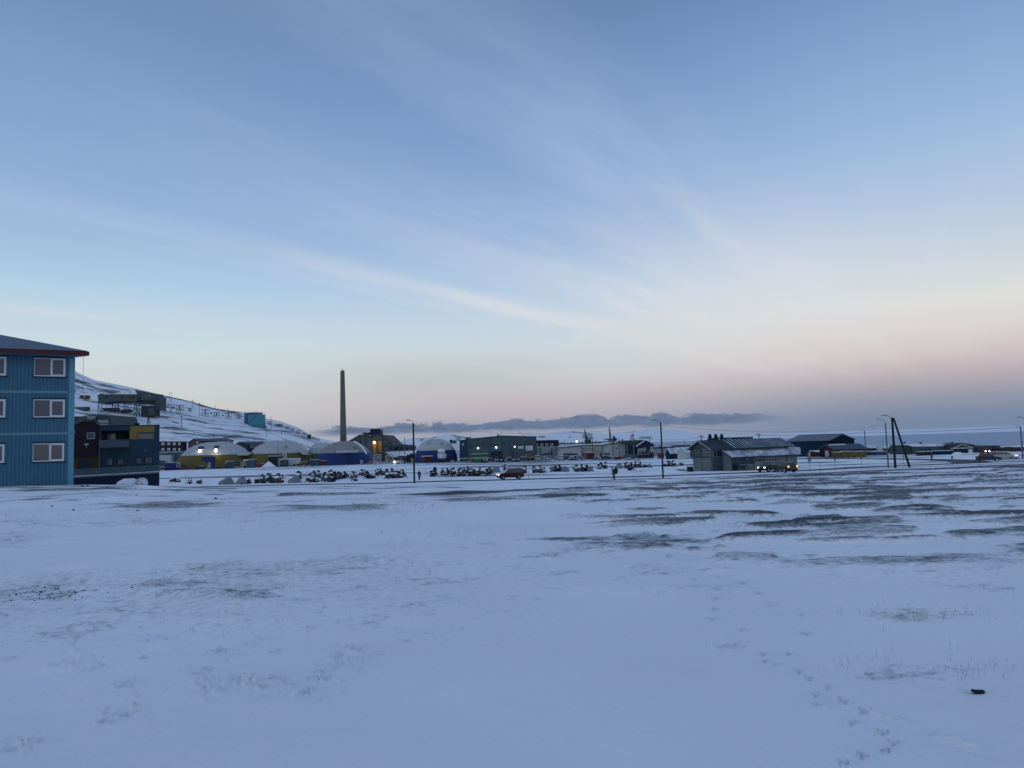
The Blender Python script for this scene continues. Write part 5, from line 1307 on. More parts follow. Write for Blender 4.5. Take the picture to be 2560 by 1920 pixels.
part('bridge', MB().pprism([q6(1284,400),q6(1288,312),q6(1300,308),q6(1308,400)], D, 6), OFFW, t); part('mast', MB().tube(P(*q6(1318,292),D), P(*q6(1322,398),D), .5,.5,6).tube(P(*q6(1300,278),D), P(*q6(1304,320),D), .25,.25,5), CONC, t); part('hull', MB().pprism([q6(1270,396),q6(1330,396),q6(1328,440),q6(1272,440)], D, 12), OFFW, t)
for k, (a, b, c) in enumerate([(205,385,450),(318,422,480),(245,450,486),(722,370,420)]):
    pole('harbour_mast', ['faint light mast left of the leaning crane','short dark post on the snowy quay','tiny post left of the short dark quay post','thin mast between the two crane jibs'][k], 'post', q6(a,0)[0], q6(0,b)[1], q6(0,c)[1], 520, .22, CONCD, 'harbour posts')
# small dark hut on the rise behind the first warehouse
D = 470.
t = thing('hut', 'small dark gabled hut on the rise between the deep blue hall and the warehouse', 'hut', P(1136,1110,D)); part('wall', MB().pprism([(1131,1110),(1131,1105),(1136,1101.5),(1140,1105),(1140,1110)], D, 6), BROWN, t); part('roof', MB().pprism([(1130.3,1105.2),(1136,1100.8),(1140.8,1105.2),(1140.2,1105.6),(1136,1101.8),(1131,1105.6)], D-.3, 6.6), DARKROOF, t)
t = thing('tower', 'small dark round-headed tower left of the tiny hut', 'tower', P(1127.5,1110,D)); part('shaft', MB().pbox(1126,1129.5,1104,1112,D,2.5), BROWN, t); part('head', MB().ball(P(1127.7,1103,D+1.2), 1.1,1.1,1.0,8,6), DARK, t)
single('snow_bank', MB().pprism([(1095,1125),(1110,1112),(1140,1108),(1155,1109),(1160,1126)], 455, 30), SNOW, 'white snow bank below the tiny dark hut', 'snow bank', P(1125,1115,455))
# ================================================================== depot with turbine vents (right of centre)
O = (X(1779, 150, 1150), 150.); d = dirv(25); g_ = (-d[1], d[0])
L = rlen(O, d, 1969, 1120); W = abs(rlen(O, g_, 1733, 1140))
zb = g1(*O)-.6; ze = Z(1119.5,150,1779); zr_ = Z(1103.5,152,1744)
DEPW = mat('depot_panel', (.155,.178,.182), .7, .10, .5); DEPD = mat('depot_blue_panel', (.05,.077,.10), .7, .12, .5)
DROOF = mat('depot_roof', (.035,.05,.066), .7, .2, .6, snow=.12)
dp, fr, L = gable('depot', 'pale panelled depot with ribbed snowy roof and three turbine vents behind the cars', 'building', O, adv(O, d, L), W, zb, ze, zr_, DEPW, DROOF, .9, .2)
k = (zr_-ze)/(W/2)
n = 19
for i in range(n):
    x = 3.2+(L-2.6)*(i/(n-1)); z0 = ze-k*.9+.225; z1 = zr_+.205
    if i > 1: part('snow_strip', MB(fr.pt).add([(x,-.9,z0),(x+.36,-.9,z0),(x+.36-.0,W/2-.1,z1),(x,W/2-.1,z1),(x,-.9,z0+.05),(x+.36,-.9,z0+.05),(x+.36,W/2-.1,z1+.05),(x,W/2-.1,z1+.05)], [(0,3,2,1),(4,5,6,7),(0,1,5,4),(1,2,6,5),(2,3,7,6),(3,0,4,7)]), mat('roof_snow_strip',(.30,.34,.40),.85,.2,.8,snow=.45), dp)
    part('roof_seam', MB(fr.pt).add([(x-.08,-.9,z0),(x-.0,-.9,z0),(x,W/2-.1,z1),(x-.08,W/2-.1,z1),(x-.08,-.9,z0+.08),(x,-.9,z0+.08),(x,W/2-.1,z1+.08),(x-.08,W/2-.1,z1+.08)], [(0,3,2,1),(4,5,6,7),(0,1,5,4),(1,2,6,5),(2,3,7,6),(3,0,4,7)]), DARKROOF, dp)
vg = MB(fr.pt)
for s in (0, 1):
    y0, y1 = (-.95, W/2) if not s else (W+.95, W/2)
    a, b = ze-k*.95, zr_
    vg.add([(-.96,y0,a-.02),(-.9,y0,a-.02),(-.9,y1,b),(-.96,y1,b),(-.96,y0,a+.24),(-.9,y0,a+.24),(-.9,y1,b+.24),(-.96,y1,b+.24)], [(0,3,2,1),(4,5,6,7),(0,1,5,4),(1,2,6,5),(2,3,7,6),(3,0,4,7)])
part('verge', vg, PALEG, dp)
zs_ = Z(1143.8, 151, 1755)
class GW: pass
gf = Fr(*fr.pt((0, W, 0))[:2], fr.a-math.pi/2)       # frame along the gable, left to right
gb = MB(gf.pt); gb.box(-.02, W+.02, -.09, 0, zs_-.12, zs_+.12); gb.box(0,.10,-.06,0,zb,zs_-.12); gb.box(W*.48-.05,W*.48+.05,-.06,0,zb,zs_-.12); gb.box(W-.10,W,-.06,0,zb,zs_-.12); gb.box(W*.48-.05,W*.48+.05,-.06,0,zs_+.12,zr_-.5)
gb.box(0,W,-.05,0,ze-.10,ze+.04)
part('trim', gb, GREENG, dp)
GRP = mat('green_gable_panel', (.062,.092,.086), .7, .12, .5)
part('gable_cladding', MB(gf.pt).prism([(.02,zs_+.13),(W-.02,zs_+.13),(W-.02,ze-.02),(W/2,zr_-.25),(.02,ze-.02)], -.03, -.003), GRP, dp)
win(dp, gf, .35, W*.42, zs_+.25, ze-.2, y=-.05, fm=GREENG, pm=GLASS, mull=(.5,), t=.08)
win(dp, gf, W*.56, W-.2, zs_+.25, ze-.35, y=-.05, fm=PALEG, pm=GLASS, mull=(.5,), t=.08, bar=.55)
part('gable_light', MB(gf.pt).box(W*.62, W*.9, -.5, -.05, ze-.32, ze-.22), PALEG, dp)
part('side_hut', MB(gf.pt).box(-1.5, -.02, .4, 2.6, zs_-.1, ze-.1), GLASSD, dp)
part('bay_brace', MB(gf.pt).tube((-1.4,.5,zs_-.15),(0,.5,zs_-.7),.06), GREENG, dp)
xl = fr.x_at(1806, 0, 1150)
lo_p = 0.
for it in range(60):
    lo_p = it*.1; q_ = fr.pt((xl, -lo_p, 0))
    if q_[0]/q_[1] > ray(1829, 1150)[0] or it == 59: break
PR = min(max(lo_p, 2.2), 4.2)
zlt, zle = Z(1127.5,151,1803), Z(1143,149,1829)
part('blue_panel', MB(fr.pt).box(.12, xl-.05, -.05, 0, zb, zs_), DEPD, dp)
win(dp, fr, .6, xl*.42, zs_+.15, ze-.5, fm=DARK, pm=GLASSD, t=.08); win(dp, fr, xl*.52, xl-.1, zs_+.15, ze-.4, fm=DARK, pm=GLASSD, t=.1)
part('lean_to_wall', MB(fr.pt).prismx([(-PR,zb),(-.06,zb),(-.06,zlt-.15),(-PR,zle-.05)], xl, L-.3), DEPW, dp)
part('lean_to_roof', MB(fr.pt).prismx([(-PR-.7,zle-.20),(-.02,zlt-.05),(-.02,zlt+.12),(-PR-.7,zle-.02)], xl-.6, L+.5), DARKROOF, dp)
part('lean_to_snow', MB(fr.pt).prismx([(-PR-.62,zle-.01),(-.10,zlt+.11),(-.10,zlt+.19),(-PR-.62,zle+.06)], xl-.4, L+.4), mat('lean_to_snow',(.26,.28,.33),.85,.2,.8,snow=.5), dp)
part('gutter', MB(fr.pt).box(xl-.6, L+.5, -PR-.78, -PR-.70, zle-.22, zle-.06), DARK, dp)
fp = Fr(*fr.pt((xl, -PR, 0))[:2], fr.a); LL = L-.3-xl
X_ = lambda px: fp.x_at(px, 0, 1160)
zd = lambda py: Z(py, 149, 1900)
for a, b, c, dd, m in [(1858,1869,1145,1172,GLASSD),(1872,1883,1145,1160,GLASSD)]: part('opening', MB(fp.pt).box(X_(a), X_(b), -.06, 0, zd(dd), zd(c)), m, dp)
for a in (1829.5,1857,1884,1911,1938,1967): part('post', MB(fp.pt).box(X_(a)-.08, X_(a)+.08, -.09, 0, zb, zle-.1), GREENG, dp)
part('garage_door', MB(fp.pt).box(X_(1886), X_(1909), -.05, 0, zd(1174), zd(1143)), mat('garage_door',(.17,.19,.165),.7,.1,.5), dp)
for a in (1887.5,1894.5,1902): win(dp, fp, X_(a), X_(a+5.6), zd(1153.5), zd(1149), y=-.07, fm=GREENG, pm=GLASSD, t=.05)
win(dp, fp, X_(1912), X_(1937), zd(1156), zd(1141), y=-.05, fm=PALEG, pm=GLASS, mull=(.34,.67), t=.09, bar=.5)
part('entrance_bay', MB(fp.pt).box(X_(1831), X_(1857), -.05, 0, zd(1172), zd(1146)), DEPD, dp)
sr = MB(fp.pt); sr.tube((X_(1845),-.6,zd(1160)),(X_(1862),-.6,zd(1160)),.05).tube((X_(1862),-.6,zd(1160)),(X_(1872),-.6,zd(1170)),.07).tube((X_(1858),-.6,zd(1165)),(X_(1866),-.6,zd(1174)),.09)
part('stair_rail', sr, PALEG, dp)
part('step', MB(fp.pt).box(X_(1856), X_(1872), -1.4, -.1, zb, zd(1168.5)), CONC, dp)
part('cabinet', MB(fp.pt).box(X_(1832.5), X_(1838), -.7, -.1, zb, zd(1157)), BLACK, dp)
part('porch_light', MB(fp.pt).box(X_(1862), X_(1867), -.5, -.06, zd(1146.5), zd(1145)), PALEG, dp)
for px in (1775, 1789.7, 1804.4):
    xx = fr.x_at(px, W/2+.3, 1095); c = fr.pt((xx, W/2+.3, 0)); z0 = Z(1101,c[1],px); hh = Z(1085,c[1],px)-z0
    v = part('turbine_vent', MB().lathe((c[0],c[1],z0-.6), [(.20,0),(.20,.62),(.36,.68),(.22,.6+hh*.18),(.30,.6+hh*.36),(.37,.6+hh*.55),(.36,.6+hh*.68),(.23,.6+hh*.84),(.27,.6+hh*.86),(.27,.6+hh)], 14), BLACK, dp)
for px, m_ in ((1797.2, PALEG), (1823.5, PALEG)):
    xx = fr.x_at(px, W/2+.1, 1095); c = fr.pt((xx, W/2+.1, 0)); z0 = Z(1101,c[1],px); hh = Z(1092.5,c[1],px)-z0
    part('vent_pipe', MB().lathe((c[0],c[1],z0-.4), [(.24,0),(.24,.4+hh*.85),(.28,.4+hh*.86),(.28,.4+hh)], 12), m_, dp)
part('ridge_duct', MB(fr.pt).box(fr.x_at(1771,W/2+.6,1100), fr.x_at(1882,W/2+.6,1100), W/2+.5, W/2+.9, zr_, zr_+.55), BLACK, dp)
t = thing('waste_bin', 'black lidded bin at the left corner of the panelled depot', 'bin', (X(1727,150,1170),150.5,g1(X(1727,150,1170),150)))
part('body', MB().prism([(X(1721,150,1170),zb),(X(1732.5,150,1170),zb),(X(1733,150,1170),Z(1168,150,1727)),(X(1720.5,150,1170),Z(1168,150,1727))],150,151.2), BLACK, t); part('lid', MB().box(X(1720,150,1170),X(1733.5,150,1170),149.9,151.3,Z(1168,150,1727),Z(1166.8,150,1727)), DARK, t)

# ================================================================== right hand side
root, fr, L, W = (None,)*4
O = (X(2073.5, 258, 1125), 258.); d = dirv(-44); Lh = abs(rlen(O, (-d[0], -d[1]), 1969.5, 1120)); g_ = (-d[1], d[0]); W = rlen(O, g_, 2136, 1110)
A_ = adv(O, d, -Lh)
root, fr, L = gable('large_hall', 'large dark teal hall with mauve roof rising behind the red house', 'building', A_, O, W, g1(*O)-.5, Z(1101.3,258,2073), Z(1085.8,262,2096), TEALD, MAUVE, .4, .25)
hf2 = Fr(*fr.pt((L, 0, 0))[:2], fr.a+math.pi/2); ze_, zr2 = Z(1101.3,258,2073), Z(1085.8,262,2096)
part('gable_cladding', MB(hf2.pt).prism([(.02,g1(*O)-.4),(W-.02,g1(*O)-.4),(W-.02,ze_),(W/2,zr2-.05),(.02,ze_)], -.06, -.003), mat('gable_navy',(.005,.016,.034),1.,.15,.5,spec=0.), root)
root, fr, L, W = house2('red_house', 'dark red gabled house with a white door and long blue-grey roof', 'house', 2087.5, 246, 14, 2164, 2049.5, 1123.5, 1112.5, REDW, ROOFB, .7, .2)
gf2 = Fr(*fr.pt((0, W, 0))[:2], fr.a-math.pi/2)
zz = lambda py: Z(py, 247, 2068)
part('door', MB(gf2.pt).box(gf2.x_at(2063.5,0,1135), gf2.x_at(2072.2,0,1135), -.12, 0, zz(1142), zz(1127)), OFFW, root)
part('dark_panel', MB(gf2.pt).box(gf2.x_at(2056,0,1135), gf2.x_at(2063.3,0,1135), -.06, 0, zz(1142), zz(1123)), PLUM, root)
part('eaves_board', MB(fr.pt).box(-.02, L, -.72, -.66, Z(1123.5,246,2088)-.45, Z(1123.5,246,2088)-.05), DARK, root)
part('snow_layer', MB(fr.pt).box(.5, L*.55, W/2-.9, W/2-.1, Z(1112.5,246,2088)-.1, Z(1112.5,246,2088)+.24), SNOW, root)
t = thing('lean_shed', 'low dark red shed with a snowy flap, left of the red gabled house', 'shed', P(2030,1141,252)); D = 252.
part('wall', MB().pbox(2026,2050,1130,1142,D,4), REDW, t); part('roof', MB().pprism([(2036,1125.8),(2049,1125.8),(2049.5,1130),(2039,1130)], D-.4, 4.6), SNOW, t); part('door', MB().pbox(2022.5,2025.5,1130,1142,D,.4), OFFW, t)
D = 238.
for a, b, m, lb in [(2087,2107,mat('dull_yellow',(.11,.10,.045),.7,.15,.6),'dull yellow container nearest the red house, left of the two walkers'),(2108,2134,mat('ochre_yellow',(.16,.13,.045),.7,.15,.6),'ochre yellow container straight behind the two walkers'),(2135,2163,mat('ochre_yellow2',(.15,.13,.05),.7,.15,.6),'yellow container at the right end of its row beside the lamp')]:
    crate('shipping_container', lb, 'container', a, b, 1128.5 if a > 2090 else 1130.5, 1140, D, 2.5, m, 'yellow containers', 8, True)
t = thing('caravan', 'white caravan with small dark windows between the depot and large hall', 'caravan', P(1984,1135,225)); D = 225.
part('body', MB().pprism([(1968,1120),(1972,1117.5),(1998,1117.5),(2001.5,1121),(2001.5,1134),(1977,1134),(1970,1128)], D, 2.2), OFFW, t)
for a, b in ((1970,1119.5),(1983,1119),(1983,1125)): part('window', MB().pbox(a,a+3,b+.5,b+2.6,D,.06,-.05), GLASSD, t)
part('wheel', MB().tube(P(1986,1134.5,D-.05), P(1986,1134.5,D+.2), .33, .33, 12), RUB, t); part('drawbar', MB().tube(P(1968,1133.5,D+1), P(1977,1133.5,D+1), .06), DARK, t)
# radome and grey buildings
D = 262.
t = thing('plant_building', 'low grey teal building carrying the white radar dome', 'building', P(2197,1140,D)); part('wall', MB().pbox(2177,2218,1129,1141.5,D,9), TEALG, t); part('roof', MB().pbox(2176,2219,1128,1129,D,9.6,-.3), SNOWROOF, t); part('window', MB().pbox(2182,2187,1132,1135,D,.1,-.1), GLASSD, t)
t = thing('radar_dome', 'pale round radar dome standing on the low grey building', 'radar dome', P(2199,1128,D+4)); c = P(2199.2,1121,D+4); rr0 = X(2206.5,D,1120)-X(2199.2,D,1120)
part('shell', MB().lathe((c[0],c[1],c[2]), [(rr0*.95,-rr0*1.0),(rr0*1.0,-.2),(rr0*.93,rr0*.4),(rr0*.7,rr0*.75),(rr0*.35,rr0*.95),(.05,rr0)], 20), mat('radome',(.50,.53,.56),.5,.06,.4), t, True); part('panel_joint', MB().lathe((c[0],c[1],c[2]-.25), [(rr0*1.01,0),(rr0*1.01,.12)], 20), PALEG, t)
def low_house(label, px0, px1, py0, py1, pyr, D, wall, roof, depth=8, name='house', grp=None, cat='house'):
    t = thing(name, label, cat, (X((px0+px1)/2,D,py1), D+depth/2, g1(X((px0+px1)/2,D,py1),D)), grp)
    part('wall', MB().pbox(px0, px1, py0, py1+3, D, depth), wall, t); part('roof', MB().pprism([(px0-1,py0+.3),(px0+(px1-px0)*.12,pyr),(px1-(px1-px0)*.12,pyr),(px1+1,py0+.3)], D-.4, depth+.8), roof, t)
    return t, D
t, D = low_house('low dark house with snowy roof between the teal hall and lamp, far behind', 2150, 2192, 1120, 1134, 1114, 300, BLUEN, SNOWROOF); part('window', MB().pbox(2170,2176,1123,1127,D,.1,-.1), GLASSD, t)
t, D = low_house('navy house with a ragged snowy roof seen between the leaning poles', 2219, 2246, 1120.5, 1133, 1113, 290, BLUEN, SNOWROOF); part('chimney', MB().pbox(2229,2231.5,1110,1115,D+3,1), DARK, t)
t, D = low_house('small brown house with a chimney under the leaning brace pole', 2246, 2262, 1118, 1134, 1115, 285, BROWN, SNOWROOF); part('window', MB().pbox(2250,2255,1120,1124,D,.1,-.1), GLASSL, t); part('chimney', MB().pbox(2249,2251,1108.5,1115.5,D+3,1), DARK, t)
D = 262.
t = thing('storage_shed', 'long grey teal shed with rounded snowy roof right of the leaning poles', 'building', P(2315,1139,D))
part('wall', MB().pbox(2282,2374,1115,1141,D,12), TEALG, t); part('end_wall', MB().pprism([(2262,1141),(2262,1118),(2270,1112),(2282.5,1113.5),(2282.5,1141)], D+1, 11), GREENG, t)
part('roof', MB().pprism([(2268,1112.5),(2276,1109.5),(2320,1110),(2362,1109),(2376,1114.6),(2376,1115.8),(2281,1116.2)], D-.3, 12.6), SNOWROOF, t)
part('roof_vent', MB().pbox(2302,2305,1105.5,1110,D+5,1), BLACK, t); part('roof_vent', MB().pbox(2262,2264.5,1104,1112,D+8,1), CONCD, t); part('downpipe', MB().pbox(2322.5,2323.7,1116,1140,D,.15,-.15), BLUEN, t); part('lamp', MB().pbox(2313,2316,1122,1125,D,.3,-.3), DARK, t)
crate('shipping_container', 'low black container left of the longer one, before the long grey shed', 'container', 2300, 2333, 1129.5, 1139, 245, 2.5, DARK, 'dark containers by the long shed', 8)
crate('shipping_container', 'long dark teal container at the right end of the long grey shed', 'container', 2340, 2386, 1127, 1138, 247, 2.5, TEALD, 'dark containers by the long shed', 12)
single('snow_pile', MB().ball((X(2393,238,1136),238,g1(X(2393,238,1136),238)), 1.5,1.2,.85,12,6,.18,8), SNOW, 'small pointed snow pile before the white-gabled house on the right', 'snow pile', (X(2393,238,1136),238,g1(X(2393,238,1136),238)), 'snow piles')
D = 258.
t = thing('house', 'house with white-trimmed wide gable and dark upper storey, far right', 'house', P(2405,1133,D))
part('wall', MB().pprism([(2376,1134),(2376,1112.5),(2404.6,1108),(2436,1113),(2450,1122),(2452,1134)], D, 9), BROWN, t)
part('roof', MB().pprism([(2373,1113.5),(2380,1110.5),(2404.6,1107),(2436,1111.5),(2437,1113),(2404.6,1109),(2376,1114.6)], D-.3, 10), DARKROOF, t)
vgm = MB(); vgm.pprism([(2381,1120),(2404.6,1109.3),(2405,1111.3),(2385,1120.6)], D, .3, -.3); vgm.pprism([(2404.6,1109.3),(2435,1119),(2432,1119.6),(2405,1111.3)], D, .3, -.3); vgm.pbox(2376,2437,1119,1121.4,D,.5,-.45); part('verge', vgm, OFFW, t)
for a in (2399,2408): part('window', MB().pbox(a,a+5,1113.5,1118,D,.1,-.1), GLASSL, t)
part('lower_wall', MB().pbox(2376,2434,1121.4,1134,D,.2,-.15), BLUEN, t); part('porch', MB().pbox(2420,2429,1123.5,1133.5,D,.6,-.6), WHITE, t)
part('bay', MB().pprism([(2437,1119.5),(2450,1120),(2455,1127),(2455,1134),(2437,1134)], D-.3, 4), PALEG, t)
for px in (2381,2385): part('chimney', MB().pbox(px,px+2,1104.5 if px < 2384 else 1107,1111.5,D+4,.7), DARK, t)
t, D = low_house('brown-black gabled house behind the lorry at the far right', 2470, 2502, 1119, 1134, 1113.5, 262, BROWN, DARKROOF); part('window', MB().pbox(2476,2482,1121,1125.5,D,.1,-.1), GLASSD, t)
t, D = low_house('low brown house with a pale roof behind the white van', 2496, 2518, 1119.5, 1134, 1115, 275, BROWN, SNOWROOF); part('window', MB().pbox(2501,2506,1122,1126,D,.1,-.1), GLASSD, t)
t, D = low_house('long dark red shed at the right edge behind the white van', 2517, 2600, 1121, 1134, 1118.5, 255, BRICK, DARKROOF, name='shed', cat='shed'); part('chimney', MB().pbox(2524,2532,1117,1121,D+3,3), BROWN, t)
t = thing('lorry', 'dark lorry with both headlights lit, right of the white-gabled house', 'lorry', P(2468,1132,240)); D = 240.
zg = g1(X(2468,D,1132), D)
part('cab', MB().pprism([(2457,1133),(2457,1119),(2459,1117.5),(2477,1117.5),(2479,1119),(2479,1133)], D, 2), BROWN, t); part('windscreen', MB().pbox(2459,2477,1119,1124,D,.1,-.08), GLASSD, t); part('box_body', MB().pbox(2457,2479,1116,1131.5,D+2.2,5), DARK, t)
for px in (2464.2, 2473.6): part('headlight', MB().ball(P(px,1128.2,D-.1), .19,.15,.19,10,6), mat('headlight_far',(1.,.93,.8),emit=5), t, True)
for px in (2459.5, 2476.5): part('wheel', MB().tube((X(px,D)-.18,D+1,zg+.45),(X(px,D)+.18,D+1,zg+.45),.45,.45,12), RUB, t)
part('bumper', MB().pbox(2457,2479,1130,1132.5,D,.2,-.18), BLACK, t)

# ================================================================== vehicles on the road
def at(px, py, y0=104.): return on(px, py, y0)
c = at(1276, 1198.5); car('van', 'small dark red van with lit headlights driving along the road', 'van', CARRED, (c[0], c[1], c[2]+.06), R(180+12), None, 'head', cat='van')
xx = X(1960,126,1180); car('car', 'dark estate car with glowing tail lights, in front of the other dark car', 'suv', CARDK, (xx, 126., g1(xx,126.)+.06), R(108), 'dark cars by the depot', 'both')
xx = X(1922, 135, 1170); car('car', 'dark jeep facing the camera with both headlights lit, before the depot', 'suv', CARDK, (xx, 135., g1(xx,135.)+.06), R(218), 'dark cars by the depot', 'head')
xx = X(2511, 178, 1148); car('van', 'white minibus with lit headlights at the far right of the road', 'bus', CARWH, (xx, 178., Z(1149,178,2511)), R(-47), None, 'head', cat='van')
xx = X(2472, 166, 1152); car('car', 'dark hatchback with red lights at the road sign, left of the white minibus', 'suv', CARDK, (xx, 166., Z(1153.5,166,2472)), R(-22), None, 'off')
# parked vehicles by the halls
def parked(label, px, D, kind, m, rz, snow=True, cat='car', **k):
    x = X(px, D, 1150); return car('parked_'+('van' if cat == 'van' else 'car'), label, kind, m, (x, D, g1(x, D)+.03), R(rz), 'vehicles parked by the halls', snowcap=snow, cat=cat, **k)
parked('bright red snow-topped car parked before the blue container and snow heap', 653, 306, 'hatch', CARBR, 175)
parked('dull red van parked right of the white lorry box', 757, 304, 'van', REDC, 170, cat='van')
parked('white van facing the camera, first of the white vehicles by the plum-topped house', 1343.5, 292, 'bus', CARWH, -85, cat='van')
parked('white snow-topped car facing the camera below the dark canopy', 1364.5, 290, 'suv', CARWH, -70)
parked('small pale car partly behind the white estate by the long hall', 1393, 297, 'hatch', CARWH, -100)
parked('white estate car seen from behind at the left end of the long hall', 1404, 289, 'suv', CARWH, 80)
parked('dark snow-topped van between the white cars and the long hall windows', 1418, 292, 'van', CARDK, 20, cat='van')
parked('dark snow-covered car beside the dark van at the long hall', 1446, 291, 'suv', TARP, 10)
parked('dark car with snowy roof left of the blue open crate', 402, 300, 'hatch', CARDK, 160)
parked('low dark snow-capped car in front of the blue hall door', 497, 296, 'hatch', BLACK, 175)
parked('dark car parked by the yellow machine at the warehouse', 1304, 290, 'van', CARDK, 185, cat='van')
parked('dark car parked left of the warehouse door', 1222, 291, 'hatch', CARDK, 175)
parked('dark jeep parked right of the warehouse door', 1268, 291, 'suv', CARDK, 190)
parked('dark snowy car standing before the dark side of the boathouse', 1516, 288, 'hatch', CARDK, 15)
# lorries and machines
t = thing('lorry', 'dark lorry tractor under snow with round lamp, before the power station', 'lorry', P(1002,1157,288)); D = 288.; zg = g1(X(1002,D,1157), D)
part('cab', MB().pprism([(993,1152),(993,1142),(996,1139),(1012,1139.5),(1013,1152)], D, 2.2), DARK, t); part('snow_layer', MB().pprism([(994,1139.5),(998,1137.4),(1010,1138),(1013,1140)], D+.1, 2), SNOW, t)
part('windscreen', MB().pbox(995,1011,1141,1145.5,D,.1,-.08), GLASSD, t); part('plough', MB().pprism([(990,1157),(992,1150),(1008,1151),(1008,1157.5)], D-1.2, 1.0), TARP, t); part('round_lamp', MB().ball(P(1002.5,1149.5,D-.2), .38,.2,.38,12,6), PALEG, t, True)
for px in (995,1010): part('wheel', MB().tube((X(px,D)-.2,D+1,zg+.5),(X(px,D)+.2,D+1,zg+.5),.5,.5,12), RUB, t)
t = thing('work_lamp', 'lit round work lamp on a low stand near the snowy lorry', 'lamp', P(986.5,1158,286)); c = P(986.5,1155,286); part('stand', MB().tube((c[0],c[1],g1(c[0],286)-.1),(c[0],c[1],c[2]),.05), DARK, t); part('bulb', MB().ball(c,.33,.3,.33,10,6), LAMPW, t, True)
t = thing('snow_plough', 'dark heap of machinery with round tops left of the lamp post', 'machine', P(1023,1155,296)); D = 296.
part('body', MB().pprism([(1014,1157),(1014,1142),(1018,1136),(1022,1138),(1028,1133),(1033,1135),(1035,1157)], D, 3), BLUEN, t); part('snow_layer', MB().ball(P(1029,1134,D+1.2), .8,.9,.25,8,5), SNOW, t); part('drum', MB().tube(P(1028,1137,D-.2), P(1028,1137,D+.1), .6,.6,12), BLACK, t)
t = thing('cabinet', 'bright lime yellow cabinet just left of the left lamp post', 'cabinet', P(1032,1156,280)); D = 280.
part('body', MB().pbox(1027.6,1036.5,1147,1156.6,D,1.4), LIME, t); part('door_joint', MB().pbox(1032.6,1033.6,1147.5,1156,D,.04,-.04), GREENG, t); part('lid', MB().pbox(1027.2,1036.9,1146.2,1147,D,1.5,-.05), PALEG, t)
t = thing('wheel_loader', 'yellow machine with raised tines by the warehouse signs', 'machine', P(1322,1151,294)); D = 294.; zg = g1(X(1322,D,1150), D)
part('cab', MB().pbox(1319,1326,1137,1146,D,1.5), YELM, t); part('window', MB().pbox(1320,1325,1138,1142,D,.08,-.07), GLASSD, t); part('engine', MB().pbox(1326,1333,1141,1148,D,1.5), YELM, t)
for px in (1320,1330): part('wheel', MB().tube((X(px,D),D-.15,zg+.6),(X(px,D),D+.35,zg+.6),.6,.6,12), RUB, t)
for px in (1313.5,1316): part('tine', MB().tube(P(px,1136,D-.4), P(px+.6,1150,D-.4), .12), YELM, t)
part('arm', MB().tube(P(1315,1146,D-.3), P(1321,1142,D-.3), .15), YELM, t); part('headlamp', MB().ball(P(1307,1146,D-.5),.28,.2,.28,8,6), LAMPC, t, True)
part('bonnet', MB().pbox(1305,1313,1145,1149,D,1.4,-.3), DARK, t)
t = thing('lorry', 'white lorry box body parked before the dark porch of the middle hall', 'lorry', P(721,1164,309)); D = 309.; zg = g1(X(721,D,1164), D)
part('box_body', MB().pbox(697,749,1147,1163,D,2.4), OFFW, t); part('cab', MB().pprism([(700,1163),(700,1154),(704,1149.5),(716,1149.5),(717,1163)], D-2.6, 2.2), GREENG, t); part('window', MB().pbox(704,714,1151,1155,D,.08,-2.68), GLASSD, t); part('snow_layer', MB().pbox(697.5,748.5,1146,1147,D,2.2,.1), SNOW, t)
for px in (704,714,736,744): part('wheel', MB().tube((X(px,D),D-.4,zg+.45),(X(px,D),D-.1,zg+.45),.45,.45,12), RUB, t)
# containers and stores in front of the halls
CG = 'containers before the domed halls'
crate('shipping_container', 'blue open crate-like container left of the first yellow hall', 'container', 412, 441, 1157, 1171, 303, 3, BLUED, CG, 8)
t = thing('frame_rack', 'white tube frame standing at the right of the blue open container', 'rack', P(445,1170,303)); D = 303.
for px in (442,448.4): part('post', MB().pbox(px,px+1,1157.5,1168,D,.2), WHITE, t)
part('rail', MB().pbox(443,448.4,1157.5,1158.5,D,.2), WHITE, t); part('rail', MB().pbox(443,448.4,1166.5,1167.5,D,.2), WHITE, t)
crate('shipping_container', 'teal blue container with a round white mark, right of the blue hall door', 'container', 563, 582, 1153, 1170, 302, 3, TEALC, CG, 6); 
tc_ = [o for o in COL.objects if o.get('label', '').startswith('teal blue container with')][0]; part('round_mark', MB().tube(P(566,1156.5,302), P(566,1156.5,301.9), .35,.35,12), OFFW, tc_)
t = thing('tank_rack', 'cream rack of framed tanks between the teal container and pale hut', 'rack', P(592,1170,302)); D = 302.
part('body', MB().pbox(583,601,1152,1169,D+.2,2), mat('cream_rack',(.2,.2,.15),.7,.15,1), t)
for a in (584.5,590,595.5):
    for b in (1153.5,1160): part('tank', MB().pbox(a,a+3.6,b,b+4.5,D,.25,-.05), DARK, t)
t = thing('site_hut', 'small pale hut with snowy roof between tank rack and grey container', 'hut', P(607,1170,301)); D = 301.
part('wall', MB().pbox(601.5,613,1154,1169.5,D,2), mat('hut_cream',(.24,.25,.23),.7,.12,1), t); part('roof', MB().pbox(608,617,1149.5,1152,D,2.2,-.2), SNOW, t); part('door', MB().pbox(611,615,1164.5,1169.5,D,.3,-.3), BLACK, t)
crate('shipping_container', 'tall grey teal container right of the pale hut', 'container', 613.5, 632, 1149.5, 1168.5, 303, 3, mat('grey_teal_container',(.07,.13,.14),.65,.15,.6), CG, 5)
crate('shipping_container', 'strong blue container standing behind the bright red car', 'container', 636, 667, 1148, 1161, 312, 2.5, BLUED, CG, 9)
crate('shipping_container', 'teal container with pale frame lines right of the dull red van', 'container', 775, 796, 1149, 1165, 305, 2.5, TEALC, CG, 5, True, True)
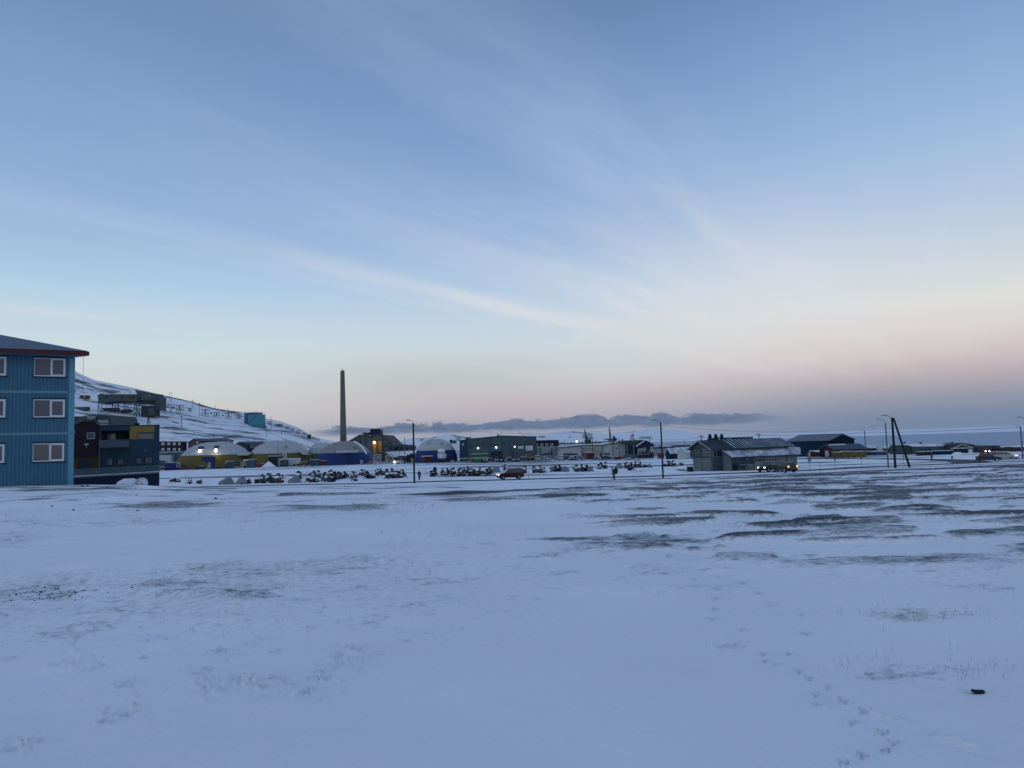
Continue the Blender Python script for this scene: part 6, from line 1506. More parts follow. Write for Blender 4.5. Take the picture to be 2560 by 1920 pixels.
crate('shipping_container', 'low red brown container in front of the blue beige hall', 'container', 797, 826, 1151.5, 1163, 306, 2.5, mat('maroon_container',(.08,.033,.036),.7,.15,.6), CG, 8)
single('snow_pile', MB().lathe((X(672,304,1160),304,g1(X(672,304,1160),304)-.2), [(3.4,0),(2.2,.8),(.9,1.9),(.1,2.5)], 12), SNOW, 'steep conical snow pile between the bright red car and dark porch', 'snow pile', (X(672,304,1160),304,g1(X(672,304,1160),304)-.2), 'snow piles')
t = thing('trailer', 'low dark red trailer with junk on it below the first yellow hall', 'trailer', P(470,1172,298)); D = 298.
part('bed', MB().pbox(457,483,1169.5,1172.5,D,2), CARRED, t); part('load', MB().ball(P(466,1168,D+1),1.2,.8,.5,8,5,.2,1).ball(P(475,1168.5,D+1),1.0,.8,.4,8,5,.2,2), DARK, t)
t = thing('trailer', 'long flat dark trailer between the blue door and teal container', 'trailer', P(549,1170,300)); D = 300.
part('bed', MB().pbox(537,562,1168,1171,D,2), DARK, t); part('load', MB().pbox(540,560,1166.8,1168,D,1.4,.3), TARPG, t)
single('covered_sledge', MB().ball((X(515,297,1170),297,g1(X(515,297,1170),297)), 1.4,.9,.7,12,6,.06,4), TARP, 'grey rounded tarpaulin heap before the blue hall door', 'tarpaulin heap', (X(515,297,1170),297,g1(X(515,297,1170),297)))
t = thing('site_hut', 'red brown site hut with snow on top before the deep blue hall', 'hut', P(1066,1155,297)); D = 297.
part('wall', MB().pbox(1053,1080,1141,1155.5,D,2.6), REDW, t); part('roof', MB().pbox(1052,1081,1139.6,1141,D,3,-.2), SNOW, t); pwin(t, 1054.5, 1060.5, 1143.5, 1152.5, D, fm=mat('hut_frame',(.3,.24,.2),.7,.1,1), pm=GLASSD, t=.12, name='door')
crate('shipping_container', 'plain red brown container right of the white boat', 'container', 1118, 1128, 1140, 1153.5, 300, 2.5, REDW, CG, 4, False)
t = thing('equipment_stand', 'narrow grey cabinet in front of the blue wall left of the stair', 'cabinet', P(904,1160,300)); D = 300.; part('body', MB().pbox(900.5,906.5,1152,1161,D,1), PALEG, t); part('cap', MB().pbox(900,907,1151.2,1152,D,1.2,-.1), SNOW, t)
t = thing('dish', 'tilted pale half round shell lying against the blue hall', 'dish', P(925,1158,300)); part('shell', MB().pprism([(914,1159),(921,1154),(930,1150.5),(929,1158)], 300, .8), TAN, t); part('foot', MB().pbox(914,930,1158.4,1160,300,1), DARK, t)
# motor boat ashore, bow towards the camera
D = 292.; cx_ = X(1102,D,1140); zg = g1(cx_, D)
t = thing('motor_boat', 'white motor boat ashore, bow towards the camera, before the deep blue hall', 'boat', (cx_, D, zg))
zk = Z(1151,D,1102)
secs = []
for i in range(9):
    u = i/8; y = D+6.5*u; w_ = 1.72*min(1,(.04+u*2.2)**.6) if u < .5 else 1.72; top = zk+2.1+.55*(1-u)**2
    secs.append([(cx_-w_,y,top),(cx_-w_*.8,y,zk+.75),(cx_,y,zk+.35*(1-u)**2),(cx_+w_*.8,y,zk+.75),(cx_+w_,y,top)])
hm = MB(); vs = [p for s in secs for p in s]; fs = [(i*5+j,i*5+j+1,i*5+6+j,i*5+5+j) for i in range(8) for j in range(4)]+[(0,1,2,3,4),(40,41,42,43,44)]+[(i*5+4,i*5,i*5+5,i*5+9) for i in range(8)]
hm.add(vs, fs); part('hull', hm, WHITE, t)
part('stripe', MB().pprism([(1094,1146),(1110,1146),(1109,1149),(1096,1149)], D-.1, .3), DARK, t)
part('cabin', MB().pprism([(1093,1141),(1095,1127),(1110,1127),(1112.5,1141)], D+2, 3), WHITE, t); part('windscreen', MB().pprism([(1095,1138),(1096,1131.5),(1109.5,1131.5),(1111,1138)], D+1.9, .1), GLASSD, t)
for px in (1099.5,1105.5): part('window_bar', MB().pbox(px,px+.8,1131.5,1138,D,.1,1.83), WHITE, t)
part('roof', MB().pprism([(1094,1127.5),(1096,1122.5),(1109.5,1122.5),(1111,1127.5)], D+2.2, 2.6), SNOW, t); part('mast', MB().tube(P(1103,1123,D+3), P(1103,1119.5,D+3), .12), WHITE, t)
part('cradle', MB().pbox(1093,1112,1150.5,1156.5,D+.6,4), BLACK, t)
single('covered_sledge', MB().ball((X(1131.5,290,1153),290,g1(X(1131.5,290,1153),290)), .95,.8,1.05,12,6,.04,9), TARP, 'small grey tarpaulin dome beside the warehouse corner', 'tarpaulin heap', (X(1131.5,290,1153),290,g1(X(1131.5,290,1153),290)))

# ================================================================== people
c = at(1048.5, 1201.5); person('person in dark clothes walking beside the left lamp post', c, R(20), CLOTHD, CLOTHD, .12, .0, (.14,.05))
c = (X(1535.5,104,1195), 104., g1(X(1535.5,104,1195),104.)+.0); pb_ = person('person with big olive backpack bending forward on the road', c, R(-100), CLOTHG, CLOTHD, .10, .30, (.22,.15))
bp = thing('backpack', 'bulky olive backpack on the bending walker by the marker pole', 'backpack', c, None, R(-100)); OFF[bp.name] = (0,0,0)
part('bag', MB().ball((0,.22,1.28), .34,.34,.40,12,8,.05,3), CLOTHG, bp, True); part('bedroll', MB().tube((-.38,.26,1.62),(.38,.26,1.62),.13,.13,10), CLOTHG, bp); part('side_pocket', MB().ball((.30,.30,1.05),.14,.18,.20,8,6), CLOTHD, bp, True); part('side_pocket', MB().ball((-.30,.30,1.05),.14,.18,.20,8,6), CLOTHD, bp, True)
for px, py, D, lb, a, b, hat in [(2121,1145.5,230,'person in a black jacket mid-stride before the yellow containers',CLOTHD,CLOTHD,None),(2135.6,1145.8,230,'person in an orange red jacket before the yellow containers',CLOTHO,CLOTHD,SKIN),(2330,1155.5,185,'lone person in a pale grey jacket walking on the snow by the bend',CLOTHY,CLOTHD,CLOTHD)]:
    x = X(px, D, py); person(lb, (x, D, g1(x, D)+.02), R(200 if D > 200 else 10), a, b, .22 if px < 2130 else .08, 0, (.2,-.15) if px < 2130 else (.05,-.03), hat=hat)

# ================================================================== street lamps, poles and wires
D1_, D2_ = 116., 106.
lamp_post('black street lamp with curved arm, left of the red van', 1036, 1207, 1038.5, 1058, D1_, 1029, 1050.5, WOODP, .145)
lamp_post('black street lamp with curved arm, left of the panelled depot', 1658, 1198, 1653.5, 1056, D2_, 1639, 1050, WOODP, .125)
lamp_post('grey street lamp just left of the leaning pair of poles', 2221, 1170, 2210.5, 1057.5, 130, 2195, 1048, STEELP, .13)
lamp_post('grey street lamp behind the yellow containers', 2165.8, 1146, 2164.2, 1076, 236, 2158, 1075.5, STEELP, .17)
lamp_post('grey street lamp close to the right edge, beyond the minibus', 2557.5, 1148, 2555, 1066, 180, 2547, 1065, STEELP, .18)
lamp_post('tall street lamp cut off by the right edge, only its head showing', 2571, 1164, 2563, 1048, 132, 2551, 1043, STEELP, .13)
x0, z0 = X(2238.5,128,1169.6), g1(X(2238.5,128,1169.6),128.)
t = thing('leaning_pole', 'thick black pole with a leaning brace pole and a lamp arm', 'utility pole', (x0, 128., z0))
zt = Z(1044,128,2231)
part('shaft', MB().tube((x0,128,z0-.4),(x0,128,zt),.20,.17,10), WOODP, t); xb_ = X(2275.5,128,1168); part('brace_pole', MB().tube((xb_,128,g1(xb_,128)-.3),(x0+.15,127.8,zt-.1),.19,.15,10), WOODP, t)
ax = x0-(X(2231,128,1044)-X(2210,128,1044)); part('arm', MB().path([(x0,128,zt-.1),(x0-.45,128,zt+.2),(x0-.8,128,zt+.36),(ax,128,zt+.4)],.04,6), STEELP, t); part('lamp_head', MB().prism([(ax-.3,zt+.34),(ax-.25,zt+.46),(ax+.5,zt+.5),(ax+.5,zt+.36)],127.9,128.1), STEELP, t)
P1 = 'utility poles behind the depot'
UP = lambda t, x, D, zt: (part('crossarm', MB().cbox((x,D,zt-.4),(1.6,.16,.16)), WOODP, t),)
pole('utility_pole', 'wooden utility pole right of the boathouse with a lamp arm', 'utility pole', 1626, 1093, 1141, 288, .16, WOODP, P1, lambda t,x,D,zt: part('lamp_arm', MB().path([(x,D,zt-.3),(x-.7,D,zt+.1),(x-1.4,D,zt+.5)],.06), STEELP, t))
pole('utility_pole', 'utility pole rising behind the left gable of the depot', 'utility pole', 1755.5, 1088, 1140, 255, .17, WOODP, P1, UP)
pole('utility_pole', 'utility pole showing above the right half of the depot roof', 'utility pole', 1900, 1083.6, 1140, 245, .17, WOODP, P1, UP)
P2 = 'posts and masts among the industrial buildings'
for a, b, c_, D, r, lb in [(1482.7,1099,1146,294,.13,'slim dark post before the cream section of the long hall'),(1548.6,1095,1142,296,.12,'slim dark post before the right end of the long hall'),(1584.4,1109,1148,292,.11,'thin grey post before the dark boathouse side'),
                        (1011.8,1093,1143,320,.16,'grey mast before the power station wing'),(998,1126,1142,318,.12,'short grey mast left of the taller one at the power station'),(695,1100,1164,306,.14,'tall pale mast before the middle yellow hall'),
                        (2208.5,1104,1128,285,.1,'thin aerial mast by the radar dome'),(1711.5,1101,1120,330,.1,'thin mast behind the white shed')]:
    pole('mast', lb, 'post', a, b, c_, D, r, STEELP if 'pale' in lb or 'grey' in lb or 'thin' in lb else WOODP, P2, lambda t,x,D,zt: part('cap', MB().cbox((x,D,zt),(.5,.18,.12)), STEELP, t))
Ptop = lambda px, py, D: P(px, py, D)
wire('power_line', 'thin wire from the left edge of the hill to the left lamp post', [Ptop(560,1083,150), Ptop(1038.3,1065,D1_)], .016, .5)
wire('power_line', 'thin wire between the two black lamp posts', [Ptop(1038.3,1065,D1_), Ptop(1654,1064,D2_)], .016, 1.1)
wire('power_line', 'thin wire from the right black lamp to the grey lamp by the leaning poles', [Ptop(1654,1064,D2_), Ptop(2211.3,1062.5,130)], .016, 1.0)
wire('power_line', 'upper wire along the utility poles behind the depot to the right edge', [Ptop(1626,1099,288), Ptop(1755.5,1094,255), Ptop(1900,1088.5,245), Ptop(2164.3,1081,236), Ptop(2555,1067.5,180)], .05, .35)
wire('power_line', 'lower wire along the utility poles behind the depot', [Ptop(1626,1112,288), Ptop(1755.5,1107,255)], .03, .3)

# ================================================================== road signs and marker stakes
def sign(label, px, py_t, py_b, D, kind, m, w=.7, group='road signs'):
    x = X(px, D, py_b); zb = g1(x, D); zt = Z(py_t, D, px)
    t = thing('road_sign', label, 'road sign', (x, D, zb), group)
    part('post', MB().tube((x,D,zb-.3),(x,D,zt-.05),.035,.035,8), STEELP, t)
    if kind == 'square': part('plate', MB().box(x-w/2,x+w/2,D-.06,D-.04,zt-w*1.3,zt), m, t)
    elif kind == 'yield':
        pl = part('plate', MB().prism([(x,zt-w*.9),(x+w/2,zt),(x-w/2,zt)], D-.07, D-.05), BLACK, t); part('face', MB().prism([(x,zt-w*.66),(x+w*.28,zt-w*.10),(x-w*.28,zt-w*.10)], D-.085, D-.072), PALEG, pl)
    elif kind == 'diamond': part('plate', MB().prism([(x,zt-w),(x+w/2,zt-w/2),(x,zt),(x-w/2,zt-w/2)], D-.06, D-.04), m, t)
    elif kind == 'round': part('plate', MB().tube((x,D-.08,zt-w/2),(x,D-.05,zt-w/2),w/2,w/2,16), m, t)
    return t
sign('grey square road sign right of the dark estate car', 2025.2, 1142.5, 1183.5, 124, 'square', mat('sign_back',(.13,.16,.17),.6,.1,3), .55)
sign('dark rimmed triangular give-way sign before the red house', 2088.7, 1146, 1178.3, 128, 'yield', BLACK, .55)
sign('faded yellow square sign before the right yellow container', 2154.2, 1137, 1166, 150, 'square', SIGNY, .5)
sign('pale diamond sign between the leaning poles', 2260, 1137, 1166, 150, 'diamond', mat('sign_pale',(.30,.33,.27),.6,.1,3), .6)
sign('small square sign left of the dark hatchback on the right', 2381.5, 1140, 1167, 140, 'square', mat('sign_grey',(.2,.22,.24),.6,.1,3), .4)
sign('thin post with small red plate before the dark hatchback', 2449.6, 1141, 1173, 120, 'square', mat('sign_red',(.22,.03,.03),.6,.1,3), .22)
SG = 'snow marker stakes beside the road'
for a, b, c_, lb in [(464,1183,1212,'lone thin marker stake at the left end of the snowmobile row'),(1128.7,1187,1201,'short marker stake left of the red van'),(1321.8,1174,1199,'tall marker stake just behind the red van'),(1419.6,1176,1190,'marker stake before the tarpaulined snowmobiles right of the red van'),
                    (2050.7,1156.5,1180,'faint marker stake between the square sign and give-way sign'),(2168.7,1156,1168,'short marker stake right of the yellow sign'),(1737,1175,1183,'stub of a marker stake before the depot gable'),(1788.5,1173,1180,'dark stub of a stake before the blue depot panel'),(1910,1179,1188,'thin stake before the two dark cars')]:
    q_ = on(a, c_); x, D, z = q_; t = thing('marker_stake', lb, 'stake', (x, D, z), SG); zt = Z(b, D, a)
    part('rod', MB().tube((x,D,z-.2),(x+(.25 if a == 2109 else 0),D,zt),.025,.02,6), BROWN, t); part('reflector', MB().tube((x,D,zt-.35),(x,D,zt-.18),.032,.032,6), PALEG, t)
q_ = (X(2113,140,1167),140.,g1(X(2113,140,1167),140.)); t = thing('marker_stake', 'bent marker stake leaning left behind the give-way sign', 'stake', q_, SG); part('rod', MB().tube((q_[0],140,q_[2]-.2),(q_[0]-.25,140,q_[2]+1.0),.025,.02,6), BROWN, t); part('reflector', MB().tube((q_[0]-.22,140,q_[2]+.85),(q_[0]-.25,140,q_[2]+1.0),.034,.034,6), PALEG, t)
x = X(1528.5,103,1195); z = g1(x,103); t = thing('marker_stake', 'white marker pole with a pointed flag beside the bending backpacker', 'stake', (x,103.,z), SG); part('rod', MB().tube((x,103,z-.2),(x,103,Z(1170,103,1528)),.035,.03,6), OFFW, t); part('flag', MB().prism([(x-.09,Z(1170,103,1528)),(x,Z(1161.5,103,1528)),(x+.09,Z(1170,103,1528))],102.97,103.03), PALEG, t)

# ================================================================== parked snowmobiles
SN = [(437,1205.5,'low'),(474.5,1209.5,'low'),(499,1209.5,'low'),(566,1211.5,'tarp'),(603.6,1211,'tarp'),(619,1209.5,'low'),(641,1208,'low'),(656.7,1208,'dark'),(671,1202.5,'dark'),(677.6,1207.6,'dark'),(696,1207.7,'snowy'),(713,1204.4,'mound'),(736.6,1207,'tarp'),(747,1198.5,'snowy'),
 (774.6,1205,'snowy'),(783.8,1196.5,'snowy'),(797,1195,'dark'),(785,1206,'low'),(814,1202.5,'snowy'),(826.8,1194.4,'snowy'),(814.8,1202.4,'snowy'),(822.8,1205.4,'dark'),(836.7,1200.4,'dark'),(846.7,1198.4,'dark'),(860.6,1196.4,'dark'),(882.5,1196.4,'snowy'),(887.4,1202.4,'snowy'),
 (905.3,1189.4,'snowy'),(918.3,1196.4,'dark'),(930,1196.4,'low'),(945,1188.4,'dark'),(954,1188.4,'dark'),(969,1196.4,'snowy'),(980,1186.5,'snowy'),(983,1195.4,'snowy'),(994,1195.4,'snowy'),(1005,1194.4,'snowy'),(1058.5,1186.5,'mound'),(1084.4,1191.4,'red'),(1087,1186,'dark'),(1106,1188.5,'snowy'),(1118,1188.5,'snowy'),
 (1133,1188.5,'snowy'),(1149.7,1189.8,'dark'),(1160.5,1189,'snowy'),(1168.5,1184.7,'dark'),(1176.4,1189,'snowy'),(1185,1189,'dark'),(1198.8,1189,'snowy'),(1219.8,1177.5,'low'),(1224,1186.9,'dark'),(1237.9,1180.4,'tarp'),(1251.6,1179.6,'mound'),(1263,1176.7,'dark'),(1311.7,1183,'snowy'),
 (1335.6,1182.5,'dark'),(1351.5,1182.5,'snowy'),(1366,1180.4,'mound'),(1379.7,1179,'tarp'),(1397,1179,'dark'),(1413.8,1179,'tarp'),(1439,1175.3,'tarp'),(1442,1179,'snowy'),(1456,1179,'dark'),(1475,1178.4,'tarp'),(1502,1172.2,'snowy'),(1513.7,1171.4,'snowy'),(1547.5,1171.4,'tarp'),
 (1566.7,1170.7,'dark'),(1576.7,1176,'dark'),(1589,1169,'snowy'),(1599.8,1168.4,'snowy'),(1612,1169,'low'),(1626,1168.5,'low'),(1670.5,1166,'dark'),(1683.6,1166,'snowy'),(1662,1166.5,'low'),(1703,1164,'low')]
ZN = [(520,'at the far left, before the first yellow hall'),(640,'below the teal container'),(720,'below the conical snow pile'),(790,'below the dull red van'),(850,'below the blue beige hall'),(935,'left of the stair towers'),(1036,'just left of the left lamp post'),
      (1140,'just right of the left lamp post'),(1210,'below the green container'),(1320,'around the red van'),(1400,'below the white parked cars'),(1490,'below the cream hall'),(1540,'left of the backpacker'),(1655,'between backpacker and right lamp post'),(3000,'right of the right lamp post')]
ORD = ['first','second','third','fourth','fifth','sixth','seventh','eighth','ninth','tenth','eleventh','twelfth']
DESC = {'dark':'dark snowmobile','snowy':'snow-topped dark snowmobile','low':'low half-buried snowmobile','tarp':'grey tarpaulin-covered snowmobile','mound':'snowy covered snowmobile','red':'dark snowmobile with red cowl'}
SN.sort(); cnt = {}; proto = {}
for (px, py, kd) in SN:
    zi = next(i for i, z in enumerate(ZN) if px < z[0]); k_ = cnt.get(zi, 0); cnt[zi] = k_+1
    x, D, z = on(px, py); rz = R(rnd.choice([-90, -90, -75, -110, -60, 90, 80, 110, -130, -40, 60])+rnd.uniform(-14, 14))
    lb = '%s, %s from the left %s' % (DESC[kd], ORD[k_], ZN[zi][1])
    if kd not in proto: o = proto[kd] = scooter(kd)
    else: o = copy_tree(proto[kd])
    o.location = (x, D, z-.03); o.rotation_euler = (rnd.uniform(-.05,.05), rnd.uniform(-.04,.04), rz)
    s = rnd.uniform(.92, 1.1)*(1.05 if kd != 'low' else .85); o.scale = (s*.95, s, s*1.2); tag(o, lb, 'snowmobile', 'snowmobiles parked in rows on the snow')
JK = [(1205,1152.5,'dark'),(1213,1152.5,'snowy'),(1244,1152,'low'),(1250,1152.3,'dark'),(1262,1152,'snowy'),(1277,1152,'low'),(1288,1151.5,'dark'),(1293,1150.5,'snowy'),(1491,1148,'dark'),(1502,1148,'snowy'),(1511,1146.5,'dark'),(1527,1147,'low'),(1430,1151,'dark'),(1438,1150.5,'snowy'),(1458,1149,'snowy')]
for k_, (px, py, kd) in enumerate(JK):
    D = 287.+(k_%3)*2; x = X(px, D, py); o = copy_tree(proto[kd]); o.location = (x, D, g1(x, D)-.02); o.rotation_euler = (0,0,rnd.uniform(0,6.28)); o.scale = (1.15,)*3
    w_ = 'of the cluttered row before the warehouse' if px < 1300 else 'of the row before the long pale hall'
    j_ = k_ if px < 1300 else sorted([q[0] for q in JK if q[0] > 1300]).index(px)
    tag(o, '%s, %s from the left %s' % (DESC[kd], ORD[j_], w_), 'snowmobile', 'snowmobiles parked by the halls')
# ploughed snow berms by the road
for px, py, r, h, lb in [(1660,1183,3.4,.9,'broad low snow pile behind the right lamp post'),(1630,1182,2.4,.6,'smaller snow pile left of the broad one by the right lamp')]:
    x, D, z = on(px, py); single('snow_pile', MB().ball((x,D,z-.1), r,1.6,h,16,6,.10,int(px)), SNOW, lb, 'snow pile', (x,D,z-.1), 'snow piles', True)
t_, D = None, 78.
for px, py, r, h, m, lb in [(322,1208.5,1.1,.5,SNOW,'snow heap at the foot of the teal flats'),(355,1207.5,.5,.55,BOULDER,'pale snow-dusted boulder at the corner of the teal flats')]:
    x = X(px,74,py); z = Z(py+1,74,px); single('snow_pile' if m is SNOW else 'boulder', MB().ball((x,74,z), r,.8,h,14,8,.10,int(px)), m, lb, 'snow pile' if m is SNOW else 'boulder', (x,74,z), None, True)

# ================================================================== near field: stones, droppings, dead grass
def gnear(px, py):
    x, y = near(px, py); i = int(np.argmin(np.abs(rr-math.hypot(x, y)))); j = int(np.argmin(np.abs(th-math.atan2(x, y)))); return x, y, float(GZ[i, j])
rk = MB().ball((0,0,0), 1,.8,.55,9,6,.22,3)
rm = None
for k, (px, py, s, lb) in enumerate([(205.5,1219,.20,'left stone of the pair on the snow edge before the blue house'),(219,1218,.17,'right stone of the pair on the snow edge before the blue house'),(268,1219.5,.20,'single dark stone on the snow before the plum house'),(341,1240.5,.17,'dark stone on the snow below the teal flats'),
        (130,1268,.12,'flat dark stone on the snow below the blue house window'),(183,1276,.12,'flat dark stone further down the snow, right of the first'),(344,1283.5,.12,'rounded dark stone in the grass below the teal flats'),(539,1248,.16,'dark stone pair-like lump left of the field centre'),(2003,1285,.10,'small black stone on the hummocky field at the right')]):
    x, y, z = gnear(px, py)
    if rm is None: o = single('stone', rk, ROCK, lb, 'stone', (0,0,0), 'dark stones on the snow'); rm = o
    else: o = rm.copy(); COL.objects.link(o); o['label'] = lb
    s *= .42; o.location = (x, y, z+s*.25); o.scale = (s, s, s); o.rotation_euler = (0,0,rnd.uniform(0,6))
x, y, z = gnear(2447, 1742)
single('stone', MB().ball((x,y,z+.008), .036,.024,.014,10,6,.2,5).ball((x-.034,y-.004,z+.018), .013,.012,.010,8,5,.2,6), ROCK, 'flat black lump lying on the snow at lower right', 'stone', (x,y,z))
dm = None
DP = [(52,634),(62,669),(90,626),(113,621),(120,638),(140,614),(150,606),(154,633),(166,610),(183,608),(192,665),(205,612),(208,583),(217,621),(219,647),(221,606),(228,610),(234,604),(236,652),(246,588),(250,602),(258,628),(263,640),(270,630),(278,640),(287,619),(300,647),(308,594),(322,593),(337,621),
      (382,599),(386,640),(397,634),(411,602),(415,658),(418,626),(424,605),(443,604),(455,620),(456,647),(467,597),(468,609),(519,614),(532,617),(596,632),(729,618),(864,609),(927,577)]
for (a, b) in DP:
    x, y, z = gnear(a/S4, 1200+b/S4)
    if dm is None: dm = o = single('dropping', MB().ball((0,0,0), .028,.022,.018,8,6,.12,2), ROCK, 'small black dropping among those scattered on the snow at left', 'dropping', (0,0,0), 'black droppings on the snow')
    else: o = dm.copy(); COL.objects.link(o)
    s = rnd.uniform(.30, .52); o.location = (x, y, z+.004); o.scale = (s*rnd.uniform(.8,1.3), s, s); o.rotation_euler = (0,0,rnd.uniform(0,6))
gm = MB(); gr = random.Random(12)
def tuft(px, py, n, sx, sy, h):
    for k in range(int(n*(.36 if px > 1500 else .6))):
        x, y, z = gnear(px+gr.gauss(0, sx), max(1218, py+gr.gauss(0, sy)))
        for q in range(gr.choice((1,1,2,3))):
            a = gr.uniform(0, 6.28); hh = h*gr.uniform(.3, 1.0)*.8; w = .0021*max(1, y/8); lean = gr.uniform(.15, 1.0)*hh
            bx_, by_ = x+gr.uniform(-.05,.05), y+gr.uniform(-.05,.05); tx, ty = bx_+lean*math.cos(a), by_+lean*math.sin(a)
            ca, sa = math.cos(a+1.2)*w/2, math.sin(a+1.2)*w/2
            gm.add([(bx_-ca,by_-sa,z-.02),(bx_+ca,by_+sa,z-.02),((bx_+tx)/2+ca*.7,(by_+ty)/2+sa*.7,z+hh*.6),((bx_+tx)/2-ca*.7,(by_+ty)/2-sa*.7,z+hh*.6),(tx,ty,z+hh)], [(0,1,2,3),(3,2,4)])
for a in [(530,1478,60,90,16,.13),(620,1488,40,60,12,.13),(480,1462,40,120,18,.12),(700,1555,26,120,30,.11),(860,1420,40,160,40,.11),(330,1480,18,70,14,.12),(100,1300,30,90,10,.14),(300,1270,40,100,14,.16),(90,1500,20,60,14,.12),(560,1550,30,120,30,.11),
          (960,1260,70,80,8,.20),(1050,1265,60,90,8,.2),(920,1228,40,50,4,.25),(660,1262,50,160,14,.18),(560,1318,30,70,10,.14),(1080,1340,50,140,14,.12),(1020,1450,40,130,30,.11),(850,1290,40,140,12,.16),(1200,1345,30,130,10,.12),
          (2290,1545,70,120,10,.12),(2340,1550,50,90,9,.10),(2200,1540,26,80,12,.12),(2330,1680,70,110,14,.10),(2460,1690,40,70,16,.10),(2150,1680,20,60,12,.12),(2500,1480,24,40,10,.12),(1820,1610,26,26,7,.07),(2250,1620,20,150,40,.11),(1900,1560,10,120,40,.09),
          (2000,1300,90,340,26,.10),(1700,1345,60,160,12,.08),(2300,1400,70,200,24,.10),(1500,1340,40,120,10,.08)]:
    tuft(*a)
o = mesh_obj('dry_grass', gm, GRASS); tag(o, kind='stuff')
# ================================================================== sky
W_ = bpy.data.worlds.new('World'); sc.world = W_; W_.use_nodes = True
nt = W_.node_tree; NL = nt.links.new
for n in list(nt.nodes): nt.nodes.remove(n)
out = nt.nodes.new('ShaderNodeOutputWorld'); bg = nt.nodes.new('ShaderNodeBackground'); NL(bg.outputs[0], out.inputs['Surface'])
tc = nt.nodes.new('ShaderNodeTexCoord'); sep = nt.nodes.new('ShaderNodeSeparateXYZ'); NL(tc.outputs['Generated'], sep.inputs[0])
def M(op, a, b=None, c=None, clamp=False):
    n = nt.nodes.new('ShaderNodeMath'); n.operation = op; n.use_clamp = clamp
    for i, v in enumerate((a, b, c)):
        if v is None: continue
        if isinstance(v, (int, float)): n.inputs[i].default_value = v
        else: NL(v, n.inputs[i])
    return n.outputs[0]
def SS(v, a, b):
    n = nt.nodes.new('ShaderNodeMapRange'); n.interpolation_type = 'SMOOTHSTEP'; NL(v, n.inputs['Value'])
    n.inputs['From Min'].default_value = a; n.inputs['From Max'].default_value = b; return n.outputs[0]
def LR(v, a, b):
    n = nt.nodes.new('ShaderNodeMapRange'); NL(v, n.inputs['Value']); n.inputs['From Min'].default_value = a; n.inputs['From Max'].default_value = b; return n.outputs[0]
def GA(v, c, w):      # bell curve
    d = M('DIVIDE', M('SUBTRACT', v, c), w); return M('EXPONENT', M('MULTIPLY', M('MULTIPLY', d, d), -1.))
def MIX(f, a, b):
    n = nt.nodes.new('ShaderNodeMix'); n.data_type = 'RGBA'
    if isinstance(f, (int, float)): n.inputs['Factor'].default_value = f
    else: NL(f, n.inputs['Factor'])
    for s, v in (('A', a), ('B', b)):
        if isinstance(v, tuple): n.inputs[s].default_value = (*v, 1)
        else: NL(v, n.inputs[s])
    return n.outputs['Result']
def NOISE(vec, scale, detail=4, rough=.55):
    n = nt.nodes.new('ShaderNodeTexNoise'); NL(vec, n.inputs['Vector']); n.inputs['Scale'].default_value = scale; n.inputs['Detail'].default_value = detail; n.inputs['Roughness'].default_value = rough; return n.outputs['Fac']
def COMB(x, y, z=0.):
    n = nt.nodes.new('ShaderNodeCombineXYZ')
    for i, v in enumerate((x, y, z)):
        if isinstance(v, (int, float)): n.inputs[i].default_value = v
        else: NL(v, n.inputs[i])
    return n.outputs[0]
x_, y_, z_ = sep.outputs
hor = M('SQRT', M('ADD', M('MULTIPLY', x_, x_), M('MULTIPLY', y_, y_)))
v = M('DIVIDE', z_, M('MAXIMUM', hor, .001))
az = M('ARCTAN2', x_, y_)
RAMPS = {
 'L': [(0,(191,186,190)),(.03,(209,206,204)),(.055,(213,214,209)),(.09,(210,218,218)),(.125,(205,222,227)),(.19,(180,209,230)),(.26,(155,185,220)),(.33,(140,171,213)),(.45,(122,153,198)),(.58,(107,137,180)),(1.0,(120,150,193))],
 'C': [(0,(156,162,180)),(.016,(166,168,181)),(.035,(189,181,188)),(.06,(205,196,198)),(.085,(210,214,213)),(.13,(203,218,226)),(.20,(174,201,228)),(.28,(149,178,217)),(.38,(129,160,206)),(.48,(114,145,193)),(.58,(101,131,176)),(1.0,(120,150,193))],
 'R': [(0,(115,132,158)),(.018,(122,135,158)),(.042,(155,157,169)),(.067,(191,177,181)),(.092,(214,199,199)),(.122,(222,218,214)),(.15,(225,225,221)),(.2,(201,212,222)),(.26,(178,200,224)),(.36,(151,182,219)),(.45,(133,164,209)),(.58,(109,140,187)),(1.0,(120,150,193))],
 'B': [(0,(178,180,190)),(.04,(198,198,202)),(.10,(208,211,213)),(.2,(200,212,220)),(.35,(168,194,222)),(.6,(130,160,204)),(1.0,(117,147,191))]}
def RAMP(name):
    n = nt.nodes.new('ShaderNodeValToRGB'); NL(LR(v, 0., 1.), n.inputs['Fac']); el = n.color_ramp.elements
    st = RAMPS[name]; el[0].position = 0; el[0].color = (*lin(st[0][1]), 1); el[1].position = 1; el[1].color = (*lin(st[-1][1]), 1)
    for p, c in st[1:-1]: e = el.new(p); e.color = (*lin(c), 1)
    return n.outputs['Color']
u = M('DIVIDE', az, R(30.))
col = MIX(SS(u, -.95, .05), RAMP('L'), RAMP('C'))
col = MIX(SS(u, .05, .90), col, RAMP('R'))
cosaz = M('DIVIDE', y_, M('MAXIMUM', hor, .001))
col = MIX(SS(cosaz, .45, -.35), col, RAMP('B'))
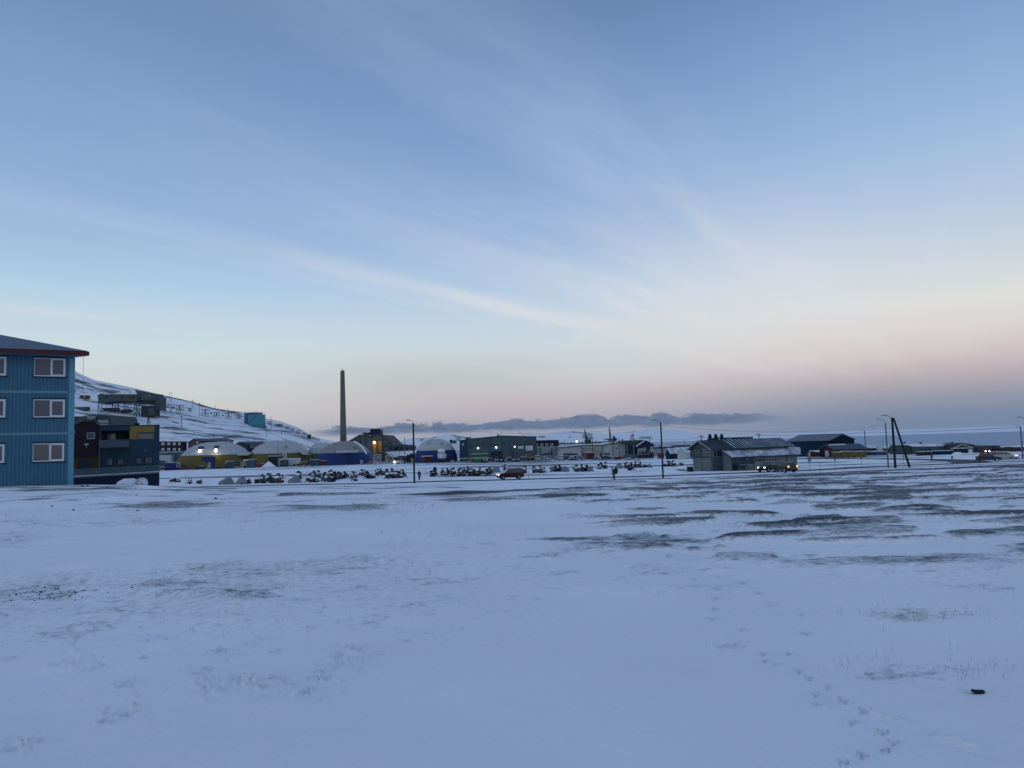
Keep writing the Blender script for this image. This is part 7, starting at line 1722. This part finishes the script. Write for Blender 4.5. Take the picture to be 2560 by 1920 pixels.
# high thin cloud: streets that run parallel aloft and so draw together at the horizon
zc = M('MAXIMUM', z_, .02)
pxx, pyy = M('DIVIDE', x_, zc), M('DIVIDE', y_, zc)
ca, sa = math.cos(R(32)), math.sin(R(32))
t_ = M('SUBTRACT', M('MULTIPLY', pxx, ca), M('MULTIPLY', pyy, sa)); s_ = M('ADD', M('MULTIPLY', pxx, sa), M('MULTIPLY', pyy, ca))
wob = NOISE(COMB(M('MULTIPLY', t_, .6), M('MULTIPLY', s_, .35)), 1.0, 3)
tw = M('ADD', t_, M('MULTIPLY', M('SUBTRACT', wob, .5), .55))
n1 = NOISE(COMB(tw, M('MULTIPLY', s_, .10), 3.), 1.1, 6, .60)
n2 = NOISE(COMB(tw, M('MULTIPLY', s_, .16), 9.), 3.4, 5, .6)
ci = M('ADD', M('MULTIPLY', SS(n1, .44, .80), M('MULTIPLY', .50, M('SUBTRACT', 1., M('MULTIPLY', SS(v, .22, .50), .55)))), M('MULTIPLY', M('MULTIPLY', SS(n2, .42, .8), SS(n1, .35, .6)), .30))
STREAK = M('ADD', M('ADD', M('MULTIPLY', GA(tw, -5.45, .20), .40), M('MULTIPLY', M('ADD', M('MULTIPLY', GA(tw, -2.98, .19), .58), M('MULTIPLY', GA(tw, -2.7, .45), .42)), SS(s_, 1.2, 5.2))), M('ADD', M('MULTIPLY', GA(tw, -1.10, .24), M('ADD', .22, M('MULTIPLY', SS(s_, .8, 3.), .35))), M('ADD', M('MULTIPLY', GA(tw, -2.05, .30), M('ADD', .20, M('MULTIPLY', SS(s_, 1.2, 4.5), .55))), M('MULTIPLY', GA(tw, -1.55, .16), M('MULTIPLY', SS(s_, 1.5, 4.), .45)))))
STREAK = M('MULTIPLY', STREAK, M('ADD', .30, M('MULTIPLY', SS(n2, .30, .68), .95)))
frontm = SS(cosaz, .0, .35)
ci = M('MULTIPLY', M('ADD', M('MULTIPLY', ci, M('SUBTRACT', 1., M('MULTIPLY', SS(v, .28, .55), .6))), STREAK), M('MULTIPLY', frontm, SS(v, .05, .13)))
glow = M('MULTIPLY', M('MULTIPLY', GA(az, R(17), R(11)), GA(v, .185, .085)), M('ADD', .30, M('MULTIPLY', n1, .55)))
ci = M('MINIMUM', M('ADD', M('MULTIPLY', ci, .62), M('MULTIPLY', glow, 1.0)), .85)
cw = MIX(SS(v, .05, .46), lin((230,231,232)), lin((172,192,225)))
cw = MIX(SS(v, .10, .20), lin((222,219,217)), cw)
col = MIX(ci, col, cw)
# smoky brown patch above the roofs, and the low slate bank of cloud over the mountains
nb = NOISE(COMB(M('MULTIPLY', az, 9.), M('MULTIPLY', v, 30.)), 1.0, 4)
smoke = M('MULTIPLY', M('MULTIPLY', GA(az, R(-5), R(11)), GA(v, .085, .032)), M('ADD', .12, M('MULTIPLY', nb, .40)))
col = MIX(M('MULTIPLY', smoke, frontm), col, lin((172,167,162)))
azd = M('MULTIPLY', az, 57.2958)
puff = NOISE(COMB(M('MULTIPLY', az, 22.), M('MULTIPLY', v, 50.)), 1.0, 5, .62)
puff2 = NOISE(COMB(M('MULTIPLY', az, 70.), M('MULTIPLY', v, 150.), 4.), 1.0, 4, .6)
top = M('ADD', .0285, M('MULTIPLY', GA(azd, 6.5, 8.), .0050))
top = M('ADD', top, M('ADD', M('MULTIPLY', M('SUBTRACT', puff, .5), .024), M('MULTIPLY', M('SUBTRACT', puff2, .5), .012)))
bot = M('ADD', .0175, M('MULTIPLY', M('SUBTRACT', NOISE(COMB(M('MULTIPLY', az, 18.), 7.), 1.0, 3), .5), .010))
ends = M('MULTIPLY', SS(azd, -15.5, -12.5), M('SUBTRACT', 1., SS(azd, 16.5, 20.)))
dtop = M('SUBTRACT', top, v)
bank = M('MULTIPLY', M('MULTIPLY', SS(dtop, -.0006, .0022), SS(M('SUBTRACT', v, bot), -.003, .003)), ends)
bank = M('MULTIPLY', M('MULTIPLY', bank, SS(azd, -40., -30.)), M('SUBTRACT', 1., SS(azd, 30., 40.)))
bcol = MIX(SS(puff2, .3, .7), lin((80,102,132)), lin((106,122,149)))
col = MIX(M('MULTIPLY', M('MULTIPLY', bank, .95), frontm), col, bcol)
nis = nt.nodes.new('ShaderNodeTexSky'); nis.sky_type = 'NISHITA'; nis.sun_disc = False; nis.sun_elevation = R(1.5); nis.sun_rotation = R(232); nis.altitude = 20
mixn = nt.nodes.new('ShaderNodeMix'); mixn.data_type = 'RGBA'; mixn.blend_type = 'ADD'; mixn.inputs['Factor'].default_value = .004
NL(col, mixn.inputs['A']); NL(nis.outputs['Color'], mixn.inputs['B'])
NL(mixn.outputs['Result'], bg.inputs['Color']); bg.inputs['Strength'].default_value = 1.0
# below the horizon the world shows nothing but snow-lit ground; the terrain covers it
sun = bpy.data.lights.new('sun', 'SUN'); sun.energy = .13; sun.angle = R(30); sun.color = (1., .92, .86)
so = bpy.data.objects.new('sun', sun); COL.objects.link(so)
d_ = Vector((math.sin(R(232)), math.cos(R(232)), math.tan(R(10))))     # towards the glow behind the camera
so.rotation_euler = d_.to_track_quat('Z', 'Y').to_euler()
# ================================================================== haze
HAZE = True
if HAZE:
    hb = MB().box(-6500, 6500, -320, 7200, -24, 210)
    hm = bpy.data.materials.new('haze'); hm.use_nodes = True; ht = hm.node_tree
    for n in list(ht.nodes): ht.nodes.remove(n)
    ho = ht.nodes.new('ShaderNodeOutputMaterial'); hv = ht.nodes.new('ShaderNodeVolumePrincipled'); ht.links.new(hv.outputs[0], ho.inputs['Volume'])
    hv.inputs['Color'].default_value = (.80, .84, .92, 1); hv.inputs['Density'].default_value = .00004; hv.inputs['Anisotropy'].default_value = 0.
    o = mesh_obj('haze', hb, hm); o['kind'] = 'stuff'
sc.view_settings.view_transform = 'Standard'; sc.view_settings.look = 'None'; sc.view_settings.exposure = 0; sc.view_settings.gamma = 1
sc.view_settings.use_curve_mapping = False
cy = sc.cycles
cy.use_denoising = True
try: cy.denoiser = 'OPENIMAGEDENOISE'
except Exception: pass
cy.max_bounces = 5; cy.diffuse_bounces = 3; cy.glossy_bounces = 2; cy.transmission_bounces = 2; cy.volume_bounces = 1
cy.sample_clamp_indirect = 4
